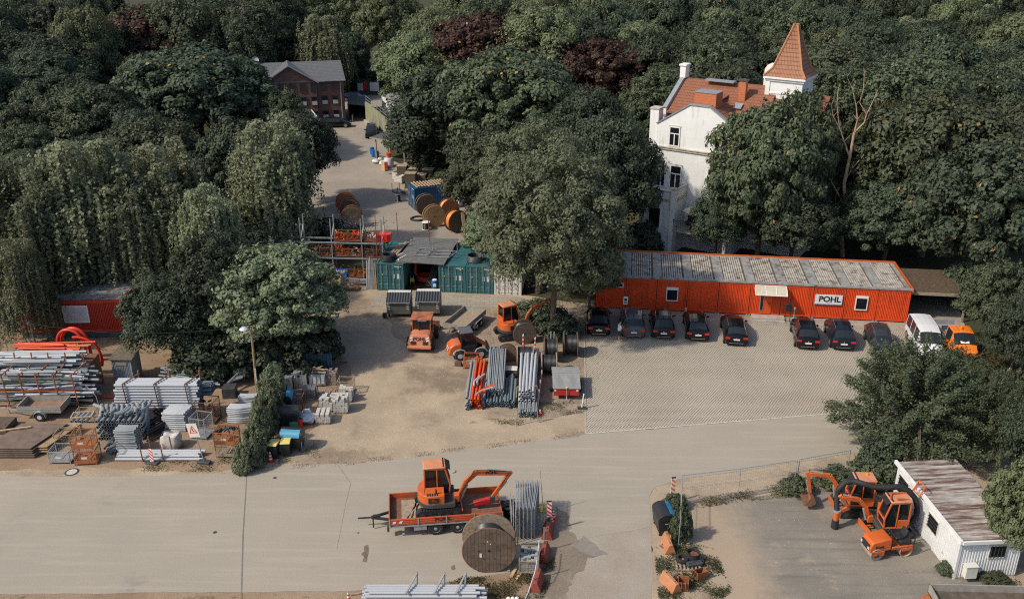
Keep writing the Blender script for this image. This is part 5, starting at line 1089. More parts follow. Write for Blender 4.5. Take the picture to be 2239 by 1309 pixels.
def bend(loc, rz, r, m, L1, L2, ang_, label, group, up=False, name='pipe_bend', scz=1):
    k = ('bend', m.name, r, L1, L2, ang_, up)
    if k not in PROTO:
        pts = [(0,0,0),(L1,0,0)]; a = 0; x, y = L1, 0; n = 5
        for i in range(n): a += ang_/n; x += .09*math.cos(a); y += .09*math.sin(a); pts.append((x,y,0))
        pts.append((x+L2*math.cos(a), y+L2*math.sin(a), 0))
        if up: pts = [(q[0], 0, q[1]) for q in pts]
        b = MB(); b.t(pts, r, 9); b.f.pop(); b.m.pop(); b.f.pop(); b.m.pop()
        d = (V(pts[1])-V(pts[0])).normalized(); e = (V(pts[-1])-V(pts[-2])).normalized()
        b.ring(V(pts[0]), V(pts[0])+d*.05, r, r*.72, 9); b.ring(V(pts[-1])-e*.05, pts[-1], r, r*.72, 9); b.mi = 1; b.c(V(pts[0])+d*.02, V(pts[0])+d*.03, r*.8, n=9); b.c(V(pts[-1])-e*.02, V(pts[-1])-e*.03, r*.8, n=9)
        o = b.done(name, [m, HOLE]); PROTO[k] = o.data; bpy.data.objects.remove(o)
    o = bpy.data.objects.new(name, PROTO[k]); C.objects.link(o); o.location = loc; o.rotation_euler = (0,0,rz)
    o['label'] = label; o['category'] = 'pipe bend'; o['group'] = group; return o
def reel(label, loc, rz, Rr, W_, flange=WOODD, cable=CABLE, fill=.72, lie=False, group=None, edge=None):
    'drum with its axis along local y, front flange at y = 0, standing on its rims'
    t = T('cable_reel', label, 'cable reel', loc, rz, group)
    if lie: t.rotation_euler = (R(90), 0, rz)
    cz = Rr if not lie else 0
    for k, y in enumerate((0, W_)):
        b = MB(); b.c((0,y-.04,cz),(0,y+.04,cz),Rr,n=32); fl = b.done('flange', flange, t, bev=.008)
        s_ = -1 if k == 0 else 1
        b = MB(); b.t([(Rr*math.cos(a*math.pi/16), y, cz+Rr*math.sin(a*math.pi/16)) for a in range(32)], .032, 5, True); b.done('rim_band', edge or BRWN, fl)
        if Rr > .6 and not k:
            b = MB(); b.c((0,y-.055,cz),(0,y-.03,cz),.07,n=10)
            for j in range(6): a = j*math.pi/3; b.c((Rr*.4*math.cos(a),y-.06,cz+Rr*.4*math.sin(a)),(Rr*.4*math.cos(a),y-.03,cz+Rr*.4*math.sin(a)),.03,n=6)
            b.done('bolts', HOLE, fl)
    b = MB(); n = max(3, int(W_/.09)); rr = Rr*(fill if cable else .5)
    if cable:
        pr = []
        for i in range(n*2+1): pr.append((rr-(.03 if i % 2 == 0 else 0), W_*(i/(n*2))))
        b.at(0,0,cz,rx=R(-90)); b.lathe(pr, 28); b.done('cable', cable, t)
    else: b.c((0,.04,cz),(0,W_-.04,cz),rr,n=20); b.done('hub', WOOD, t)
    return t
def crate(label, loc, rz, w_=1.2, d_=.8, h_=.8, m=CRO, group=None, solid=.0, name='mesh_crate', cat='crate', legs=.1, fillm=None, fill=None, seed=1, tag_=False):
    t = T(name, label, cat, loc, rz, group)
    b = MB()
    for x in (0, w_-.05):
        for y in (0, d_-.05): b.b(x, x+.05, y, y+.05, 0, h_+.06)
    for z in (legs, h_-.04): b.b(.05,w_-.05,0,.04,z,z+.05).b(.05,w_-.05,d_-.04,d_,z,z+.05).b(0,.04,.05,d_-.05,z,z+.05).b(w_-.04,w_,.05,d_-.05,z,z+.05)
    b.done('crate_frame', m, t)
    b = MB(); b.b(.02,w_-.02,.02,d_-.02,legs,legs+.03); b.done('floor', m, t)
    b = MB(); n = int(w_/.14); k = int(h_/.14)
    for i in range(1, n): x = i*w_/n; b.b(x-.004,x+.004,.01,.018,legs,h_); b.b(x-.004,x+.004,d_-.018,d_-.01,legs,h_)
    for i in range(1, int(d_/.14)): y = i*.14; b.b(.01,.018,y-.004,y+.004,legs,h_); b.b(w_-.018,w_-.01,y-.004,y+.004,legs,h_)
    for i in range(1, k): z = legs+i*(h_-legs)/k; b.b(0,w_,.008,.018,z-.004,z+.004).b(0,w_,d_-.018,d_-.008,z-.004,z+.004).b(.008,.018,0,d_,z-.004,z+.004).b(w_-.018,w_-.008,0,d_,z-.004,z+.004)
    b.done('wire_mesh', m, t)
    if solid: b = MB(); b.b(.05,w_-.05,-.006,-.001,legs+.03,legs+.03+solid); b.done('kick_plate', m, t)
    if tag_: b = MB(); b.b(w_*.35,w_*.6,-.02,-.012,h_*.45,h_*.6); b.done('tag_plate', WHTD, t)
    if fill:
        rn_ = random.Random(seed); b = MB()
        for i in range(fill[1]):
            x, y, z = rn_.uniform(.12,w_-.12), rn_.uniform(.12,d_-.12), legs+.1+rn_.random()*(h_-legs)*fill[2]
            if fill[0] == 'tube': a = V((rn_.uniform(-1,1),rn_.uniform(-1,1),rn_.uniform(-.4,.4))).normalized()*.16; b.c(V((x,y,z))-a, V((x,y,z))+a, .055, n=7)
            else: b.blob((x,y,z), rn_.uniform(.06,.11), 6, (1,1,.8), .25, rn_)
        o = b.done('contents', fillm, None); o['label'] = {'tube':'loose pipe fittings','blob':'loose parts'}[fill[0]]+' heaped in the '+' '.join(label.split()[:9]); o['category'] = 'fittings'; o['kind'] = 'stuff'; o.location = loc; o.rotation_euler = (0,0,rz)
    return t
def blocks(label, loc, rz, w_, d_, h_, m=CONCL, nx=5, ny=4, nz=5, jit=.0, seed=1, pallet=True, group=None, top=None):
    t = T('paving_block_stack', label, 'paving stones', loc, rz, group); rn_ = random.Random(seed)
    z0 = .14 if pallet else 0
    if pallet: 
        b = MB()
        for i in range(5): b.b(i*w_/5, i*w_/5+w_/8, -.03, d_+.03, .1, .13)
        for y in (0, d_/2-.04, d_-.09): b.b(0,w_-.05,y,y+.09,0,.1)
        b.done('pallet', WOOD, t)
    b = MB(); dx, dy, dz = w_/nx, d_/ny, (h_-z0)/nz
    for i in range(nx):
        for j in range(ny):
            for k in range(nz):
                if k >= nz-2 and rn_.random() < jit: continue
                e = .006; o = rn_.uniform(-.012,.012); b.b(i*dx+e+o, (i+1)*dx-e+o, j*dy+e+o, (j+1)*dy-e+o, z0+k*dz+.002, z0+(k+1)*dz-.004)
    o = b.done('paving_blocks', m, t); return t
def bin1100(label, loc, rz, lid=DKP, flap=LBLU, sc_=1):
    t = T('waste_container', label, 'waste bin', loc, rz)
    b = MB(); b.add([(.08,.1,.2),(1.28,.1,.2),(1.28,.95,.2),(.08,.95,.2),(0,0,1.05),(1.36,0,1.05),(1.36,1.05,1.05),(0,1.05,1.05)], [(0,3,2,1),(4,5,6,7),(0,1,5,4),(1,2,6,5),(2,3,7,6),(3,0,4,7)]); b.done('bin_body', DKP, t, bev=.03)
    b = MB(); pr = [(0,1.05)]+[(.52-.54*math.cos(a), 1.05+.38*math.sin(a)) for a in [math.pi*k/8 for k in range(1,8)]]+[(1.05,1.05)]
    b.pr(pr, 0, -.03, 1.39); b.done('lid', lid, t, bev=.01)
    if flap:
        b = MB(); pr = [(.52-.57*math.cos(a), 1.06+.41*math.sin(a)) for a in [math.pi*k/10 for k in range(0,5)]]; pr2 = [(.52-.545*math.cos(a), 1.06+.385*math.sin(a)) for a in [math.pi*k/10 for k in range(4,-1,-1)]]
        b.pr(pr+pr2, 0, .05, 1.31); b.done('flap', flap, t)
    for x in (.1,1.2):
        for y in (.15,.85): b = MB(); b.c((x-.03,y,.09),(x+.03,y,.09),.09,n=10); b.done('wheel', BLK, t)
    b = MB(); b.c((-.06,.4,.85),(-.06,.65,.85),.03,n=6).c((1.42,.4,.85),(1.42,.65,.85),.03,n=6); b.c((1.38,.1,.1),(1.38,.1,.75),.02,n=5); b.done('side_grip', GALV, t)
    t.scale = (sc_,)*3; return t
def cone(label, loc, h_=.6):
    t = T('traffic_cone', label, 'traffic cone', loc, 0)
    b = MB(); n = 6
    for k in range(n):
        b.mi = k % 2; r0 = .14*(1-k/n*.8); r1 = .14*(1-(k+1)/n*.8); b.lathe([(r0,.04+k*h_/n),(r1,.04+(k+1)*h_/n)], 14)
    b.mi = 0; b.lathe([(.03,.04+h_),(0,.05+h_)],14); b.done('cone_body', [RED, WHT], t); b = MB(); b.b(-.2,.2,-.2,.2,0,.04); b.done('base', RED, t); return t
def board(label, loc, rz, h_=1.0, w_=.25, z0=.35, left=True, name='barrier_board', base=True, cols=(RED, WHT), group=None):
    t = T(name, label, 'barrier board', loc, rz, group); 
    b = MB(); b.b(-w_/2,w_/2,-.02,.02,z0,z0+h_); b.done('board', cols[1], t)
    b = MB(); n = 4; st_ = h_/n
    for k in range(n+1):
        za = z0+k*st_-st_*.5; s_ = 1 if left else -1
        pts = [(-w_/2*s_, za), (w_/2*s_, za-.22), (w_/2*s_, za-.22+st_*.5), (-w_/2*s_, za+st_*.5)]
        pts = [(x, min(z0+h_, max(z0, z))) for x, z in pts]
        if max(z for x, z in pts)-min(z for x, z in pts) > .05: b.q(*[(x,-.025,z) for x, z in pts])
    if b.v: b.done('red_stripes', cols[0], t)
    b = MB(); b.b(-.04,.04,-.03+.05,.05,.05,z0+h_+.04); b.b(-w_/2,w_/2,-.03,.03,z0+h_,z0+h_+.06); b.done('holder', DKP, t)
    if base: b = MB(); b.b(-.42,.42,-.2,.2,0,.1); b.done('foot', DGRY, t, bev=.02)
    return t
def wedge(label, loc, rz, L_=1.0, m=RUSTO, group=None):
    b = MB(); b.pr([(-.3,0),(.3,0),(.3,.1),(.09,.62),(-.09,.62),(-.3,.1)], 1, 0, L_); o = b.done('barrier_block', m, None, bev=.02)
    b2 = MB(); b2.b(-.03,.03,.2,.26,.62,.63).b(-.03,.03,L_-.26,L_-.2,.62,.63); b2.done('slot', HOLE, o)
    return solo(o, label, 'barrier block', loc, rz, group)
def fence(label, loc, rz, w_=3.5, h_=2.0, group=None, n=26, m=GALV, wr_=.0025):
    t = T('fence_panel', label, 'fence', loc, rz, group); b = MB()
    b.c((0,0,0),(0,0,h_),.028,n=6).c((w_,0,0),(w_,0,h_),.028,n=6).c((0,0,h_),(w_,0,h_),.026,n=6).c((0,0,.12),(w_,0,.12),.026,n=6).c((0,0,1.1),(w_,0,1.1),.012,n=5); b.done('frame', m, t)
    b = MB()
    for i in range(1, n): b.b(i*w_/n-wr_, i*w_/n+wr_, -wr_, wr_, .12, h_)
    for i in range(1, 9): b.b(0,w_,-.002,.002,.12+i*.21-.002,.12+i*.21+.002)
    b.done('wire_mesh', m, t); return t
def sub(o, V0, rz, x, y, z=0): return V((V0.x+x*math.cos(rz)-y*math.sin(rz), V0.y+x*math.sin(rz)+y*math.cos(rz), V0.z+z))

# ================= foreground by the trailer =================
hr_ = reel('huge wooden cable reel with black cable in front of the orange trailer', P(1070,1250), R(2), 1.40, 1.25, fill=.62, flange=mat('big_reel_wood', (.15,.105,.075), .8, v=.45, s=3, wave=(0,.19,.4), rust=(.07,.045,.03), ra=.35, rs=1.5), edge=RUST)
for o in hr_.children:
    if o.name.startswith('flange') and o.data.vertices[0].co.y > .5: o.data.materials[0] = WOOD
b = MB(); b.b(-.5,-.38,-.055,-.045,1.0,1.25).b(-.1,-.04,-.055,-.045,1.95,2.02).b(.05,.1,-.055,-.045,1.8,1.86); b.done('paper_label', WHT, hr_)
fb = P(1128,1182); rf_ = R(90)
for i in range(14):
    x = i*.075; y0 = -.1*(i%3)
    fence('galvanised fence panel standing in the packed row beside the huge cable reel', V((fb.x+x+.05, fb.y+.35+y0, 0)), R(90)-R(.5*i), 2.6, 2.0+.0*(i%2), 'fence panels packed beside the reel', 20, wr_=.006)
for i in range(3):
    fence('fence panel leaning apart to the left of the packed row of panels', V((fb.x-.22+.1*i, fb.y+.0-.2*i, 0)), R(93-2*i), 1.9, 1.8, 'fence panels leaning left of the row', 16, wr_=.006)
b = MB(); b.c((0,0,0),(-.25,0,2.9),.02,n=5); solo(b.done('thin_pole', GALV), 'thin grey pole rising above the packed fence panels', 'pole', P(1189,1122)); 
b = MB(); b.t([(0,0,0),(.35,.4,1.0),(.5,1.3,1.2),(.62,2.6,1.25)], .028, 6); b.t([(-.28,-.9,0),(0,0,0)], .028, 6)
solo(b.done('bent_pipe', LGRY), 'long bent white tube running down past the stone crate', 'tube', P(1155,1305)+V((0,.3,.05)))
board('red and white barrier board in a barrier block right of the fence panels', P(1198,1160)+V((.05,.0,.0)), R(4), 1.0, .27, .95, base=False)
w1 = wedge('dark red barrier block carrying the barrier board', P(1196,1180), R(-6), 1.2, mat('barrier_brick_red', (.26,.06,.04), .7, v=.2), 'red brown barrier blocks right of the fence row')
wedge('middle dark red barrier block beside the long bent white tube', P(1186,1232), R(-10), 1.2, MATS['barrier_brick_red'], 'red brown barrier blocks right of the fence row')
wedge('dark red barrier block nearest the bottom edge, behind the stone crate', P(1170,1295), R(-12), 1.2, MATS['barrier_brick_red'], 'red brown barrier blocks right of the fence row')
for q, h_ in (((1189,1205),1.6),((1175,1265),1.8)):
    b = MB(); b.c((0,0,.2),(0,0,h_),.03,n=6); solo(b.done('steel_post', GALV), 'short steel post standing beside the '+('middle' if q[0] > 1180 else 'nearest')+' dark red barrier block', 'post', P(*q))
cone('small red and white cone just behind the barrier board', P(1210,1132), .5); cone('second small cone, in front of the other at the barrier board', P(1206,1142), .45)
t = crate('steel mesh crate full of grey stones at the foot of the fence row', P(1134,1255), R(-4), 1.05, 1.35, .85, WOOD)
for i in range(5):
    for j in range(6):
        if (i, j) != (0, 0) and random.random() < .15: continue
        b = MB() if (i, j) == (0, 0) else None
        if b: b.b(-.09,.09,-.09,.09,0,.16).b(-.04,.04,.09,.15,0,.16); st0 = b.done('paving_stone', mat('grey_stone', (.28,.29,.285), .85, v=.3, s=5)); o = st0
        else: o = st0.copy(); C.objects.link(o)
        solo(o, 'interlocking grey stone on top of the stone filled mesh crate', 'stone', sub(None, P(1134,1255), R(-4), .14+i*.19, .15+j*.21, .62+random.random()*.12), random.random()*.6, 'stones in the mesh crate')
b = MB(); b.b(.05,1.0,.05,1.3,.13,.6); solo(b.done('stone_bed', MATS['grey_stone']), 'lower layer of grey stones inside the mesh crate by the fence row', 'stones', t.location, R(-4))
for i, (q, a) in enumerate(((( 1118,1262), 70), ((1128,1268), 62), ((1112,1250), 80))):
    b = MB(); b.b(0,1.1,-.07,.07,0,.09); solo(b.done('timber_offcut', WOODL if i < 2 else WOOD), 'wooden offcut on the ground between the huge reel and the stone crate', 'timber', P(*q), R(a), 'offcuts beside the stone crate')
rn = random.Random(5)
for i in range(16):
    b = MB(); b.grid(lambda u, v_: (u*.9, v_*.5, .05*math.sin(u*9+i)+.02*math.sin(v_*14)), 8, 4); 
    q = P(1108,1128); solo(b.done('rubber_mat', BLK), 'ribbed black rubber mat in the pile behind the trailer tailboard', 'rubber mat', (q.x-.35+rn.uniform(-.1,.25), q.y-.2+rn.uniform(-.15,.2), .08+i*.05), R(rn.uniform(-30,30)), 'rubber mats behind the trailer')
for i in range(6):
    b = MB(); b.b(0,.13,0,1.7,0,.1); q = P(1100,1158); solo(b.done('sleeper', WOODD), 'dark timber baulk leaning behind the huge cable reel', 'timber', (q.x+.24*i, q.y, .02+.03*i), R(-4+rn.uniform(-3,3)), 'timber baulks behind the reel')
b = MB(); b.b(0,.75,0,.4,0,.35); solo(b.done('plastic_block', YEL, bev=.04), 'yellow plastic block behind the packed fence panels', 'block', P(1178,1122)+V((0,.1,0)), R(-3))
# bottom pipe bundle
q0, q1 = P(797,1330), P(1062,1330); gl = 'pipes stacked at the bottom edge of the photo'
for r_ in range(6):
    for k in range(5):
        y = q0.y+.1+k*.17+(r_%2)*.085; z = .09+r_*.15
        if k < 4 or r_ % 2 == 0: (pipe if (k == 0 or r_ > 4) else lambda a_, b2_, c_, d_, *e_: core(a_, b2_, c_, d_))((q0.x+rn.uniform(-.15,.25), y, z), (q1.x-.2+rn.uniform(-.5,.3), y, z), .082, PIPEL, 'light grey plastic pipe in the long stack at the bottom edge', gl)
for x in (890,952,1000):
    q = P(x,1300,1.1); b = MB(); b.beam((q.x+.35,q0.y+1.15,1.25),(q.x-.1,q0.y-.05,.98),.09,.06); b.beam((q.x+.3,q0.y+1.15,0),(q.x+.35,q0.y+1.2,1.3),.08,.06); solo(b.done('stack_strut', GREY), 'grey strut tying the pipe stack at the bottom edge', 'strut', group='struts on the bottom pipe stack')
cone('red and white traffic cone left of the pipe stack at the bottom edge', P(763,1316))
b = MB(); b.b(0,1.3,0,.1,0,.07); solo(b.done('plank', WOOD), 'brown plank beside the cone at the bottom edge', 'plank', P(767,1302), R(15))
for i, x in enumerate((1112,1121,1130)):
    b = MB(); b.blob((0,0,.1),.13,8,(1,1,.9),.05); solo(b.done('end_plug', WHT), 'round white cap peeping up at the bottom edge near the verge', 'cap', P(x,1312), group='white caps at the bottom edge')

# ================= right hand side =================
board('orange and white barrier board at the corner of the fenced yard', P(1469,1098), R(8), 1.15, .26, .55, base=False, cols=(mat('board_orange', (.75,.16,.03), .5), WHT))
fb = P(1483,1195); fc = P(1487,1102); fd = P(1613,1087); fe = P(1735,1068)
fence('fence panel seen edge on beside the black bin', fb, ang(fb, fc), (fc-fb).length, 2.0, n=20)
gz = 'mesh fence panels along the fenced yard'
fence('left mesh fence panel between the corner post and the middle post', fc, ang(fc, fd), (fd-fc).length, 2.0, gz)
fence('middle mesh fence panel, ending at the double post near the bushes', fd, ang(fd, fe), (fe-fd).length, 2.0, gz)
fg = P(1740,1066); fh = P(1850,1045); fence('right mesh fence panel overgrown by weeds', fg, ang(fg, fh), (fh-fg).length, 2.0, gz)
bin1100('black waste bin with a bright blue flap behind the edge on fence panel', P(1477,1170), R(97), flap=mat('bright_blue_flap', (.02,.22,.42), .4))
OW = mat('barrier_orange', (.47,.19,.09), .6, v=.2, s=3, dirt=1)
wedge('faded orange barrier block just below the black bin', P(1466,1212), R(4), 1.25, OW, 'orange barrier blocks left of the fenced yard'); wedge('faded orange barrier block beside the excavator buckets', P(1480,1298), R(24), 1.25, OW, 'orange barrier blocks left of the fenced yard')
pq = P(1478,1248)
b = MB()
for i in range(7): b.b(i*.2,i*.2+.1,0,1.0,.1,.13)
for y in (0,.45,.9): b.b(0,1.3,y,y+.1,0,.1)
solo(b.done('pallet', WOOD), 'weathered pallet under the two tyres', 'pallet', pq, R(-4))
def tyre(label, loc, rz=0, ro_=.36, w_=.22, flat=True, group=None):
    b = MB(); n = 24; pr = [(ro_*.55,0),(ro_*.9,0),(ro_,w_*.25),(ro_,w_*.75),(ro_*.9,w_),(ro_*.55,w_),(ro_*.55,0)]; b.lathe(pr, n); return solo(b.done('tyre', TYRE), label, 'tyre', loc, rz, group)
tyre('worn black tyre lying on the pallet, left of the tub', sub(None, pq, 0, .42,.72,.14), 0, .36, .2)
b = MB(); b.lathe([(.0,.03),(.30,.03),(.31,.4),(.34,.45),(.34,.0),(0,0)], 20); solo(b.done('wheel_tub', TYRE), 'deep round black tub on the pallet with rusty water', 'tub', sub(None, pq, 0, 1.05,.85,.14)); b = MB(); b.lathe([(.3,.25),(0,.25)],16); solo(b.done('rust_water', RUST), 'rusty brown water standing in the black tub', 'water', sub(None, pq, 0, 1.05,.85,.14))
b = MB(); b.b(0,.85,0,.35,0,.14); o = b.done('rubber_block', DGRY, bev=.02); b = MB()
for k in range(3): b.b(.12+k*.25,.2+k*.25,.14,.2,.14,.142)
b.done('slot', HOLE, o); solo(o, 'dark rubber base block leaning on the pallet edge', 'base block', sub(None, pq, 0, .65,.1,.14), R(14))
def dig_bucket(label, loc, rz, w_):
    t = T('digger_bucket', label, 'bucket', loc, rz, 'rusty digger buckets'); pr = [(0,0),(.55,0),(.62,.5),(.57,.5),(.5,.05),(.05,.05),(.0,.55),(-.05,.55)]
    b = MB(); b.pr(pr, 1, 0, w_); b.pr([(0,0),(.55,0),(.62,.5),(-.05,.55)],1,-.02,.0); b.pr([(0,0),(.55,0),(.62,.5),(-.05,.55)],1,w_,w_+.02); b.done('bucket_shell', CRT, t)
    b = MB(); b.b(-.2,-.02,w_*.25,w_*.33,.3,.6).b(-.2,-.02,w_*.67,w_*.75,.3,.6); b.done('bracket', CRT, t)
dig_bucket('tilted rusty digger bucket, the upper one of the pair', P(1525,1272), R(25), .35); dig_bucket('rusty digger bucket lying nearest the bottom of the photo', P(1504,1293), R(80), .5)
for i, (x, y, a) in enumerate(((2170,845,-8),(2197,838,6))):
    board(['red and white barrier post without lamp, behind the parking lot', 'red and white barrier post with a yellow lamp behind the parking lot'][i], P(x,y+8), R(a), 1.1, .22, .15, group=None)
b = MB(); b.at(0,0,1.32).lathe([(.1,0),(.12,.12),(.08,.24),(0,.27)],12); solo(b.done('warning_lamp', YEL), 'yellow warning lamp on top of the right barrier post', 'lamp', P(2197,846))

# ================= in front of the office =================
st = T('charging_station', 'white charging station on a black post at the red wall', 'charging station', P(1366,694), R(-6))
b = MB(); b.c((0,0,0),(0,0,1.25),.05,n=8); b.done('post', DKP, st); b = MB(); b.b(-.2,.2,-.1,.1,1.2,1.92); h_ = b.done('housing', WHT, st, bev=.07); b = MB(); b.b(-.12,.12,-.11,-.101,1.58,1.78).b(-.12,.12,-.11,-.101,1.36,1.48); b.done('display', DKP, h_)
mb = T('mailbox', 'black mailbox on two legs beside the office door', 'mailbox', P(1720,702)+V((0,-.1,0)), R(-7))
b = MB(); b.c((-.2,0,0),(-.2,0,1.1),.025,n=6).c((.2,0,0),(.2,0,1.1),.025,n=6); b.done('leg_frame', DKP, mb); b = MB(); b.pr([(-.25,1.0),(.25,1.0),(.25,1.5),(.15,1.68),(-.15,1.68),(-.25,1.5)],1,-.15,.15); b.done('box', DKP, mb, bev=.02)
b = MB(); b.lathe([(0,0),(.28,0),(.28,.22),(.12,.34),(.05,.4),(.04,1.1),(.09,1.12),(.09,1.3),(0,1.32)],14); solo(b.done('ashtray_stand', GREY), 'grey standing ashtray right of the mailbox', 'ashtray', P(1733,701)+V((0,-.2,0)))
b = MB()
for k in range(4): b.mi = k % 2; b.lathe([(.07,k*.2),(.07,(k+1)*.2)],10)
b.mi = 0; b.lathe([(.07,.8),(0,.84)],10); solo(b.done('bollard', [RED, WHT]), 'short red and white bollard in front of the fourth parked car', 'bollard', P(1499,691))

# ================= reels and pipes in the middle =================
gr = 'cable reels beside the parking lot'
reel('big black cable reel with brown planked flange in front of the orange excavator', P(1147,752), R(10), .92, .75, fill=.8, group=gr)
reel('empty brown reel with worn flanges right of the loader forks', P(1110,791), R(8), .70, .35, cable=None, flange=mat('brown_reel_wood', (.16,.10,.07), .8, v=.4, wave=(0,.16,.4)), group=gr)
reel('black cable reel seen from the side between two pale flanges, above the light grey pipes', P(1131,800), R(-90), .85, 1.2, fill=.85, flange=WOOD, edge=WOOD, group=gr)
reel('cable reel with two steel clamps on top, behind the long orange stands', P(1190,785), R(-90), .9, .95, fill=.85, flange=WOODD, group=gr)
reel('cable reel at the parking lot kerb under the tree', P(1232,774), R(-90), .9, 1.05, fill=.8, flange=WOODD, group=gr)
reel('black cable reel directly behind the covered red trailer', P(1184,815), R(-90), .8, 1.1, fill=.85, flange=WOOD, edge=WOOD, group=gr)
reel('small pale round reel leaning between two black cable reels', P(1168,795), R(-60), .5, .3, fill=.7, flange=WHTD, edge=WHTD, group=gr)
for i, (x, y) in enumerate(((1144,776),(1170,783))):
    t = T('drum_jack', ['orange cable jack with striped post, left of the pair between the reels', 'orange cable jack with striped post, right of the pair between the reels'][i], 'cable jack', P(x,y), R(8*i), 'orange cable jacks'); b = MB()
    for k in range(6): b.mi = k % 2; b.c((0,0,.75+k*.17),(0,0,.92+k*.17),.055,n=8)
    b.mi = 0; b.done('post', [RED, WHT], t); b = MB()
    for s_ in (-1,1): b.beam((0,0,.85),(s_*.7,0,.05),.09,.09); b.beam((0,0,.85),(s_*.1,.7*s_,.05),.08,.08)
    b.b(-.7,.7,-.04,.04,.02,.1); b.done('base', ORG, t)
for i, x in enumerate((1204,1211)):
    b = MB(); b.c((0,0,1.2),(0,0,1.95),.05,n=6).beam((-.1,0,1.15),(.1,0,1.15),.08,.2); solo(b.done('lifting_clamp', GALV), 'steel lifting clamp standing on the double flanged reel', 'clamp', P(x,775), group='lifting clamps on the reel')
crate('orange mesh crate standing behind the orange pipes', P(1013,806), R(-3), 1.35, .9, .95, CRO, solid=.3, tag_=True)
b = MB(); b.b(0,.5,0,.35,0,.32); solo(b.done('wood_block', BRWN), 'brown wooden block left of the orange mesh crate', 'block', P(994,800), R(-15))
t = T('lidded_crate', 'low black crate with a white lid between the two pipe rows', 'crate', P(1104,826), R(-5)); b = MB(); b.b(0,.95,0,.7,.1,.45); b.done('box', DGRY, t, bev=.03); b = MB(); b.b(.0,.9,.05,.75,.6,.64); b.done('lid', WHTD, t, bev=.06); b = MB(); b.b(0.02,.9,.1,.7,.45,.6); b.done('rusty_rim', RUST, t)
def bundle(label, group, px0, px1, ya, yb, r, m, rows, cols, seed, z0=.1, jl=.5, tilt=0, zt=0):
    'pipes pointing away from the camera: front ends at photo row ya, back ends at yb'
    rn_ = random.Random(seed); a0, a1 = P(px0, ya), P(px1, ya); b0, b1 = P(px0+tilt, yb), P(px1+tilt, yb)
    for k in range(rows):
        for c_ in range(cols):
            u = (c_+(.5 if k % 2 else 0)+.5)/cols
            if u > 1.02: continue
            p_ = a0.lerp(a1, u); q_ = b0.lerp(b1, u); z = z0+k*r*1.75
            j = rn_.uniform(-jl, jl)
            if k < rows-2 and 0 < c_ < cols-1 and k > 0 and rows > 3: core((p_.x, p_.y+.3, z), (q_.x, q_.y-.3, z), r, m); continue
            pipe((p_.x+rn_.uniform(-.03,.03), p_.y+j*.5+abs(j)*.3, z), (q_.x+rn_.uniform(-.06,.06), q_.y+rn_.uniform(-jl,jl), z+zt), r*rn_.uniform(.92,1.05), m, label, group)
bundle('grey pipe in the bundle left of the orange pipes', 'grey pipes beside the orange pipes', 1016, 1029, 896, 806, .085, PIPEG, 5, 2, 1, tilt=14)
bundle('bright orange pipe in the strapped stack nearest the yard', 'bright orange pipes', 1027, 1050, 895, 803, .09, PIPEO, 5, 3, 2, tilt=14)
bundle('grey pipe right of the orange ones under the orange bends', 'grey pipes right of the orange pipes', 1046, 1058, 892, 806, .085, PIPEG, 4, 2, 3, tilt=12)
bundle('dark pipe in the low layer under the thin grey pipes', 'dark lower pipes', 1062, 1098, 890, 800, .085, PIPEB, 3, 5, 4, tilt=8)
bundle('thin grey pipe in the tall middle bundle', 'thin grey pipes in the middle bundle', 1064, 1100, 880, 790, .048, PIPEG, 6, 10, 5, z0=.6, jl=.35, tilt=6, zt=.15)
bundle('short dark grey pipe between the thin bundle and the large pipes', 'short dark grey pipes', 1098, 1124, 893, 838, .085, PIPEB, 4, 4, 6, tilt=4)
bundle('large light grey pipe in the wooden braced stack beside the reels', 'large light grey pipes', 1133, 1168, 892, 795, .105, PIPEL, 5, 5, 7, z0=.55, jl=.4, tilt=6)
bundle('small pipe end in the bottom row of the braced stack', 'small pipes in the bottom row', 1132, 1172, 912, 860, .06, PIPEG, 4, 9, 8, tilt=3)
for i, (x, y, z, a, m) in enumerate(((1050,860,1.0,75,PIPEO),(1058,858,1.0,72,PIPEO),(1037,843,.95,95,PIPEL),(1043,838,1.0,88,PIPEL),(1041,862,1.05,60,PIPEL))):
    o = bend(P(x,y,z), R(a), .09 if m == PIPEO else .07, m, .4, .7, R(-28), ('orange pipe bend on top of the orange pipes' if m == PIPEO else 'short grey pipe bend lying on the orange pipes'), 'loose pipe bends on the orange pipes')
for i, (x, ya, zz) in enumerate(((1131, 845, 1.35), (1131, 895, 1.2))):
    p_ = P(x, ya, zz); q_ = P(x+43, ya-2 if i == 0 else ya-6, zz); b = MB(); b.beam(p_, q_, .06, .05); b.beam(p_, p_+V((-.1,-.1,-zz+.05)), .06, .05); b.beam(q_, q_+V((.08,0,-zz+.1)), .07, .06)
    solo(b.done('timber_brace', WOOD), ['wooden brace across the back of the large grey pipes', 'yellow roped brace across the front of the large grey pipes'][i], 'brace')
for i in range(3):
    b = MB(); b.beam((0,0,0),(.1,.9,1.1),.1,.07); solo(b.done('wooden_prop', WOOD), 'pale wooden prop leaning right of the large grey pipes', 'prop', P(1176+i*3,895-i*22), group='props by the large grey pipes')
t = T('marker_post', 'white marker post in a dark foot beside the parking lot kerb', 'marker post', P(1272,893), R(-3)); b = MB(); b.b(-.3,.3,-.14,.14,0,.12); b.done('foot', DGRY, t); b = MB(); b.beam((0,0,.1),(.12,.05,1.15),.11,.04); b.done('post', WHTD, t)
cone('small red cone half hidden in weeds by the large grey pipes', P(1181,905), .35)

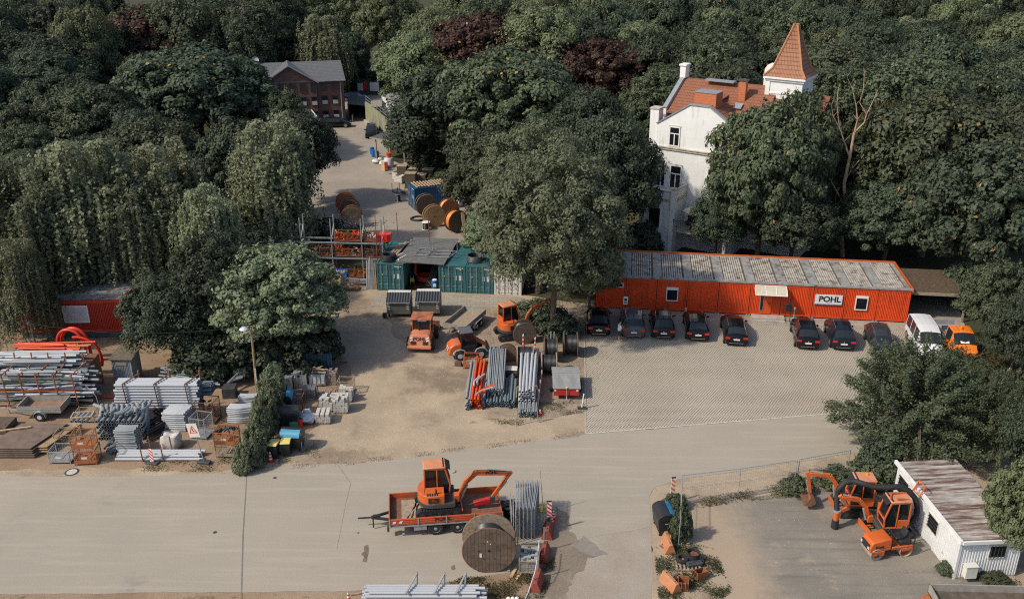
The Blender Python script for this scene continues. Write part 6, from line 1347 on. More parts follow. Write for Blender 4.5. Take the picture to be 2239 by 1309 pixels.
# ================= bins, stones and pallets near the ivy =================
def wheelie(label, loc, rz):
    t = T('wheelie_bin', label, 'waste bin', loc, rz, 'black bins with yellow lids'); b = MB(); b.add([(.06,.08,.05),(.5,.08,.05),(.5,.5,.05),(.06,.5,.05),(0,0,.98),(.56,0,.98),(.56,.68,.98),(0,.68,.98)], [(0,3,2,1),(4,5,6,7),(0,1,5,4),(1,2,6,5),(2,3,7,6),(3,0,4,7)]); b.done('bin_body', DKP, t, bev=.02)
    b = MB(); b.pr([(-.04,.98),(.74,1.0),(.74,1.06),(.3,1.12),(-.04,1.03)],0,-.03,.59); b.done('lid', YEL, t, bev=.02)
    for x in (.03,.5): b = MB(); b.c((x-.02,.6,.1),(x+.04,.6,.1),.1,n=12); b.done('wheel', BLK, t)
    return t
wheelie('black wheelie bin with yellow lid nearest the cone and ivy', P(588,1003), R(-10)); wheelie('black wheelie bin with yellow lid in front of the blue flapped waste bin', P(616,1000), R(3))
cone('red and white traffic cone in front of the yellow lidded bins', P(592,1007), .62)
bin1100('black waste bin with light blue flap just behind the yellow lidded bins', P(614,986), R(-6))
bin1100('black waste bin with closed black lid, tucked between two blue flapped bins', P(609,938), R(-2)+R(8), flap=None)
bin1100('black waste bin half hidden in the ivy, its blue flap on the right', P(640,905), R(98), flap=LBLU)
b = MB(); 
for k in range(5): b.lathe([(.18+.02*(k%2),.12*k),(.2,.12*k+.06),(.18,.12*k+.12)],12)
solo(b.done('red_basket', RED), 'dark red bucket between the black bins', 'bucket', P(656,932)); b = MB(); b.b(0,.5,0,.3,0,.5); solo(b.done('green_box', mat('green_plastic', (.05,.32,.17), .5)), 'green box peeping out between the black bins', 'box', P(634,940))
b = MB(); b.blob((0,0,.28),.62,14,(1.05,.8,.55),.22,random.Random(4)); b.blob((-.1,.45,.5),.35,10,(1,.6,.7),.3,random.Random(8)); solo(b.done('plastic_sack', mat('crumpled_plastic', (.50,.54,.58), .35, v=.35, s=9, bump=.6)), 'crumpled white plastic sack beside the stacked stones', 'sack', P(672,922))
PS = mat('pale_stone', (.47,.45,.41), .85, v=.22, s=7)
BS = mat('grey_paving_stone', (.20,.20,.20), .85, v=.3, s=6)
gb_ = 'paving stones stacked beside the yard'
blocks('pale stone stack with three long kerb stones on top, nearest the yard', P(690,928), R(2), 1.0, .85, .55, PS, 8, 1, 2, group=gb_)
for k in range(3): b = MB(); b.b(.02+k*.33,.26+k*.33,0,1.0,.55,.75); solo(b.done('kerb_stone', PS), 'long pale kerb stone on the stack nearest the yard', 'kerb stone', P(690,928), R(2), 'long kerb stones')
blocks('pale stone stack, the one behind the three long kerb stones', P(699,900), R(-3), .9, 1.0, 1.0, PS, 4, 5, 6, .4, 2, group=gb_)
blocks('tall pale stone stack on a pallet at the corner towards the yard', P(729,905), R(2), 1.0, 1.0, 1.15, PS, 5, 4, 6, .25, 3, group=gb_)
blocks('small pale stone stack wrapped in torn plastic foil', P(742,880), R(0), .9, .9, 1.0, PS, 4, 4, 5, .5, 4, group=gb_)
blocks('grey paving stone stack leftmost in the shaded back row', P(611,853), R(2), .95, .9, .95, BS, 5, 4, 5, .3, 5, group=gb_)
blocks('grey paving stone stack beside the blue sheet wall', P(643,848), R(2), .95, .9, 1.2, MATS['grey_stone'], 6, 4, 6, .3, 6, group=gb_)
blocks('dark stone slabs on a pallet in the middle of the shaded rows', P(662,875), R(5), .9, .9, .8, mat('dark_stone', (.13,.14,.15), .85, v=.25, s=4), 3, 2, 7, 0, 7, group=gb_)
blocks('brown grey stone stack right of the boarded crate', P(712,842), R(-2), .8, .9, 1.0, mat('reddish_stone', (.24,.19,.17), .85, v=.35, s=6), 4, 4, 5, .5, 8, group=gb_)
blocks('grey slab stack behind the rusty frame by the bins', P(628,885), R(4), 1.0, .8, .8, BS, 3, 3, 6, .1, 9, group=gb_)
t = T('boarded_crate', 'light grey box pallet heaped with broken boards', 'crate', P(676,845), R(1)); b = MB(); b.b(0,1.2,0,.8,.1,.9); b.done('box', GREY, t, bev=.02); b = MB()
for k in range(4): b.b(.06+k*.29,.25+k*.29,-.02,-.001,.25,.8)
b.done('panel', LGRY, t)
for k in range(8):
    b = MB(); b.b(-.5,.5,-.06,.06,0,.04); solo(b.done('broken_board', WOOD), 'broken board heaped on the light grey box pallet', 'board', P(676+16,845)+V((rn.uniform(-.3,.4),.3+rn.uniform(-.2,.3),.93+.05*k)), R(rn.uniform(-60,60)), 'broken boards on the box pallet')
t = crate('timber pallet collar stack at the right end of the stones', P(738,862), R(-3), 1.1, .9, 1.0, WOOD, name='collar_pallet')
t.children[1].name = 'floor'
for k in range(10):
    a = rn.uniform(0,3.1); p_ = P(rn.uniform(696,745), rn.uniform(858,880)); pipe(p_+V((-.4*math.cos(a),-.4*math.sin(a),.2+.05*k)), p_+V((.4*math.cos(a),.4*math.sin(a),.25+.05*k)), .035, [GALV, DKP][k%2], 'scrap bar in the loose heap between the stone stacks', 'scrap bars between the stone stacks', name='scrap_bar', cat='scrap bar')
for k in range(4):
    b = MB()
    for i in range(2): b.b(0,1.2,i*.95,i*.95+.12,.0,.16)
    for i in range(3): b.b(.02+i*.52,.14+i*.52,.12,.95,.02,.14)
    for i in range(11): b.b(i*.11,i*.11+.06,.96,1.06,.16,.2)
    solo(b.done('plastic_pallet', mat('pallet_grey', (.20,.22,.22), .6)), 'light grey plastic rack pallet stacked at the top of the stone rows', 'pallet', P(704,795)+V((.02*k,.02*k,.2*k)), R(1), 'plastic pallets stacked by the stones')
b = MB(); b.t([(.42*math.cos(a*.4), .12*math.sin(a*.4), .75+.42*math.sin(a*.4)) for a in range(16)],.05,5,True); b.t([(.36*math.cos(a*.4)+.03, .12*math.sin(a*.4)-.08, .7+.38*math.sin(a*.4)) for a in range(16)],.05,5,True); solo(b.done('yellow_cable', mat('dull_yellow', (.40,.32,.06), .5)), 'coil of dull yellow cable hanging above the stone stacks', 'cable coil', P(673,828))
b = MB(); b.lathe([(0,0),(.3,0),(.32,.9),(0,.95)],14); solo(b.done('dark_barrel', DKP), 'dark barrel behind the yellow cable coil', 'barrel', P(673,822))
b = MB(); corr_wall(b, 0, 4.1, 0, 1.8, 0, -1, .3, .05); b.b(0,4.1,.03,.1,0,1.8); solo(b.done('sheet_wall', mat('blue_sheet', (.03,.085,.13), .6, v=.3)), 'dark blue corrugated sheet wall behind the shaded stones', 'wall', P(605,828), R(8))
b = MB()
for z in (0,.95): b.c((0,0,z),(1.4,0,z),.035,n=5).c((0,1,z),(1.4,1,z),.035,n=5).c((0,0,z),(0,1,z),.035,n=5).c((1.4,0,z),(1.4,1,z),.035,n=5)
for x in (0,1.4):
    for y in (0,1): b.c((x,y,0),(x,y,1.0),.04,n=5)
solo(b.done('rod_cage', RUSTO), 'empty rusty orange frame crate behind the hidden blue flapped bin', 'frame crate', P(618,895), R(0))
# ================= storage on the left =================
rn = random.Random(11)
ro_ = P(174,892); rkz = 0
rack = T('pipe_rack', 'long rusty steel rack overflowing with grey pipes at the left edge', 'rack', ro_, 0)
hr = 2.55; LR = 9.5
for x in (0,-1.25,-2.45,-3.6,-4.8,-6.0):
    b = MB(); b.beam((x,0,0),(x-.15,0,hr+.15),.07,.07).beam((x-.15,0,hr),(x+.2,1.6,hr+.2),.06,.06); b.beam((x,1.7,0),(x+.1,1.7,hr+.9),.07,.07); b.done('rack_post', RUSTO, rack)
for z in (.25, 1.35, 2.35): b = MB(); b.beam((-LR,0,z),(.05,0,z),.05,.05); b.done('rack_rail', RUSTO, rack)
gp = 'mixed grey pipes in the rusty rack'
for i in range(88):
    row = i//8; k = i % 8
    y = ro_.y+.2+k*.22+rn.uniform(-.05,.05); z = .2+row*.225+rn.uniform(-.04,.04)+(k*.03)
    L_ = rn.uniform(3.5,7.5); x1 = ro_.x+rn.uniform(-.9,1.3)-(.7 if row > 9 else 0); a = rn.uniform(-.05,.05); dz = rn.uniform(-.18,.18)
    if k > 4 and row < 9: core((x1-L_, y-a*L_, z+dz), (x1, y, z-dz), .085, PIPEB); continue
    pipe((x1-L_, y-a*L_, z+dz), (x1, y, z-dz), rn.choice((.055,.07,.085,.1)), rn.choice((PIPEG,PIPEG,PIPEL,PIPEB)) if k < 6 else PIPEG, 'grey plastic pipe in the overfull rusty rack', gp)
for i in range(30):
    y = ro_.y+1.2+rn.uniform(0,1.9); z = 2.7+rn.uniform(0,.35); L_ = rn.uniform(3.5,7.5); x1 = ro_.x-rn.uniform(0,1.6); a = rn.uniform(-.04,.06)
    pipe((x1-L_, y-a*L_, z), (x1, y, z+rn.uniform(-.1,.1)), rn.choice((.07,.09,.1)), rn.choice((PIPEL,PIPEL,PIPEG)), 'light grey pipe heaped on top of the rusty rack', 'light pipes heaped above the rusty rack')
b = MB(); b.b(-8,.2,2.0,3.8,0,2.35); solo(b.done('rear_stack', RUST), 'dark rusty bin behind the pipe rack', 'bin', ro_)
for i in range(16):
    p_ = P(rn.uniform(5,25), rn.uniform(775,790), 2.6); L_ = rn.uniform(3,5.5); a = rn.uniform(-.12,.16)
    pipe(p_+V((0,1.6,.1*(i%3))), p_+V((L_,1.6+a*L_,.1*(i%3)+.1)), .075, PIPEO if i % 3 else PIPEG, 'red pipe in the jumbled layer behind the grey heap' if i % 3 else 'grey pipe in the jumbled layer among the red pipes', 'red pipes behind the grey heap' if i % 3 else 'grey pipes among the red pipes')
# red hoses
t = T('red_hose_arch', 'thick bright red hose arching high above the pipe rack', 'hose', P(150,800)+V((.1,.6,-2.1)), 0)
for dx_, dy_ in ((0,0),(.22,.28)):
    b = MB(); pts = []
    for k in range(19):
        a = math.pi*(1-k/18); pts.append((1.02*math.cos(a)+.1+dx_, dy_-.1*math.cos(a), 3.7+1.15*math.sin(a)))
    pts = [(pts[0][0]+.12, dy_, 2.5)]+pts+[(pts[-1][0]+.02, dy_, 2.3)]; b.t(pts, .125, 9); b.done('hose_loop', HOSER, t)
for k in range(5):
    b = MB(); pts = []
    for j in range(11): a = R(100-j*12); pts.append((-.1+(1.25+.09*k)*math.cos(a), -.15*k, 1.2+(1.35+.1*k)*math.sin(a)))
    b.t(pts, .10, 8); solo(b.done('red_hose', HOSER), 'thick red hose curving down beside the high red arch', 'hose', P(185,815)+V((0,.6,0)), 0, 'red hoses curving down')
b = MB(); b.t([(0,0,.3),(.3,0,.1),(.8,.05,.08),(1.3,.1,.15)], .09, 8); solo(b.done('red_hose', HOSER), 'short red hose end on the ground left of the tall pipe stack', 'hose', P(222,870))
# shed
sh2 = T('tool_shed', 'small grey board shed with mossy roof behind the tall pipe stack', 'shed', P(252,838), R(-2)); b = MB(); corr_wall(b,.1,1.35,0,1.85,-.01,-1,.12,.03); b.b(0,1.45,0,1.5,0,1.9); b.b(0,.1,-.06,0,0,1.95).b(1.35,1.45,-.06,0,0,1.95); b.done('wall', mat('grey_boards', (.25,.28,.31), .8, v=.25, s=4), sh2)
b = MB(); b.add([(-.1,-.15,1.95),(1.6,-.15,1.95),(1.6,1.7,2.15),(-.1,1.7,2.15),(-.1,-.15,2.03),(1.6,-.15,2.03),(1.6,1.7,2.23),(-.1,1.7,2.23)], [(0,3,2,1),(4,5,6,7),(0,1,5,4),(1,2,6,5),(2,3,7,6),(3,0,4,7)]); b.done('roof', mat('mossy_roof', (.12,.10,.07), .9, v=.4, s=5), sh2); b = MB(); b.b(.3,1.1,-.07,-.03,1.5,1.8); b.done('shutter', WOOD, sh2)
# tall light stack, black bundle below
s0 = P(262,925); Ls_ = 5.55
for r_ in range(9):
    for k in range(5):
        y = s0.y+.35+k*.21; z = 1.05+r_*.208
        if 0 < k and r_ < 8: core((s0.x-.1, y, z), (s0.x+Ls_-.15+rn.uniform(-.1,.1), y, z), .1, PIPEB); continue
        pipe((s0.x+rn.uniform(-.12,.1)-.2+(.12 if r_>5 else 0), y, z), (s0.x+Ls_-.1+rn.uniform(-.12,.12), y, z), .104, PIPEL, 'long light grey pipe in the tall wooden braced stack', 'long pipes in the tall braced stack')
for r_ in range(6):
    for k in range(4):
        y = s0.y+.3+k*.2; z = .1+r_*.155
        if k: core((s0.x+.85, y, z), (s0.x+3.3, y, z), .075, PIPEK); continue
        pipe((s0.x+.8+rn.uniform(-.1,.1), y, z), (s0.x+3.35+rn.uniform(-.1,.1), y, z), .078, PIPEK, 'black pipe in the bundle beneath the tall light stack', 'black pipes beneath the light stack')
for k, x in enumerate((.65,2.75,4.8)):
    t = T('timber_brace', ['left','middle','right'][k]+' wooden brace strapped round the tall light pipe stack', 'brace', s0, 0)
    b = MB(); b.beam((x,.2,1.0),(x-.1,.16,2.85),.09,.06); b.done('front_post', BRWN, t); b = MB(); b.beam((x-.1,.16,2.87),(x+.45,1.45,2.95),.09,.06); b.done('top_bar', BRWN, t); b = MB(); b.beam((x+.45,1.5,0),(x+.5,1.55,3.2),.09,.09); b.done('back_post', RUSTO, t); b = MB(); b.beam((x+.15,.14,0),(x+.05,.14,1.05),.09,.06); b.done('lower_post', BRWN, t)
for i in range(16):
    p_ = P(rn.uniform(345,372), rn.uniform(820,835)); L_ = rn.uniform(3,4.6); pipe(p_+V((0,0,.3+.09*(i%7))), p_+V((L_,-.5-rn.random()*.8,.25+.09*(i%7))), .09, PIPEB, 'dark grey pipe in the loose pile behind the tall stack', 'dark grey pipes behind the tall stack')
for i in range(14):
    y = s0.y+1.3+(i%5)*.2; z = 1.0+(i//5)*.3; pipe((s0.x+5.3,y,z+.5),(s0.x+5.3+.7,y+.1,z+.5), .09, PIPEB, 'short pipe end at the right side of the tall stack', 'short pipe ends beside the tall stack')
# bends with open ends
g0 = P(214,963); gl2 = 'open ended bends in the large honeycomb stack'
for r_ in range(7):
    for k in range(9):
        x = g0.x+.12+k*.34+(r_%2)*.17; z = .12+r_*.21
        o = bend((x, g0.y+.05, z), R(90), .115, PIPEG if r_ > 4 else PIPEB, .5, .55, R(50), 'blue grey pipe bend in the honeycomb of open ends', gl2, up=True)
for i in range(14):
    bend((g0.x+.1+rn.uniform(0,2.8), g0.y+.15+rn.uniform(0,.7), 1.65+rn.uniform(0,.2)), R(rn.uniform(30,120)), .11, PIPEG, .4, .6, R(40), 'pipe bend thrown loosely on the honeycomb stack', 'bends lying on the honeycomb stack')
def bendstack(label, group, px, py, n, cols, m, rz, w_, r=.085, L1=.45, L2=.45, a=R(18), dy=.18):
    p0 = P(px, py)
    for k in range(n):
        for c_ in range(cols): bend(p0+V((rn.uniform(-.04,.04)-c_*dy*math.sin(rz), c_*dy*math.cos(rz), r+k*r*1.75)), rz+rn.uniform(-.03,.03), r, m, L1, L2, a, label, group)
bendstack('gently bent light pipe in the small stack right of the honeycomb', 'bends in the small light stack', 258, 990, 13, 5, PIPEG, R(-6), 1.2, .075, .5, .35, R(14), .16)
bendstack('bent light grey pipe in the strapped stack in front of the tall one', 'bends in the strapped stack', 360, 940, 9, 7, PIPEL, R(-10), 1.5, .085, .6, .45, R(12), .18)
bendstack('curved white pipe in the stack beside the ivy', 'curved white pipes beside the ivy', 500, 924, 8, 4, PIPEL, R(-8), 1.3, .085, .6, .8, R(24), .18)
bendstack('short curved pipe in the small heap under the lamp post', 'curved pipes under the lamp post', 522, 884, 5, 4, PIPEL, R(-4), 1.0, .07, .4, .5, R(12), .16)
for i in range(8): bend(P(500+i*3,858-i*2)+V((0,0,.75+.03*i)), R(60+i*3), .09, PIPEG, .4, .4, R(-25), 'grey bend standing in the small dark crate left of the ivy', 'grey bends in the dark crate')
b = MB(); b.b(0,.9,0,.9,0,.75); solo(b.done('dark_crate', DGRY), 'small dark crate holding grey bends left of the ivy', 'crate', P(487,872), R(5))
for i in range(13): 
    q = P(228+rn.uniform(0,32), 998-rn.uniform(0,22)); bend(q+V((0,0,.08+.05*(i%5))), R(rn.uniform(50,100)), .075, PIPEB, .3, .35, R(-30), 'small blue grey bend in the loose heap at the verge', 'small bends heaped at the verge')
for i in range(10): 
    q = P(524+rn.uniform(-6,30), 805+rn.uniform(-5,14)); a = rn.uniform(-.6,.9); pipe(q+V((0,0,.5+.06*i)), q+V((1.5*math.cos(a),1.5*math.sin(a),.6+.05*i)), .07, PIPEG, 'grey pipe jutting out below the street lamp', 'grey pipes below the street lamp')
for i in range(26):
    q = P(312+rn.uniform(0,34), 968-rn.uniform(0,40)); z = .1+.13*(i//6); pipe(q+V((0,0,z)), q+V((.8,1.2,z+.05)), .065, PIPEK, 'black pipe in the slanting heap left of the white bag', 'black pipes left of the white bag')
# crates on the left
gq = 'mesh crates at the verge'
crate('pale grey mesh crate nearest the verge', P(108,1014), R(0), 1.35, 1.1, .85, GREY, gq, solid=.25, tag_=True)
crate('pale mesh crate behind the nearest one, open and empty', P(120,975), R(4), 1.4, 1.0, .8, WOOD, gq)
crate('rusty pale mesh crate with yellow parts, next to the open bends', P(165,925), R(2), 1.3, .9, .75, WOOD, gq, fillm=YEL, fill=('blob', 8, .4))
crate('rusty orange mesh crate at the bottom of the tall pair at the verge', P(164,1018), R(6), 1.35, 1.05, 1.0, CRO, gq, solid=.22, tag_=True)
crate('rusty orange mesh crate on top of the other one at the verge', P(164,1018)+V((-.03,0,1.08)), R(6), 1.3, 1.05, .95, CRO, gq, solid=.22, tag_=True)
cc = P(168,985)
for k in range(4): pipe(cc+V((.1+k*.28,-.1,2.2)), cc+V((.3+k*.28,.9,2.25)), .11, PIPEG, 'grey pipe end lying in the top rusty crate', 'pipe ends in the top crate')
b = MB(); b.b(0,1.3,0,.06,0,.08).b(0,1.3,.7,.76,0,.08).b(0,.06,.06,.7,0,.08).b(1.24,1.3,.06,.7,0,.08); solo(b.done('timber_grid', WOODL), 'pale wooden frame on the pipe ends in the top crate', 'frame', cc+V((0,0,2.35)), R(8))
crate('rusty crate of black pipe parts, upper of the pair beside the ivy', P(472,1000)+V((0,0,.85)), R(-4), 1.35, 1.05, .95, CRO, gq, solid=.25, tag_=True)
crate('pale rusty crate, lower of the pair beside the ivy', P(472,1000), R(-4), 1.35, 1.05, .8, WOOD, gq, solid=.2)
for i in range(16): q = P(476+rn.uniform(0,38),1000); pipe(q+V((0,.1+rn.random()*.8,1.6+rn.random()*.2)), q+V((rn.uniform(-.2,.25),.4+rn.random()*.5,1.65+rn.random()*.2)), .07, PIPEK, 'black pipe piece heaped in the upper crate beside the ivy', 'black pieces in the upper crate')
crate('tall galvanised mesh box behind the warning sign', P(418,958), R(-12), 1.1, 1.1, 1.5, GALV, gq); crate('rusty crate behind the galvanised mesh box', P(430,925), R(-8), 1.3, 1.1, 1.6, RUST, gq, fillm=BLK, fill=('tube', 20, .9))
# plates, wood
for k in range(5):
    b = MB(); b.b(0,3.05,0,3.1,0,.05); b.v = [(x+y*.33, y, z) for x, y, z in b.v]; q = P(-30+2*(k%2),1002); solo(b.done('steel_plate', PLATE), 'large dark brown steel plate in the wide stack at the left edge', 'steel plate', q+V((-.05*k,.03*k,.1+k*.13)), 0, 'dark steel plates at the left edge')
for k in range(3):
    b = MB(); b.b(0,1.5,0,3.0,0,.05); b.v = [(x+y*.33, y, z) for x, y, z in b.v]; q = P(54,994); solo(b.done('steel_plate', PLATEL), 'narrow tan steel plate right of the dark plates', 'steel plate', q+V((-.02*k,.05*k,.2+k*.14)), 0, 'tan steel plates')
b = MB(); b.beam((0,0,0),(1.9,.55,0),.14,.07); solo(b.done('beam', WOODL), 'pale wooden beam lying on the dark steel plates', 'beam', P(-20,978)+V((.2,.8,.75)))
b = MB(); b.b(0,1.3,0,1.5,0,.5); solo(b.done('timber_pile', WOODD), 'dark timber behind the steel plates at the very left edge', 'timber', P(-28,950))
# big bag
t = T('big_bag', 'bulging white woven bag beside the black pipes', 'bag', P(376,976), R(-4)); b = MB()
def bagf(u, v_):
    a = v_*2*math.pi; z = u*.95; k = .52+.08*math.sin(u*math.pi)+.03*math.sin(a*5+u*6); c_, s_ = math.cos(a), math.sin(a); q = (abs(c_)**6+abs(s_)**6)**(-1/6)
    return (k*q*c_, k*.85*q*s_, z+.03*math.sin(a*3))
b.grid(bagf, 9, 32); BAG = mat('woven_bag', (.50,.46,.42), .85, v=.18, s=4, bump=.5); b.done('bag_body', BAG, t, sharp=80); b = MB(); b.grid(lambda u, v_: (.5*(u*2-1), .42*(v_*2-1), .86+.06*math.sin(u*9)+.05*math.sin(v_*11)), 8, 8); b.done('bag_top', BAG, t)
# sign, board, ground pipes
sg = T('warning_sign', 'leaning road works warning sign on a grey post', 'traffic sign', P(447,1012), R(-12)); b = MB(); b.c((0,0,.1),(-.32,0,2.0),.035,n=6); b.done('post', GALV, sg); b = MB(); b.b(-.4,.4,-.18,.18,0,.1).b(-.38,.42,-.2,.16,.1,.19); b.done('foot', DGRY, sg, bev=.02)
b = MB(); b.at(-.42,-.05,2.35,ry=R(-10)); b.b(-.36,.36,-.015,.0,-.48,.48); pn = b.done('sign_panel', WHTD, sg); b = MB(); b.at(-.42,-.07,2.4,ry=R(-10)); 
tri = [(-.3,-.24),(.3,-.24),(0,.3)]; tin = [(-.2,-.18),(.2,-.18),(0,.17)]
b.add([(x,0,z) for x, z in tri]+[(x,0,z) for x, z in tin], [(0,1,4,3),(1,2,5,4),(2,0,3,5)]); b.done('red_triangle', RED, pn); b = MB(); b.at(-.42,-.07,2.36,ry=R(-10)); b.b(-.03,.02,-.002,.0,-.06,.1).b(.0,.09,-.002,0,-.1,-.05); b.done('work_symbol', DKP, pn)
board('leaning red and white barrier board on a rubber foot by the pipe row', P(333,1012), R(-14), .95, .24, .12)
p0 = P(252,1008)
for k in range(8): y = p0.y+.1+(k%4)*.2+(k//4)*.1; z = .1+(k//4)*.17; pipe((p0.x+rn.uniform(-.1,.15), y, z), (p0.x+5.3+rn.uniform(-.2,.2), y, z), .095, PIPEL, 'long white pipe lying on the ground along the verge', 'white pipes along the verge')
for x, dy_ in ((1.75,0),(3.05,0),(1.95,.95),(3.3,.95)): b = MB(); b.beam((0,0,0),(-.05,0,1.25),.06,.06); solo(b.done('steel_stake', RUST), 'rusty stake holding the white pipes along the verge', 'stake', p0+V((x,-.02+dy_,0)), 0, 'rusty stakes along the verge')
b = MB(); b.t([(0,0,0),(-.35,.4,1.2),(-1.1,.8,1.8),(-1.3,1.0,1.2)],.022,5); solo(b.done('bent_rod', GALV), 'thin bent rod arching beside the rusty rack', 'rod', P(222,905))
# street lamp
q = P(563,868); lp_ = T('street_lamp', 'street lamp on a leaning wooden post above the ivy', 'street lamp', q, 0)
tp = P(541,722,5.6)-q; zt = 5.4; tp = V((P(543,722,zt).x-q.x, .3, zt))
b = MB(); b.t([(0,0,0),tp*.5,tp],.10,8,r2=.075); b.done('post', mat('pine_post', (.30,.20,.11), .8, v=.25, s=3), lp_); b = MB(); b.t([tp+V((0,0,-.1)),tp+V((-.1,-.2,.12)),tp+V((-.3,-.35,.1))],.03,6); b.done('arm', GALV, lp_)
b = MB(); b.at(tp.x-.38,tp.y-.42,tp.z+.02); b.lathe([(0,.12),(.12,.1),(.3,-.02),(.32,-.06),(0,-.05)],16); b.done('lamp_shade', LGRY, lp_); b = MB(); b.c((.12,-.1,0),(.1,-.08,2.3),.05,n=6); b.done('white_sleeve', LGRY, lp_)
b = MB(); a_ = q+tp; e_ = P(-40,690,7); pts = []
for k in range(13): u = k/12; p_ = a_.lerp(e_, u); pts.append((p_.x,p_.y,p_.z-.9*math.sin(u*math.pi)))
b.t(pts,.012,4); solo(b.done('overhead_wire', DGRY), 'thin overhead wire running left from the street lamp', 'wire')

# ================= scaffold rack =================
ra = R(-4)
sr = T('storage_rack', 'open grey steel shelf rack carrying wire crates left of the teal containers', 'rack', P(600,604), ra)
sr0 = P(600,604); gs = []
POS = [0.0, 2.85, 5.7, 8.5, 10.4]
for x in POS:
    for y in (0,1.15):
        b = MB(); b.beam((x,y,0),(x,y,5.8),.11,.09); b.done('rack_post', GALV, sr)
    b = MB(); b.beam((x,0,3.7),(x,1.15,4.9),.05,.05); b.done('diagonal_brace', GALV, sr)
for z in (2.0, 3.5):
    for y in (-.06,1.2): b = MB(); b.beam((-.1,y,z),(10.5,y,z),.07,.14); b.done('shelf_beam', GALV, sr)
gc2 = 'wire crates on the steel rack'
def rc(x, z, label, m=None, kind='tube', n=22, w_=1.25, seed=1, y=.1): crate(label, sub(None, sr0, ra, x, y, z+.06), ra, w_, .95, .8, CRT, gc2, fillm=m, fill=(kind, n, .85) if m else None, seed=seed, name='wire_crate', legs=.03)
rc(5.85+.0, 3.53, 'top shelf crate of orange pipe fittings, left', PIPEO, 'tube', 26); rc(7.15, 3.53, 'top shelf crate of orange pipe ends, middle', PIPEO, 'tube', 26, seed=2); rc(8.65, 3.53, 'top shelf crate of white bags, right', WHT, 'blob', 12, seed=3)
rc(3.0, 2.03, 'middle shelf crate of green and red parts, leftmost', mat('green_part', (.03,.35,.20), .5), 'blob', 12, seed=4); rc(4.45, 2.03, 'middle shelf crate of dark bars beside the post', DGRY, 'tube', 16, w_=1.1, seed=5)
rc(5.85, 2.03, 'middle shelf crate of orange and black fittings', PIPEO, 'tube', 16, seed=6); rc(7.15, 2.03, 'middle shelf crate of pale grey bits', WHTD, 'blob', 28, w_=1.15, seed=7); rc(8.6, 2.03, 'middle shelf crate of turquoise parts', mat('turquoise_part', (.08,.42,.34), .5), 'blob', 14, seed=8); rc(9.9-.45, 2.03, 'dark middle shelf crate, rightmost', DGRY, 'tube', 10, w_=1.0, seed=9)
for x, l_ in ((5.0,'left'),(6.3,'centre'),(7.6,'right')): rc(x, 0, 'empty ground level crate under the steel rack, '+l_, None)
b = MB(); b.b(0,1.2,0,.9,0,.7); solo(b.done('orange_chest', RED), 'bright orange red chest at the right end of the rack', 'chest', sub(None, sr0, ra, 9.9,.3,3.55-.0), ra); 
b = MB(); b.lathe([(.05,0),(.3,0),(.33,.8),(.36,.85),(.3,.85)],14); solo(b.done('green_tub', mat('green_tub', (.02,.25,.12), .5)), 'green plastic tub between the rack and the teal container', 'tub', P(843,596)+V((.2,1.5,1.6)))
for k, (px, py) in enumerate(((839,600),(866,560),(926,612),(1007,560))):
    b = MB(); b.c((0,0,0),(0,0,6.3),.035,n=6); solo(b.done('thin_mast', RUST), ['thin dark mast just right of the steel rack', 'thin dark mast above the heap of planks', 'thin dark mast standing behind the grey bay roof', 'thin mast by the grey bay roof edge'][k], 'mast', [P(828,612),P(874,606),P(941,598),P(860,600)][k]) if k < 3 else None
# ground in front of the rack
crate('wire crate of yellow hoses and barrels in front of the leafy tree', P(716,628), R(-4), 1.35, 1.0, .95, RUST, 'wire crates on the ground by the rack', fillm=mat('mustard', (.62,.40,.06), .5), fill=('blob', 26, 1.05))
crate('wire crate of yellow and orange lamps below the rack', P(773,607), R(-6), 1.3, .95, .75, CRO, 'wire crates on the ground by the rack', fillm=mat('amber_part', (.75,.33,.03), .5), fill=('blob', 30, .8), solid=.25)
crate('dark rusty wire crate closest to the slab path', P(753,636), R(-2), 1.3, .9, .8, RUST, 'wire crates on the ground by the rack', tag_=True)
b = MB(); b.t([(.0,0,.6),(.25,-.05,.25),(.6,-.05,.15),(.95,-.02,.25),(1.1,0,.5)],.05,6); solo(b.done('yellow_hose', YEL), 'short yellow hose hanging on the crate of yellow barrels', 'hose', P(720,630)+V((0,-.08,0)))
for k in range(9): b = MB(); b.at(0,0,.12+k*.07); b.lathe([(.32,0),(.32,.04),(.05,.05)],12); solo(b.done('plastic_disc', mat('emerald', (.01,.26,.15), .5)), 'emerald green plastic disc in the pile beside the rack', 'disc', P(706,600)+V((.1*(k%3),.05*k,.25)), 0, 'green discs beside the rack')
for k in range(2): b = MB(); b.b(0,1.15,0,.06,0,1.0); o = solo(b.done('sign_sheet', mat('sign_blue', (.02,.10,.36), .5)), ['stored blue and white road sign leaning by the rack', 'second stored blue road sign behind the first'][k], 'road sign', P(733,615)+V((.1*k,.2*k,.2)), R(-8)); b = MB(); b.b(.15,1.0,-.01,-.001,.72,.92); b.done('white_panel', WHT, o); b = MB(); b.t([(.42+.16*math.cos(a*.63),-.01,.38+.16*math.sin(a*.63)) for a in range(10)],.02,4,True); b.done('round_symbol', WHT, o)
t = T('no_stopping_sign', 'small round red and blue sign beside the green discs', 'traffic sign', P(727,600)+V((0,.2,1.0)), 0); b = MB(); b.at(0,0,0,rx=R(35)); b.lathe([(0,.02),(.33,.02),(.33,0)],18); b.done('red_ring', RED, t); b = MB(); b.at(0,0,.01,rx=R(35)); b.lathe([(0,.02),(.24,.02),(.24,0)],18); b.done('blue_disc', MATS['sign_blue'], t)
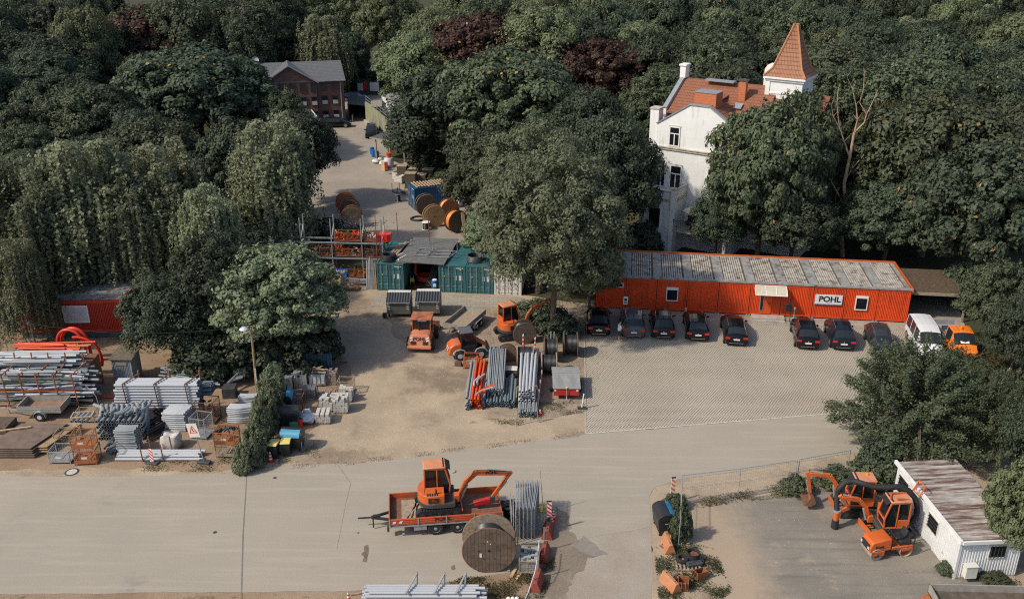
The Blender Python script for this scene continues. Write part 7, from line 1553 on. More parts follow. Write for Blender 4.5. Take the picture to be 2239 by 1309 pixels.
for k in range(7): b = MB(); b.b(0,2.3,0,.12,0,.08); solo(b.done('steel_section', GREY), 'grey steel section in the neat stack before the teal container', 'steel section', P(763,624)+V((.05*(k%2),.25*(k%3),.25+.17*(k//3))), R(-6), 'grey steel sections')
for k in range(9): b = MB(); b.beam((0,0,0),(rn.uniform(-.1,.1),.35,rn.uniform(2.2,3.0)),.09,.07); solo(b.done('leaning_bar', GREY if k < 7 else WOODL), 'upright bar leaning against the left side of the teal container' if k < 7 else 'pale upright plank leaning at the teal container corner', 'bar', P(802+k*2.6,632), 0, 'bars leaning on the teal container' if k < 7 else 'planks leaning on the teal container')
b = MB(); b.t([(.5*math.cos(a*.42),.15*math.sin(a*.42)+.0,.9+.45*math.sin(a*.42)) for a in range(15)],.08,6,True); solo(b.done('tan_hose', mat('tan_hose', (.45,.30,.14), .6)), 'tan hose coil hanging at the left of the steel rack', 'hose coil', P(632,590)+V((0,0,2.3)))

# ================= back yard =================
gk = 'wooden reels left side of the back yard'
RW = mat('orange_reel_wood', (.30,.11,.05), .7, v=.35, s=4, wave=(0,.18,.5))
reel('reddish wooden reel nearest the rack in the row of three', P(770,498), R(4), 1.15, .8, cable=mat('copper_cable', (.35,.10,.04), .5), fill=.7, flange=WOODD, edge=RW, group=gk)
reel('reddish wooden reel in the middle of the row of three', P(766,478), R(8), 1.1, .7, cable=None, flange=WOODD, edge=RW, group=gk); reel('reddish wooden reel farthest back in the row of three', P(757,465), R(10), 1.1, .7, cable=None, flange=RW, edge=RW, group=gk)
gk = 'wooden reels beside the blue container'
reel('new light wood reel in front of the dark reel', P(951,497), R(22), 1.22, .55, cable=None, flange=WOODR, edge=WOODR, group=gk); reel('dark wooden reel leaning at the blue container', P(933,471), R(22), 1.2, .55, cable=None, flange=WOODD, edge=WOOD, group=gk)
OC = mat('bright_orange_cable', (.75,.25,.03), .45, v=.15, s=9)
reel('reel of bright orange cable, the nearer of the two orange ones', P(1002,508), R(38), 1.2, .8, cable=OC, fill=.9, flange=WOODD, group=gk); reel('reel of bright orange cable behind the nearer orange one', P(985,478), R(30), 1.1, .7, cable=OC, fill=.9, flange=RW, group=gk)
reel('small reel standing upright with a white top disc', P(932,502)+V((0,0,.85)), 0, .42, .8, cable=CABLE, fill=.85, flange=WHT, edge=WHT, lie=True).rotation_euler = (R(-90),0,0)
reel('small black reel standing upright before the blue container', P(871,441)+V((0,0,.95)), 0, .38, .9, cable=CABLE, fill=.7, flange=DKP, edge=GREY, lie=True).rotation_euler = (R(-90),0,0)
b = MB()
for k in range(3): b.t([((.85-.07*k)*math.cos(a*.26),(.85-.07*k)*math.sin(a*.26),.06+.04*k) for a in range(24)],.05,5,True)
solo(b.done('black_hose_ring', BLK), 'flat ring of black hose on the ground beside the light wood reel', 'hose coil', P(914,479))
t = T('rack_cart', 'small blue grey rack cart of long bars in the back yard', 'cart', P(857,420), R(-62)); b = MB()
for k in range(7): b.beam((0,.1+k*.13,.35),(1.9,.1+k*.13,.5),.05,.05)
b.done('bars', GREY, t); b = MB(); b.b(0,1.9,0,.06,.1,.3).b(0,1.9,.95,1.0,.1,.3)
for x in (0,1.8): b.b(x,x+.06,0,.06,0,1.1).b(x,x+.06,.95,1.0,0,1.1)
b.done('cart_frame', mat('cart_blue', (.05,.09,.14), .5), t)
KR = mat('kraft_boxes', (.33,.27,.20), .8, v=.3, s=4); KD = mat('dark_pallet_box', (.09,.075,.055), .8, v=.3)
gp3 = 'pallet boxes behind the blue container'
for i, (px, py, w_, h_) in enumerate(((869,397,1.2,1.9),(886,414,1.3,1.9),(893,398,1.3,1.6),(910,410,1.2,1.5),(925,405,1.3,1.9),(912,388,1.3,1.2),(892,383,1.2,1.0),(930,388,1.3,1.2),(880,378,1.2,1.0),(945,400,1.2,1.7))):
    t = T('pallet_box', ['tall boxed pallet farthest left in the group behind the blue container', 'tall dark boxed pallet nearest the blue container corner', 'boxed pallet with rounded bags in the middle of the group', 'low boxed pallet touching the blue container', 'tall dark boxed pallet under the tree edge', 'short pale boxed pallet in the second row', 'short pale boxed pallet in the back row left', 'short pale boxed pallet in the back row right', 'smallest pale boxed pallet at the rear corner', 'dark boxed pallet deepest under the tree'][i], 'pallet box', P(px,py), R(-8), gp3)
    b = MB(); b.b(0,w_,0,1.0,.12,h_); b.b(0,w_,-.01,.0,h_-.2,h_-.1); b.done('box', KD if h_ > 1.4 else KR, t, bev=.03); b = MB(); b.b(-.04,w_+.04,-.04,1.04,h_,h_+.12); b.done('cover', KR, t, bev=.04); b = MB(); b.b(0,w_,0,1.0,0,.12); b.done('pallet', WOODL, t)
for i, (px, py, z) in enumerate(((862,400,0),(858,393,0),(975,447,0),(985,452,0),(995,440,.9),(990,428,.9),(1003,436,.0),(980,440,.9))):
    t = T('wrapped_pallet', ['white wrapped pallet spilling sheets beside the tall boxes', 'second white wrapped pallet at the yard edge', 'white wrapped pallet behind the orange reels, lower left', 'white wrapped pallet behind the orange reels, lower middle', 'white wrapped pallet stacked on the right behind the orange reels', 'white wrapped pallet stacked highest behind the orange reels', 'white wrapped pallet at the tree side of the orange reels', 'white wrapped pallet stacked left behind the orange reels'][i], 'pallet', P(px,py)+V((0,0,z)), R(-25), 'white wrapped pallets')
    b = MB(); b.b(0,1.1,0,.9,.1,.95)
    for k in range(4): b.b(-.02,1.12,-.02,.0,.2+k*.2,.3+k*.2)
    b.done('load', mat('white_wrap', (.56,.53,.49), .6, v=.2, s=6), t, bev=.04); b = MB(); b.b(0,1.1,0,.9,0,.1); b.done('pallet', WOOD, t); b = MB(); b.b(.1,.6,.0,.9,.952,.99); b.done('leaf_litter', BRWN, t)
for k in range(4): b = MB(); b.beam((0,.15*k,.1),(.9,.15*k,.05),.1,.04); solo(b.done('metal_strip', GALV), 'pale metal strip on the ground at the yard edge', 'metal strip', P(842,378), R(-50), 'pale metal strips at the yard edge')
for i, (px, py) in enumerate(((817,343),(824,345),(814,337))):
    b = MB(); b.lathe([(0,0),(.3,0),(.31,.5),(.3,.95),(.12,1.0),(0,1.0)],14); solo(b.done('blue_barrel', BLU), ['blue barrel at the shed corner, nearest the yard', 'blue barrel right of the other at the shed corner', 'blue barrel farthest back at the shed corner'][i], 'barrel', P(px,py), 0, 'blue barrels at the shed')
b = MB(); b.lathe([(0,0),(.6,0),(.62,1.1),(.55,1.2),(0,1.2)],16); solo(b.done('silver_tank', LGRY), 'round pale tank carrying an orange bucket', 'tank', P(851,364)); b = MB(); b.lathe([(0,0),(.25,0),(.32,.6),(.34,.62),(0,.62)],14); solo(b.done('orange_bucket', PIPEO), 'orange bucket on top of the round pale tank', 'bucket', P(851,364)+V((0,0,1.2)))
for i, (px, py, s_) in enumerate(((821,357,.4),(832,352,.35),(838,362,.45),(843,368,.4))):
    b = MB(); b.blob((0,0,s_*.7),s_,9,(1.2,1,.8),.25,random.Random(i)); solo(b.done('sack', WHTD), 'white sack in the row before the open shed', 'sack', P(px,py), 0, 'white sacks before the shed')
b = MB(); b.b(0,.8,0,.1,0,1.2); solo(b.done('broad_plank', WOODL), 'pale board leaning before the round tank', 'board', P(834,372), R(-50)); b = MB(); b.b(0,.4,0,.4,0,.9); solo(b.done('red_canister', RED), 'red canister beside the round pale tank', 'canister', P(841,370))
b = MB(); b.beam((0,0,0),(-.3,.6,2.6),.35,.08); solo(b.done('leaning_plank', WOODL), 'wide pale plank leaning behind the bay roof', 'plank', P(1018,520)); b = MB(); b.beam((0,0,0),(.5,.4,2.4),.3,.1); solo(b.done('leaning_plank', WOOD), 'grey plank leaning beside the wide pale plank', 'plank', P(1024,522))
b = MB(); b.b(0,1.8,0,1.2,0,1.4); solo(b.done('tarp_heap', mat('tarp', (.33,.34,.36), .6, v=.3, s=4, bump=.5), bev=.2), 'grey tarpaulin heap under the left edge of the leafy tree', 'tarpaulin', P(1030,525), R(-20))

if CORE.v: o = CORE.done('buried_pipes', CORE_M); o['kind'] = 'stuff'; o['label'] = 'inner pipes buried in the dense pipe stacks'; o['category'] = 'pipes'
# ================= trees =================
def leafmat(name, c, c2, hue=.04, tr=.25):
    k = bpy.data.materials.new(name); t, b = nodes(k); N = t.nodes; L = t.links
    oi = N.new('ShaderNodeObjectInfo'); g = N.new('ShaderNodeNewGeometry')
    ro2 = N.new('ShaderNodeMath'); ro2.operation = 'MULTIPLY'; ro2.inputs[1].default_value = 1; L.new(g.outputs['Random Per Island'], ro2.inputs[0])
    x = N.new('ShaderNodeMix'); x.data_type = 'RGBA'; x.inputs[6].default_value = (*c, 1); x.inputs[7].default_value = (*c2, 1); L.new(ro2.outputs[0], x.inputs[0])
    hs = N.new('ShaderNodeHueSaturation'); L.new(x.outputs[2], hs.inputs['Color'])
    mr = N.new('ShaderNodeMapRange'); L.new(oi.outputs['Random'], mr.inputs[0]); mr.inputs[3].default_value = .72; mr.inputs[4].default_value = 1.28; L.new(mr.outputs[0], hs.inputs['Value'])
    mh = N.new('ShaderNodeMapRange'); L.new(oi.outputs['Random'], mh.inputs[0]); mh.inputs[3].default_value = .5-hue/2; mh.inputs[4].default_value = .5+hue/2; L.new(mh.outputs[0], hs.inputs['Hue'])
    L.new(hs.outputs[0], b.inputs['Base Color']); b.inputs['Roughness'].default_value = .6; b.inputs['Specular IOR Level'].default_value = .3
    tl = N.new('ShaderNodeBsdfTranslucent'); L.new(hs.outputs[0], tl.inputs[0]); ms = N.new('ShaderNodeMixShader'); ms.inputs[0].default_value = tr
    L.new(b.outputs[0], ms.inputs[1]); L.new(tl.outputs[0], ms.inputs[2]); L.new(ms.outputs[0], N['Material Output'].inputs['Surface']); return k
LF = {
 'dark': leafmat('dark_green_leaves', (.040,.058,.036), (.082,.104,.064)),
 'mid': leafmat('green_leaves', (.060,.080,.044), (.118,.138,.078)),
 'light': leafmat('light_green_leaves', (.115,.145,.072), (.185,.21,.112)),
 'grey': leafmat('grey_green_leaves', (.145,.185,.105), (.250,.280,.175), tr=.35),
 'birch': leafmat('birch_leaves', (.180,.205,.118), (.300,.315,.195), tr=.4),
 'copper': leafmat('copper_leaves', (.036,.019,.014), (.072,.038,.027), 0),
 'olive': leafmat('brownish_green_leaves', (.055,.052,.022), (.095,.082,.035)),
 'conif': leafmat('conifer_needles', (.022,.034,.024), (.045,.060,.038)),
 'seed': leafmat('yellow_seeds', (.30,.17,.04), (.38,.24,.07), 0), 'flower': leafmat('white_blossom', (.45,.45,.40), (.6,.6,.55), 0)}
BARK = mat('bark', (.10,.075,.055), .9, v=.35, s=4); BARKW = mat('birch_bark', (.42,.40,.36), .8, v=.3, s=3, rust=(.05,.045,.04), ra=.4, rs=3); BARKD = mat('dead_wood', (.36,.26,.18), .8, v=.25, s=3)
def leaves(name, pos, nrm, size, mats, idx=None, seed=0, aspect=.62):
    rg = np.random.default_rng(seed); n = len(pos); nrm = nrm/np.linalg.norm(nrm, axis=1)[:,None]
    a = rg.normal(size=(n,3)); u = np.cross(nrm, a); u /= np.linalg.norm(u, axis=1)[:,None]; w_ = np.cross(nrm, u)
    s_ = size*rg.uniform(.65,1.35,(n,1)); u *= s_; w_ *= s_*aspect; cup = nrm*s_*.22
    vs = np.stack([pos-u, pos-w_+cup, pos+u, pos+w_+cup], 1).reshape(-1,3)
    me = bpy.data.meshes.new(name); me.vertices.add(4*n); me.vertices.foreach_set('co', vs.astype(np.float32).ravel())
    me.loops.add(4*n); me.loops.foreach_set('vertex_index', np.arange(4*n, dtype=np.int32)); me.polygons.add(n); me.polygons.foreach_set('loop_start', np.arange(0,4*n,4,dtype=np.int32))
    if idx is not None: me.polygons.foreach_set('material_index', idx.astype(np.int32))
    me.update(calc_edges=True)
    for m in mats: me.materials.append(m)
    return me
def shell(rg, c, r, n, up=.35, squash=1.0, inner=.35):
    'leaf points over a lump: mostly on its upper skin, some inside'
    d = rg.normal(size=(n,3)); d[:,2] = np.abs(d[:,2])*1.0-(rg.random(n) < .35)*np.abs(d[:,2])*1.6; d /= np.linalg.norm(d,axis=1)[:,None]
    rad = r*np.where(rg.random(n) < inner, rg.uniform(.3,.9,n), rg.uniform(.86,1.08,n))
    p = d*rad[:,None]; p[:,2] *= squash; nr = d+rg.normal(size=(n,3))*.45; nr[:,2] += up; return p+c, nr
def crown_broad(seed, W_, Hc, z0, lumps, nl, size, lump_r=(.16,.27), shape=1.0, flat=.75, open_=0):
    'broad crown: lumps spread over an ellipsoid skin, small clumps on each lump'
    rg = np.random.default_rng(seed); P_, N_ = [], []; cs = []
    for i in range(lumps):
        f = (i+.5)/lumps; zz = 1-1.62*f**.9; ph = i*2.39996+rg.uniform(-.3,.3); rr = math.sqrt(max(0,1-zz*zz))**shape
        k = rg.uniform(.72,.92)
        c = np.array([rr*math.cos(ph)*W_/2*k, rr*math.sin(ph)*W_/2*k, z0+Hc*(.42+.5*zz*k)]); r = W_*rg.uniform(*lump_r); cs.append((c,r))
        m = int(nl/lumps)
        sub_n = 9; sc_ = rg.normal(size=(sub_n,3)); sc_[:,2] = np.abs(sc_[:,2])*.9-.15; sc_ /= np.linalg.norm(sc_,axis=1)[:,None]
        for q in sc_:
            p, nn = shell(rg, c+q*np.array([r*.75,r*.75,r*.75*flat]), r*rg.uniform(.30,.5), m//sub_n, squash=.8); P_.append(p); N_.append(nn+q*.6)
    # sparse filling so the crown is not see-through
    m = int(nl*.16); d = rg.normal(size=(m,3)); d /= np.linalg.norm(d,axis=1)[:,None]; p = d*rg.uniform(.3,.78,(m,1)); p = p*np.array([W_/2,W_/2,Hc*.46])+np.array([0,0,z0+Hc*.42]); P_.append(p); N_.append(d+rg.normal(size=(m,3))*.5)
    # twigs reaching past the lumps give a ragged outline
    for i in range(110):
        q = rg.normal(size=3); q[2] = abs(q[2])-.25; q /= np.linalg.norm(q); m = max(8, int(nl*.0011)); tt = rg.uniform(.72,1.10,(m,1))*rg.uniform(.9,1.06)
        p = q*tt*np.array([W_/2,W_/2,Hc*.5])+np.array([0,0,z0+Hc*.42])+rg.normal(size=(m,3))*W_*.014; P_.append(p); N_.append(rg.normal(size=(m,3))*.7+q+np.array([0,0,.3]))
    return np.concatenate(P_), np.concatenate(N_), cs
def crown_birch(seed, W_, Hc, z0, nb, nl, size):
    rg = np.random.default_rng(seed); P_, N_ = [], []; cs = []
    for i in range(nb):
        f = rg.random()**.75; z = z0+Hc*(.22+.75*(1-f)); ph = rg.uniform(0,2*math.pi); R_ = W_/2*(.25+.75*math.sqrt(f))*rg.uniform(.55,1.0)
        c = np.array([R_*math.cos(ph), R_*math.sin(ph), z]); cs.append((c,.6)); L_ = Hc*rg.uniform(.16,.36)
        k = int(nl/nb); ns = 11
        for s_ in range(ns):
            o = c+rg.normal(size=3)*np.array([.55,.55,.3]); m = k//ns; tt = rg.random(m)**.8
            p = o+np.stack([.25*tt*math.cos(ph), .25*tt*math.sin(ph), -tt*L_], 1)+rg.normal(size=(m,3))*np.array([.075,.075,.12]); P_.append(p)
            nn = rg.normal(size=(m,3))*.7+np.array([math.cos(ph),math.sin(ph),.35]); N_.append(nn)
        p, nn = shell(rg, c, .62, k//5, squash=.6); P_.append(p); N_.append(nn)
    m = int(nl*.12); d = rg.normal(size=(m,3)); d /= np.linalg.norm(d,axis=1)[:,None]; p = d*rg.uniform(.2,.7,(m,1)); p = p*np.array([W_/2,W_/2,Hc*.4])+np.array([0,0,z0+Hc*.45]); P_.append(p); N_.append(d)
    return np.concatenate(P_), np.concatenate(N_), cs
def crown_conifer(seed, W_, Hc, z0, nl):
    rg = np.random.default_rng(seed); P_, N_ = [], []
    for i in range(int(Hc*5)):
        f = i/(Hc*5); z = z0+Hc*f; nb = 7
        for j in range(nb):
            ph = rg.uniform(0,6.283); R_ = W_/2*(1-f)**.8*rg.uniform(.75,1.1)+.15; m = int(nl/(Hc*5*nb)); t_ = rg.random(m)**.6
            P_.append(np.stack([t_*R_*math.cos(ph), t_*R_*math.sin(ph), z-t_*R_*.35], 1)+rg.normal(size=(m,3))*.12); N_.append(rg.normal(size=(m,3))*.5+np.array([math.cos(ph)*.4,math.sin(ph)*.4,1]))
    return np.concatenate(P_), np.concatenate(N_), []
def trunk_mesh(name, H_, r, cs, m, seed, n=7, lean=.03):
    rn_ = random.Random(seed); b = MB(); top = H_*.72
    pts = [(rn_.uniform(-lean,lean)*z, rn_.uniform(-lean,lean)*z, z) for z in (0, H_*.12, H_*.3, H_*.5, top)]; b.t(pts, r, 9, r2=r*.35)
    for c, rr in (rn_.sample(cs, min(n*2, len(cs))) if cs else []):
        z = H_*rn_.uniform(.25,.6); mid = V((c[0]*.5, c[1]*.5, (z+c[2])/2+.3)); b.t([(0,0,z), mid, tuple(c)], r*.42, 6, r2=.03)
    o = b.done(name, m); me = o.data; bpy.data.objects.remove(o); return me
TP = {}
def proto(kind, make, W_, H_, tr_r, bark, mk, size, seed, extra=None, aspect=.62):
    pos, nrm, cs = make; idx = None; mats = [LF[mk]]
    if extra:
        rg = np.random.default_rng(seed); e = rg.random(len(pos)) < extra[1]; idx = e.astype(int); mats.append(LF[extra[0]])
    TP[kind] = (leaves('crown', pos, nrm, size, mats, idx, seed, aspect), trunk_mesh('trunk', H_, tr_r, cs, bark, seed), W_, H_)
proto('broad1', crown_broad(1, 10, 9.5, 2.6, 34, 36000, .2), 10, 12, .3, BARK, 'mid', .15, 1)
proto('broad2', crown_broad(2, 10, 10, 2.6, 46, 36000, .2, (.13,.22)), 10, 12.5, .3, BARK, 'mid', .15, 2)
proto('maple', crown_broad(3, 9, 8.5, 2.0, 60, 36000, .2, (.10,.17), flat=.6), 9, 10.5, .26, BARK, 'mid', .135, 3)
proto('chestnut', crown_broad(4, 13, 11, 3, 56, 48000, .25, (.12,.19), flat=.55), 13, 14, .4, BARK, 'mid', .20, 4, ('seed', .012))
proto('poplar', crown_broad(5, 11, 12, 3.0, 72, 56000, .2, (.10,.17), shape=.8, flat=1.0), 11, 15.5, .3, BARK, 'grey', .125, 5, aspect=.5)
proto('birch1', crown_birch(6, 8, 12, 1.8, 90, 34000, .13), 8, 14, .2, BARKW, 'birch', .125, 6, aspect=.7)
proto('birch2', crown_birch(7, 8, 12, 1.5, 80, 32000, .13), 8, 13.5, .2, BARKW, 'birch', .13, 7, aspect=.7)
proto('conifer', crown_conifer(8, 5.5, 13, 1, 16000), 5.5, 14, .2, BARK, 'conif', .17, 8, aspect=.35)
proto('ash', crown_broad(9, 10, 11, 2.2, 80, 36000, .2, (.09,.15), flat=.8), 10, 13.5, .28, BARK, 'mid', .17, 9, aspect=.4)
proto('bush', crown_broad(10, 3, 2.4, -.3, 22, 7000, .1, (.15,.25)), 3, 2.3, .05, BARK, 'mid', .09, 10)
def spiky(seed, W_, Hc):
    rg = np.random.default_rng(seed); P_, N_ = [], []; cs = []
    for i in range(230):
        ph = rg.uniform(0,6.283); el = rg.uniform(-.05,1.45); L_ = rg.uniform(.72,1.12); d = np.array([math.cos(ph)*math.cos(el)*W_/2, math.sin(ph)*math.cos(el)*W_/2, math.sin(el)*Hc*.8]); o = np.array([0,0,Hc*.2]); e = o+d*L_; cs.append((e,.3))
        m = 400; t_ = .35+.65*rg.random(m)**.7; bend_ = np.stack([np.zeros(m),np.zeros(m),-.5*(t_-.5)**2],1)
        P_.append(o+d*L_*t_[:,None]+bend_+rg.normal(size=(m,3))*(.10+.22*(1-t_[:,None]))); N_.append(rg.normal(size=(m,3))*.6+d/np.linalg.norm(d)*.5+np.array([0,0,.5]))
    return np.concatenate(P_), np.concatenate(N_), cs
proto('spiky', spiky(12, 9, 6.2), 9, 6.2, .12, BARK, 'mid', .065, 12, aspect=.55)
def tree(kind, x, yt, yb, w, label, mk=None, group=None, name='tree', cat='tree', rz=None, hs=1, loc=None):
    'a tree whose foot is at photo row yb, its top at row yt and its crown w wide'
    cm, tm, W0, H0 = TP[kind]
    if loc is None:
        Y = P(0, yb).y; h = Zat(yt, Y); dep = Y*math.cos(TH)+(H-.6*h)*math.sin(TH); X = (x-1119.5)/F*dep; Wm = w/F*dep
    else: X, Y, h, Wm = loc
    t = bpy.data.objects.new(name, None); C.objects.link(t); t.location = (X, Y, 0); t.rotation_euler = (0,0,random.uniform(0,6.28) if rz is None else rz)
    t['label'] = label; t['category'] = cat
    if group: t['group'] = group
    t.scale = (Wm/W0, Wm/W0, h/H0*hs)
    o = bpy.data.objects.new('crown' if name == 'tree' else 'foliage', cm); C.objects.link(o); o.parent = t
    if mk: o.material_slots[0].link = 'OBJECT'; o.material_slots[0].material = LF[mk]
    k = bpy.data.objects.new('trunk' if name == 'tree' else 'stem', tm); C.objects.link(k); k.parent = t; return t
random.seed(21)
# left cluster
tree('maple', 603, 522, 778, 285, 'round maple with pale sunlit leaves right beside the bins and stone stacks', 'grey')
tree('broad2', 475, 500, 770, 200, 'dark leafy tree left of the round sunlit maple', 'dark')
tree('broad1', 370, 600, 800, 170, 'dark low tree behind the tall pipe stack', 'dark')
tree('birch1', 350, 285, 640, 240, 'weeping birch above the red container, with the tallest pale crown on the left')
tree('birch2', 190, 290, 668, 270, 'weeping birch directly behind the red container')
tree('birch1', 40, 320, 700, 220, 'weeping birch cut by the left edge of the photo')
tree('birch2', 462, 400, 690, 170, 'smaller weeping birch between the tall birch and the back yard')
tree('birch1', 596, 232, 560, 205, 'weeping birch overhanging the left side of the back yard')
tree('birch2', 280, 400, 672, 190, 'low hanging birch between the red container and the red box')
tree('birch1', 45, 500, 760, 130, 'thin birch before the left end of the red container')
tree('broad2', 655, 235, 450, 140, 'dark round tree standing right behind the overhanging birch', 'dark')
tree('maple', 612, 188, 350, 120, 'small dark tree in front of the brick office')
tree('broad1', 560, 500, 640, 110, 'dark shrubby tree at the left end of the steel rack', 'dark')
# mid left and behind
tree('chestnut', 430, 88, 345, 290, 'big domed tree left of the brick office', 'dark')
tree('ash', 318, 100, 330, 130, 'lighter green tree touching the left side of the big domed tree', 'mid')
tree('chestnut', 325, 8, 230, 235, 'dark red copper beech at the upper left', 'copper')
tree('broad2', 195, 178, 400, 200, 'round green tree with sunlit leaves below the copper beech', 'mid')
tree('ash', 268, 215, 390, 130, 'brownish green tree beside the round green tree', 'olive')
tree('maple', 60, 215, 420, 160, 'low green tree at the left edge, above the birches', 'mid')
tree('broad1', 320, 235, 440, 140, 'dark tree in the gap behind the birches', 'dark')
tree('ash', 175, 110, 270, 110, 'brownish green narrow tree left of the copper beech', 'olive')
tree('broad2', 85, 110, 196, 130, 'dark green tree above the pale roof at the left edge', 'dark')
tree('birch2', 468, 12, 205, 120, 'pale hanging birch right of the copper beech at the top')
tree('birch1', 598, 55, 210, 90, 'narrow pale birch right behind the brick office', 'birch')
tree('conifer', 640, 82, 215, 60, 'dark spruce between two pale birches behind the brick office')
tree('birch2', 708, 25, 215, 130, 'pale birch above the right half of the brick office')
tree('ash', 768, 55, 196, 80, 'dark tree at the end of the back yard road', 'dark')
# right of the back yard
tree('broad2', 915, 62, 262, 170, 'pale sunlit tree beyond the white garage', 'light')
tree('broad1', 985, 140, 395, 240, 'wide dark tree overhanging the storage shed', 'dark')
tree('ash', 925, 225, 372, 110, 'dark drooping tree beside the storage shed roof', 'dark')
tree('chestnut', 1110, 95, 400, 300, 'big chestnut with yellow tinged crown in the middle of the photo', 'mid')
tree('chestnut', 1050, 20, 255, 235, 'copper beech behind the chestnut, the left one of two', 'copper')
tree('chestnut', 1180, 48, 265, 225, 'copper beech behind the chestnut, middle of the dark red band', 'copper')
tree('chestnut', 1315, 78, 285, 210, 'copper beech right behind the chestnut, the shaded one', 'copper')
tree('broad2', 950, 10, 232, 150, 'pale green domed tree left of the dark red beeches', 'light')
tree('broad1', 1160, 6, 215, 150, 'pale green domed tree above the dark red beeches', 'light')
tree('broad2', 1285, 180, 445, 170, 'dark tree between the chestnut and the villa', 'dark')
tree('broad1', 1332, 250, 560, 190, 'very dark tree shading the left side of the villa', 'dark')
tree('broad2', 1080, 270, 520, 200, 'dark green tree behind the tall poplar, beside the orange reels', 'mid')
tree('poplar', 1180, 232, 640, 260, 'pale grey green tree rising behind the tall leafy one', 'grey')
tree('poplar', 1212, 285, 735, 305, 'tall leafy grey green tree between the teal containers and the orange offices', 'grey')
tree('maple', 1292, 480, 690, 135, 'lower leafy tree branching over the left end of the orange offices', 'mid')
tree('maple', 1082, 440, 592, 130, 'low leafy tree rising behind the half hidden teal container', 'grey')
# round the villa
tree('ash', 1565, 45, 290, 170, 'feathery tree with upright twigs behind the villa roof', 'mid')
tree('chestnut', 1677, 208, 575, 225, 'dense tree covering the right half of the villa front', 'mid')
tree('maple', 1752, 174, 545, 160, 'dense tree just below the villa tower', 'mid')
tree('broad1', 1572, 410, 570, 100, 'low dark branches in front of the villa terrace', 'dark')
tree('broad2', 1740, 400, 585, 190, 'low dark tree behind the middle of the orange offices', 'dark')
tree('chestnut', 2050, 190, 560, 330, 'huge tree right of the bare dead tree', 'mid')
tree('chestnut', 2160, 300, 640, 300, 'huge chestnut with yellow hanging seeds above the carport', 'dark')
tree('broad2', 1950, 385, 590, 200, 'dark tree behind the right end of the orange offices', 'dark')
tree('ash', 1940, 205, 440, 150, 'yellowish tree top right behind the bare dead tree', 'olive')
tree('chestnut', 2240, 200, 520, 230, 'large tree cut by the right edge of the photo', 'mid')
tree('maple', 2190, 560, 760, 160, 'sunlit bushy tree right of the carport', 'mid')
tree('broad1', 2230, 650, 830, 120, 'dark bushy tree at the right edge behind the orange pickup', 'dark')
# bottom right
tree('spiky', 2012, 757, 975, 375, 'wide thorny tree with reaching twigs between the parking lot and the white hut', 'mid')
tree('spiky', 2195, 830, 1010, 220, 'thorny bushy tree filling the space right of the wide thorny one', 'mid')
tree('maple', 2246, 985, 1240, 150, 'tall sunlit bush against the right side of the white hut', 'light')
tree('broad2', 2275, 860, 1080, 150, 'dark bush at the right edge above the white hut', 'dark')
tree('broad2', 1850, 300, 505, 170, 'dark tree directly behind the bare dead tree', 'dark')
# dead tree
dt = T('dead_tree', 'bare dead tree with pale forked branches in front of the dark forest', 'tree', P(1842,560), 0)
g = P(1842,560); Yd = g.y
def dp(x, y, dy=0): # a point of the dead tree
    z = Zat(y, Yd+dy); dep = (Yd+dy)*math.cos(TH)+(H-z)*math.sin(TH); return ((x-1119.5)/F*dep-g.x, dy, z)
b = MB(); tr_ = [(1842,565),(1839,500),(1848,450),(1846,400),(1858,345),(1868,290)]; b.t([dp(*q) for q in tr_], .24, 8, r2=.13); b.done('trunk', BARKD, dt)
for q, r_ in (([(1858,345),(1846,310),(1836,280),(1822,255),(1818,230)],.10),([(1868,290),(1890,268),(1895,250),(1912,215),(1920,195)],.09),([(1868,290),(1875,262),(1872,230),(1864,195),(1852,168)],.08),([(1895,250),(1880,225),(1888,195),(1890,160)],.06),([(1836,280),(1832,250),(1830,225),(1832,200)],.05),([(1848,450),(1830,420),(1812,385),(1800,345),(1798,330)],.09),([(1812,385),(1820,360),(1824,335)],.05),([(1839,500),(1828,470),(1810,450),(1795,435)],.07),([(1828,470),(1826,440),(1828,425)],.05),([(1846,400),(1862,370),(1888,340),(1895,330)],.05),([(1839,520),(1822,500),(1816,488)],.05)):
    b = MB(); b.t([dp(x, y, .2*(i%2)) for i, (x, y) in enumerate(q)], r_, 6, r2=.02)
    for (x, y) in q[1:]:
        for k in range(2): b.t([dp(x,y), dp(x+random.uniform(-12,12), y-random.uniform(8,20), random.uniform(-.4,.4))], .03, 4, r2=.008)
    b.done('branch', BARKD, dt)
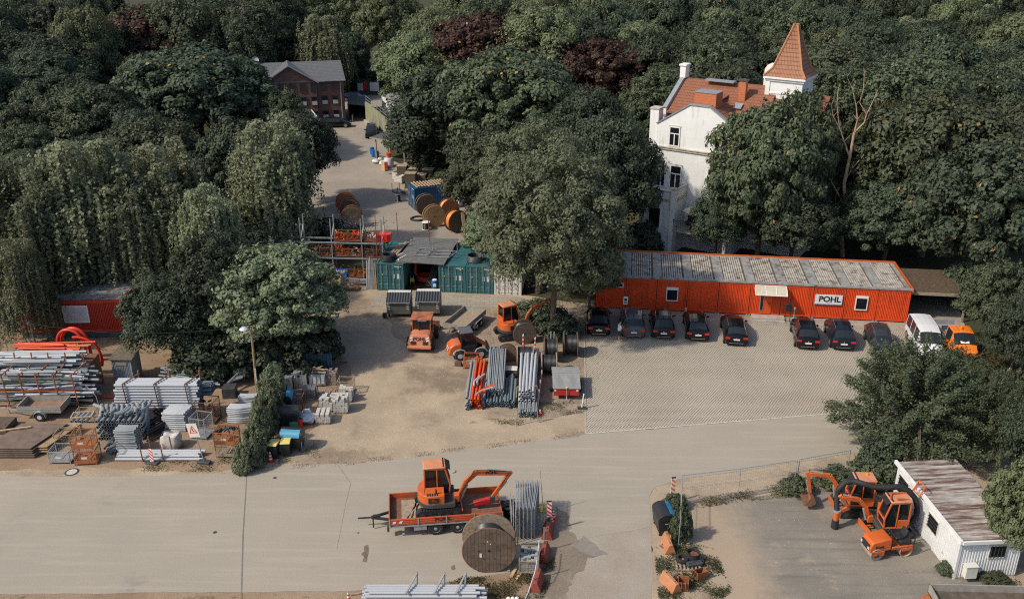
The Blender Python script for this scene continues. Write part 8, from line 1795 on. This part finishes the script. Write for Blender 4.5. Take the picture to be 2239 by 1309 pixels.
# forest behind: copies on a jittered grid
random.seed(5)
kinds_ = [('broad1','mid'),('broad2','dark'),('ash','mid'),('broad1','light'),('chestnut','dark'),('conifer','conif'),('ash','dark'),('broad2','mid'),('birch2','birch'),('broad2','light'),('conifer','conif')]
desc = {'broad1':'rounded','broad2':'rounded','ash':'feathery','chestnut':'broad domed','conifer':'pointed dark conifer','birch2':'pale weeping','maple':'bushy'}
row = 0; Y = 150.0
while Y < 204:
    X = -(Y*.62+14)+(row % 2)*5; 
    while X < Y*.62+14:
        x_, y_ = X+random.uniform(-3,3), Y+random.uniform(-3,3)
        sx_ = 1119.5+F*x_/(y_*math.cos(TH)+28*math.sin(TH)); k, m = random.choice(kinds_)
        hh = random.uniform(13.5,18)+(Y-150)*.045; ww = random.uniform(9,13) if k != 'conifer' else random.uniform(5,7)
        keep = True
        if -42 < x_ < -6 and y_ < 186: keep = False           # office, road and garage
        if 12 < x_ < 40 and y_ < 112: keep = False
        if abs(sx_-1119.5) > 1250: keep = False
        if keep:
            side = 'left' if sx_ < 560 else 'middle left' if sx_ < 1000 else 'middle right' if sx_ < 1500 else 'right'
            tone = {'mid':'green','dark':'dark green','light':'pale green','conif':'','birch':'','copper':'dark red'}[m]
            lab = ' '.join(f'{tone} {desc[k]} tree in the far forest, {side} part of the top edge'.split())
            if k == 'conifer': lab = f'pointed dark conifer in the far forest, {side} part of the top edge'
            tree(k, 0, 0, 0, 0, lab, m, 'far forest trees, '+lab.split(' tree')[0].split(' in the')[0]+', '+side, loc=(x_, y_, hh, ww))
        X += random.uniform(8.5, 11.5)
    Y += 9.5; row += 1
# nearer woodland on both sides, filling behind the named trees
def wood(x0, x1, y0, y1, step, hr_, wr, where, seed, ks, avoid=None):
    random.seed(seed); y = y0; r_ = 0
    while y < y1:
        x = x0+(r_ % 2)*step*.5
        while x < x1:
            xx, yy = x+random.uniform(-2,2), y+random.uniform(-2,2); k, m = random.choice(ks)
            if not (avoid and avoid(xx, yy)) and abs(F*xx/(yy*math.cos(TH)+9)) < 1240:
                tone = {'mid':'green','dark':'dark green','light':'pale green','conif':'dark','birch':'pale','olive':'brownish green'}[m]
                lab = f'{tone} {desc[k]} tree '+where if k != 'conifer' else 'pointed dark conifer '+where
                tree(k, 0, 0, 0, 0, lab, m, 'woodland '+where+', '+tone+' '+desc[k], loc=(xx, yy, random.uniform(*hr_), random.uniform(*wr)))
            x += step
        y += step*.9; r_ += 1
DK = [('broad2','dark'),('broad1','dark'),('ash','mid'),('broad2','mid'),('chestnut','dark')]
wood(28, 100, 114, 148, 10.5, (13,17), (10,13), 'in the woodland right of the villa tower', 2, DK)
wood(44, 70, 92, 110, 10, (11,15), (10,13), 'in the woodland behind the huge right hand trees', 3, DK)
wood(-4, 30, 114, 148, 10, (13,17), (10,12), 'in the woodland between the chestnut and the villa', 4, DK, lambda x, y: 1119.5+F*x/(y*.92+9) < 1400)
wood(-90, -46, 122, 148, 10.5, (12,16), (10,13), 'in the woodland left of the big domed tree', 5, DK+[('ash','olive')], lambda x, y: 225 < 1119.5+F*x/(y*.92+9) < 450)
wood(-74, -28, 86, 118, 10, (9,12.5), (8,10), 'in the woodland behind the left birches', 6, DK, lambda x, y: x > -24-(y-84)*.25 or (x > -40 and y > 100))
# bushes
def bush(x, yt, yb, w, label, mk='mid', group=None, kind='bush', name='bush', rz=None): return tree(kind, x, yt, yb, w, label, mk, group, name, 'bush', rz)
gi = 'clumps of the ivy covered hedge beside the bins'
for i, (x, yt, yb, w) in enumerate(((540,960,1025,50),(556,915,1000,52),(566,875,975,50),(578,845,945,52),(588,815,915,54),(596,790,885,56),(530,990,1030,42))):
    bush(x, yt, yb, w, ['lowest ivy clump nearest the road','ivy clump just above the lowest one','third ivy clump from the road','fourth ivy clump, beside the half hidden blue flapped bin','fifth ivy clump, left of the shaded stones','topmost ivy clump touching the round maple','small grassy tuft clump at the foot of the ivy'][i], 'grey', gi)
bush(1170, 655, 700, 90, 'small sunlit bush at the end of the slab path'); bush(1215, 672, 732, 85, 'dark undergrowth at the foot of the tall leafy tree', 'dark')
bush(1492, 1100, 1180, 42, 'green shrub right of the black bin at the fence corner'); bush(1478, 1078, 1110, 45, 'small weedy shrub under the orange barrier board')
bush(1840, 1025, 1058, 90, 'low tangle of weeds along the mesh fence', 'mid'); bush(1915, 1000, 1058, 100, 'tangled bush behind the parked excavators', 'mid'); bush(1745, 1040, 1075, 60, 'small weed clump at the double fence post', 'mid')
bush(1930, 960, 1040, 90, 'bush squeezed between the thorny tree and the white hut', 'dark')
bush(2072, 1228, 1252, 36, 'weeds at the near corner of the white hut', 'mid'); bush(2175, 1252, 1272, 60, 'weeds between the white hut and the flat trailer', 'mid')
bush(700, 470, 545, 110, 'white flowering shrub behind the steel rack, left one', 'dark', 'white flowering shrubs'); bush(770, 492, 548, 80, 'white flowering shrub at the wooden reels, right one', 'dark', 'white flowering shrubs')
rg = np.random.default_rng(4)
for (x, yt, yb, w) in ((700,470,545,110),(785,490,540,90)):
    g = P(x, yb); pos = rg.normal(size=(420,3))*np.array([1.6,.9,.35])+np.array([g.x,g.y,2.5]); o = bpy.data.objects.new('blossom', leaves('blossom', pos, rg.normal(size=(420,3))+np.array([0,0,1]), .07, [LF['flower']])); C.objects.link(o); o['kind'] = 'stuff'; o['label'] = 'white blossom on the shrubs behind the steel rack'; o['category'] = 'blossom'
bush(600, 545, 610, 100, 'bush under the left end of the steel rack', 'dark'); bush(2130, 770, 850, 130, 'undergrowth below the orange pickup', 'olive'); bush(2225, 800, 900, 110, 'bush at the right edge near the barrier posts', 'mid')
bush(1015, 355, 420, 130, 'dark undergrowth behind the boxed pallets', 'dark'); bush(950, 330, 385, 120, 'dark undergrowth right of the storage shed', 'dark'); bush(790, 150, 192, 110, 'hedge behind the notice board', 'dark')
bush(645, 690, 800, 170, 'shaded undergrowth beneath the round maple', 'dark'); bush(470, 700, 810, 170, 'shaded undergrowth behind the tall pipe stack', 'dark'); bush(1100, 870, 935, 0.1, '', 'mid') if 0 else None
# grass and weeds
def tufts(name, px, n, size, m, seed, h=.12, label=''):
    rg = np.random.default_rng(seed); poly = [P(*q) for q in px]; xs = [q.x for q in poly]; ys = [q.y for q in poly]; out = []
    while len(out) < n:
        x, y = rg.uniform(min(xs),max(xs)), rg.uniform(min(ys),max(ys)); c = False; j = len(poly)-1
        for i in range(len(poly)):
            if (poly[i].y > y) != (poly[j].y > y) and x < (poly[j].x-poly[i].x)*(y-poly[i].y)/(poly[j].y-poly[i].y)+poly[i].x: c = not c
            j = i
        if c and math.sin(x*2.1+seed)*math.cos(y*2.7+seed)+rg.normal()*.4 > .1: out.append((x,y,rg.uniform(.0,h)))
    pos = np.array(out); o = bpy.data.objects.new(name, leaves(name, pos, rg.normal(size=(n,3))*.8+np.array([0,-.4,.5]), size, [m], None, seed, .3)); C.objects.link(o); o['kind'] = 'stuff'; o['label'] = label; o['category'] = 'weeds'
GR = leafmat('dry_grass', (.085,.085,.035), (.17,.15,.07), 0); GR2 = leafmat('green_weeds', (.05,.065,.025), (.10,.115,.045), 0)
tufts('weeds', [(545,1030),(700,1000),(690,970),(640,1000),(430,1000),(300,1020),(300,1032)], 1500, .055, GR2, 1, .12, 'low weeds along the verge by the bins')
tufts('weeds', [(1020,925),(1080,915),(1180,920),(1280,900),(1280,880),(1180,880),(1150,930)], 1200, .055, GR2, 2, .15, 'low weeds in front of the pipe bundles')
tufts('weeds', [(900,1309),(1010,1262),(1110,1262),(1190,1240),(1212,1215),(1212,1260),(1185,1309)], 4200, .06, GR, 3, .12, 'grassy weeds on the verge round the barrier blocks')
tufts('weeds', [(1430,1200),(1470,1180),(1560,1200),(1600,1290),(1580,1309),(1440,1309)], 4500, .06, GR2, 4, .15, 'weeds round the pallet of tyres')
tufts('weeds', [(1480,1100),(1620,1080),(1860,1030),(1880,1060),(1760,1085),(1640,1095),(1500,1115)], 2600, .07, GR, 5, .3, 'dry weeds along the mesh fence')
tufts('weeds', [(2040,1200),(2100,1260),(2230,1280),(2230,1255),(2110,1240)], 1200, .06, GR2, 6, .2, 'weeds at the foot of the white hut')
tufts('undergrowth', [(1990,720),(2100,745),(2239,790),(2239,870),(2120,800),(1990,730)], 5000, .1, LF['olive'], 7, .5, 'undergrowth beyond the parking lot')
tufts('undergrowth', [(-100,745),(-100,560),(560,560),(640,600),(690,745),(560,745),(330,775)], 9000, .12, LF['dark'], 8, .4, 'undergrowth beneath the left hand trees')
tufts('undergrowth', [(1060,400),(1300,420),(1290,670),(1180,680),(1140,560)], 6000, .12, LF['dark'], 9, .5, 'undergrowth beneath the tall leafy tree')
tufts('leaf_litter', [(1000,670),(1175,680),(1276,720),(1279,890),(1180,870),(1010,760)], 3500, .04, mat('dead_leaves', (.14,.07,.03), .9), 10, .03, 'brown fallen leaves on the gravel')
tufts('leaf_litter', [(1250,690),(1285,700),(1330,780),(1290,900),(1276,900)], 500, .04, MATS['dead_leaves'], 11, .03, 'brown fallen leaves at the parking lot kerb')

b = MB(); b.b(0,16,0,6,0,4.2); o = b.done('pale_building', mat('grey_render', (.25,.25,.24), .8)); b = MB(); b.b(-.3,16.3,-.3,6.3,4.2,4.4); b.done('roof', WHTD, o); solo(o, 'long low building with a pale flat roof at the far left edge', 'building', P(-70,236), R(3))
t = T('street_lamp', 'tall slender street lamp among the trees at the upper left', 'street lamp', P(158,225), 0); b = MB(); b.t([(0,0,0),(0,0,8.2),(.2,-.2,8.9),(.9,-.3,9.1)], .09, 6); b.done('post', LGRY, t); b = MB(); b.b(.6,1.4,-.45,-.15,9.0,9.15); b.done('lamp_head', LGRY, t)
tufts('weeds', [(1290,760),(2000,760),(1830,895),(1290,940)], 500, .035, GR2, 12, .03, 'tiny weeds between the pavers of the parking lot')
tufts('debris', [(480,1036),(770,1016),(1031,985),(1281,953),(1281,942),(1031,974),(770,1004),(480,1028)], 1500, .035, mat('dark_debris', (.12,.09,.06), .9), 13, .02, 'dark crumbs along the road edge')
bush(1402, 478, 562, 90, 'dark bush at the left foot of the villa', 'dark')
bush(2120, 560, 668, 90, 'dark bush overhanging the carport roof', 'dark')
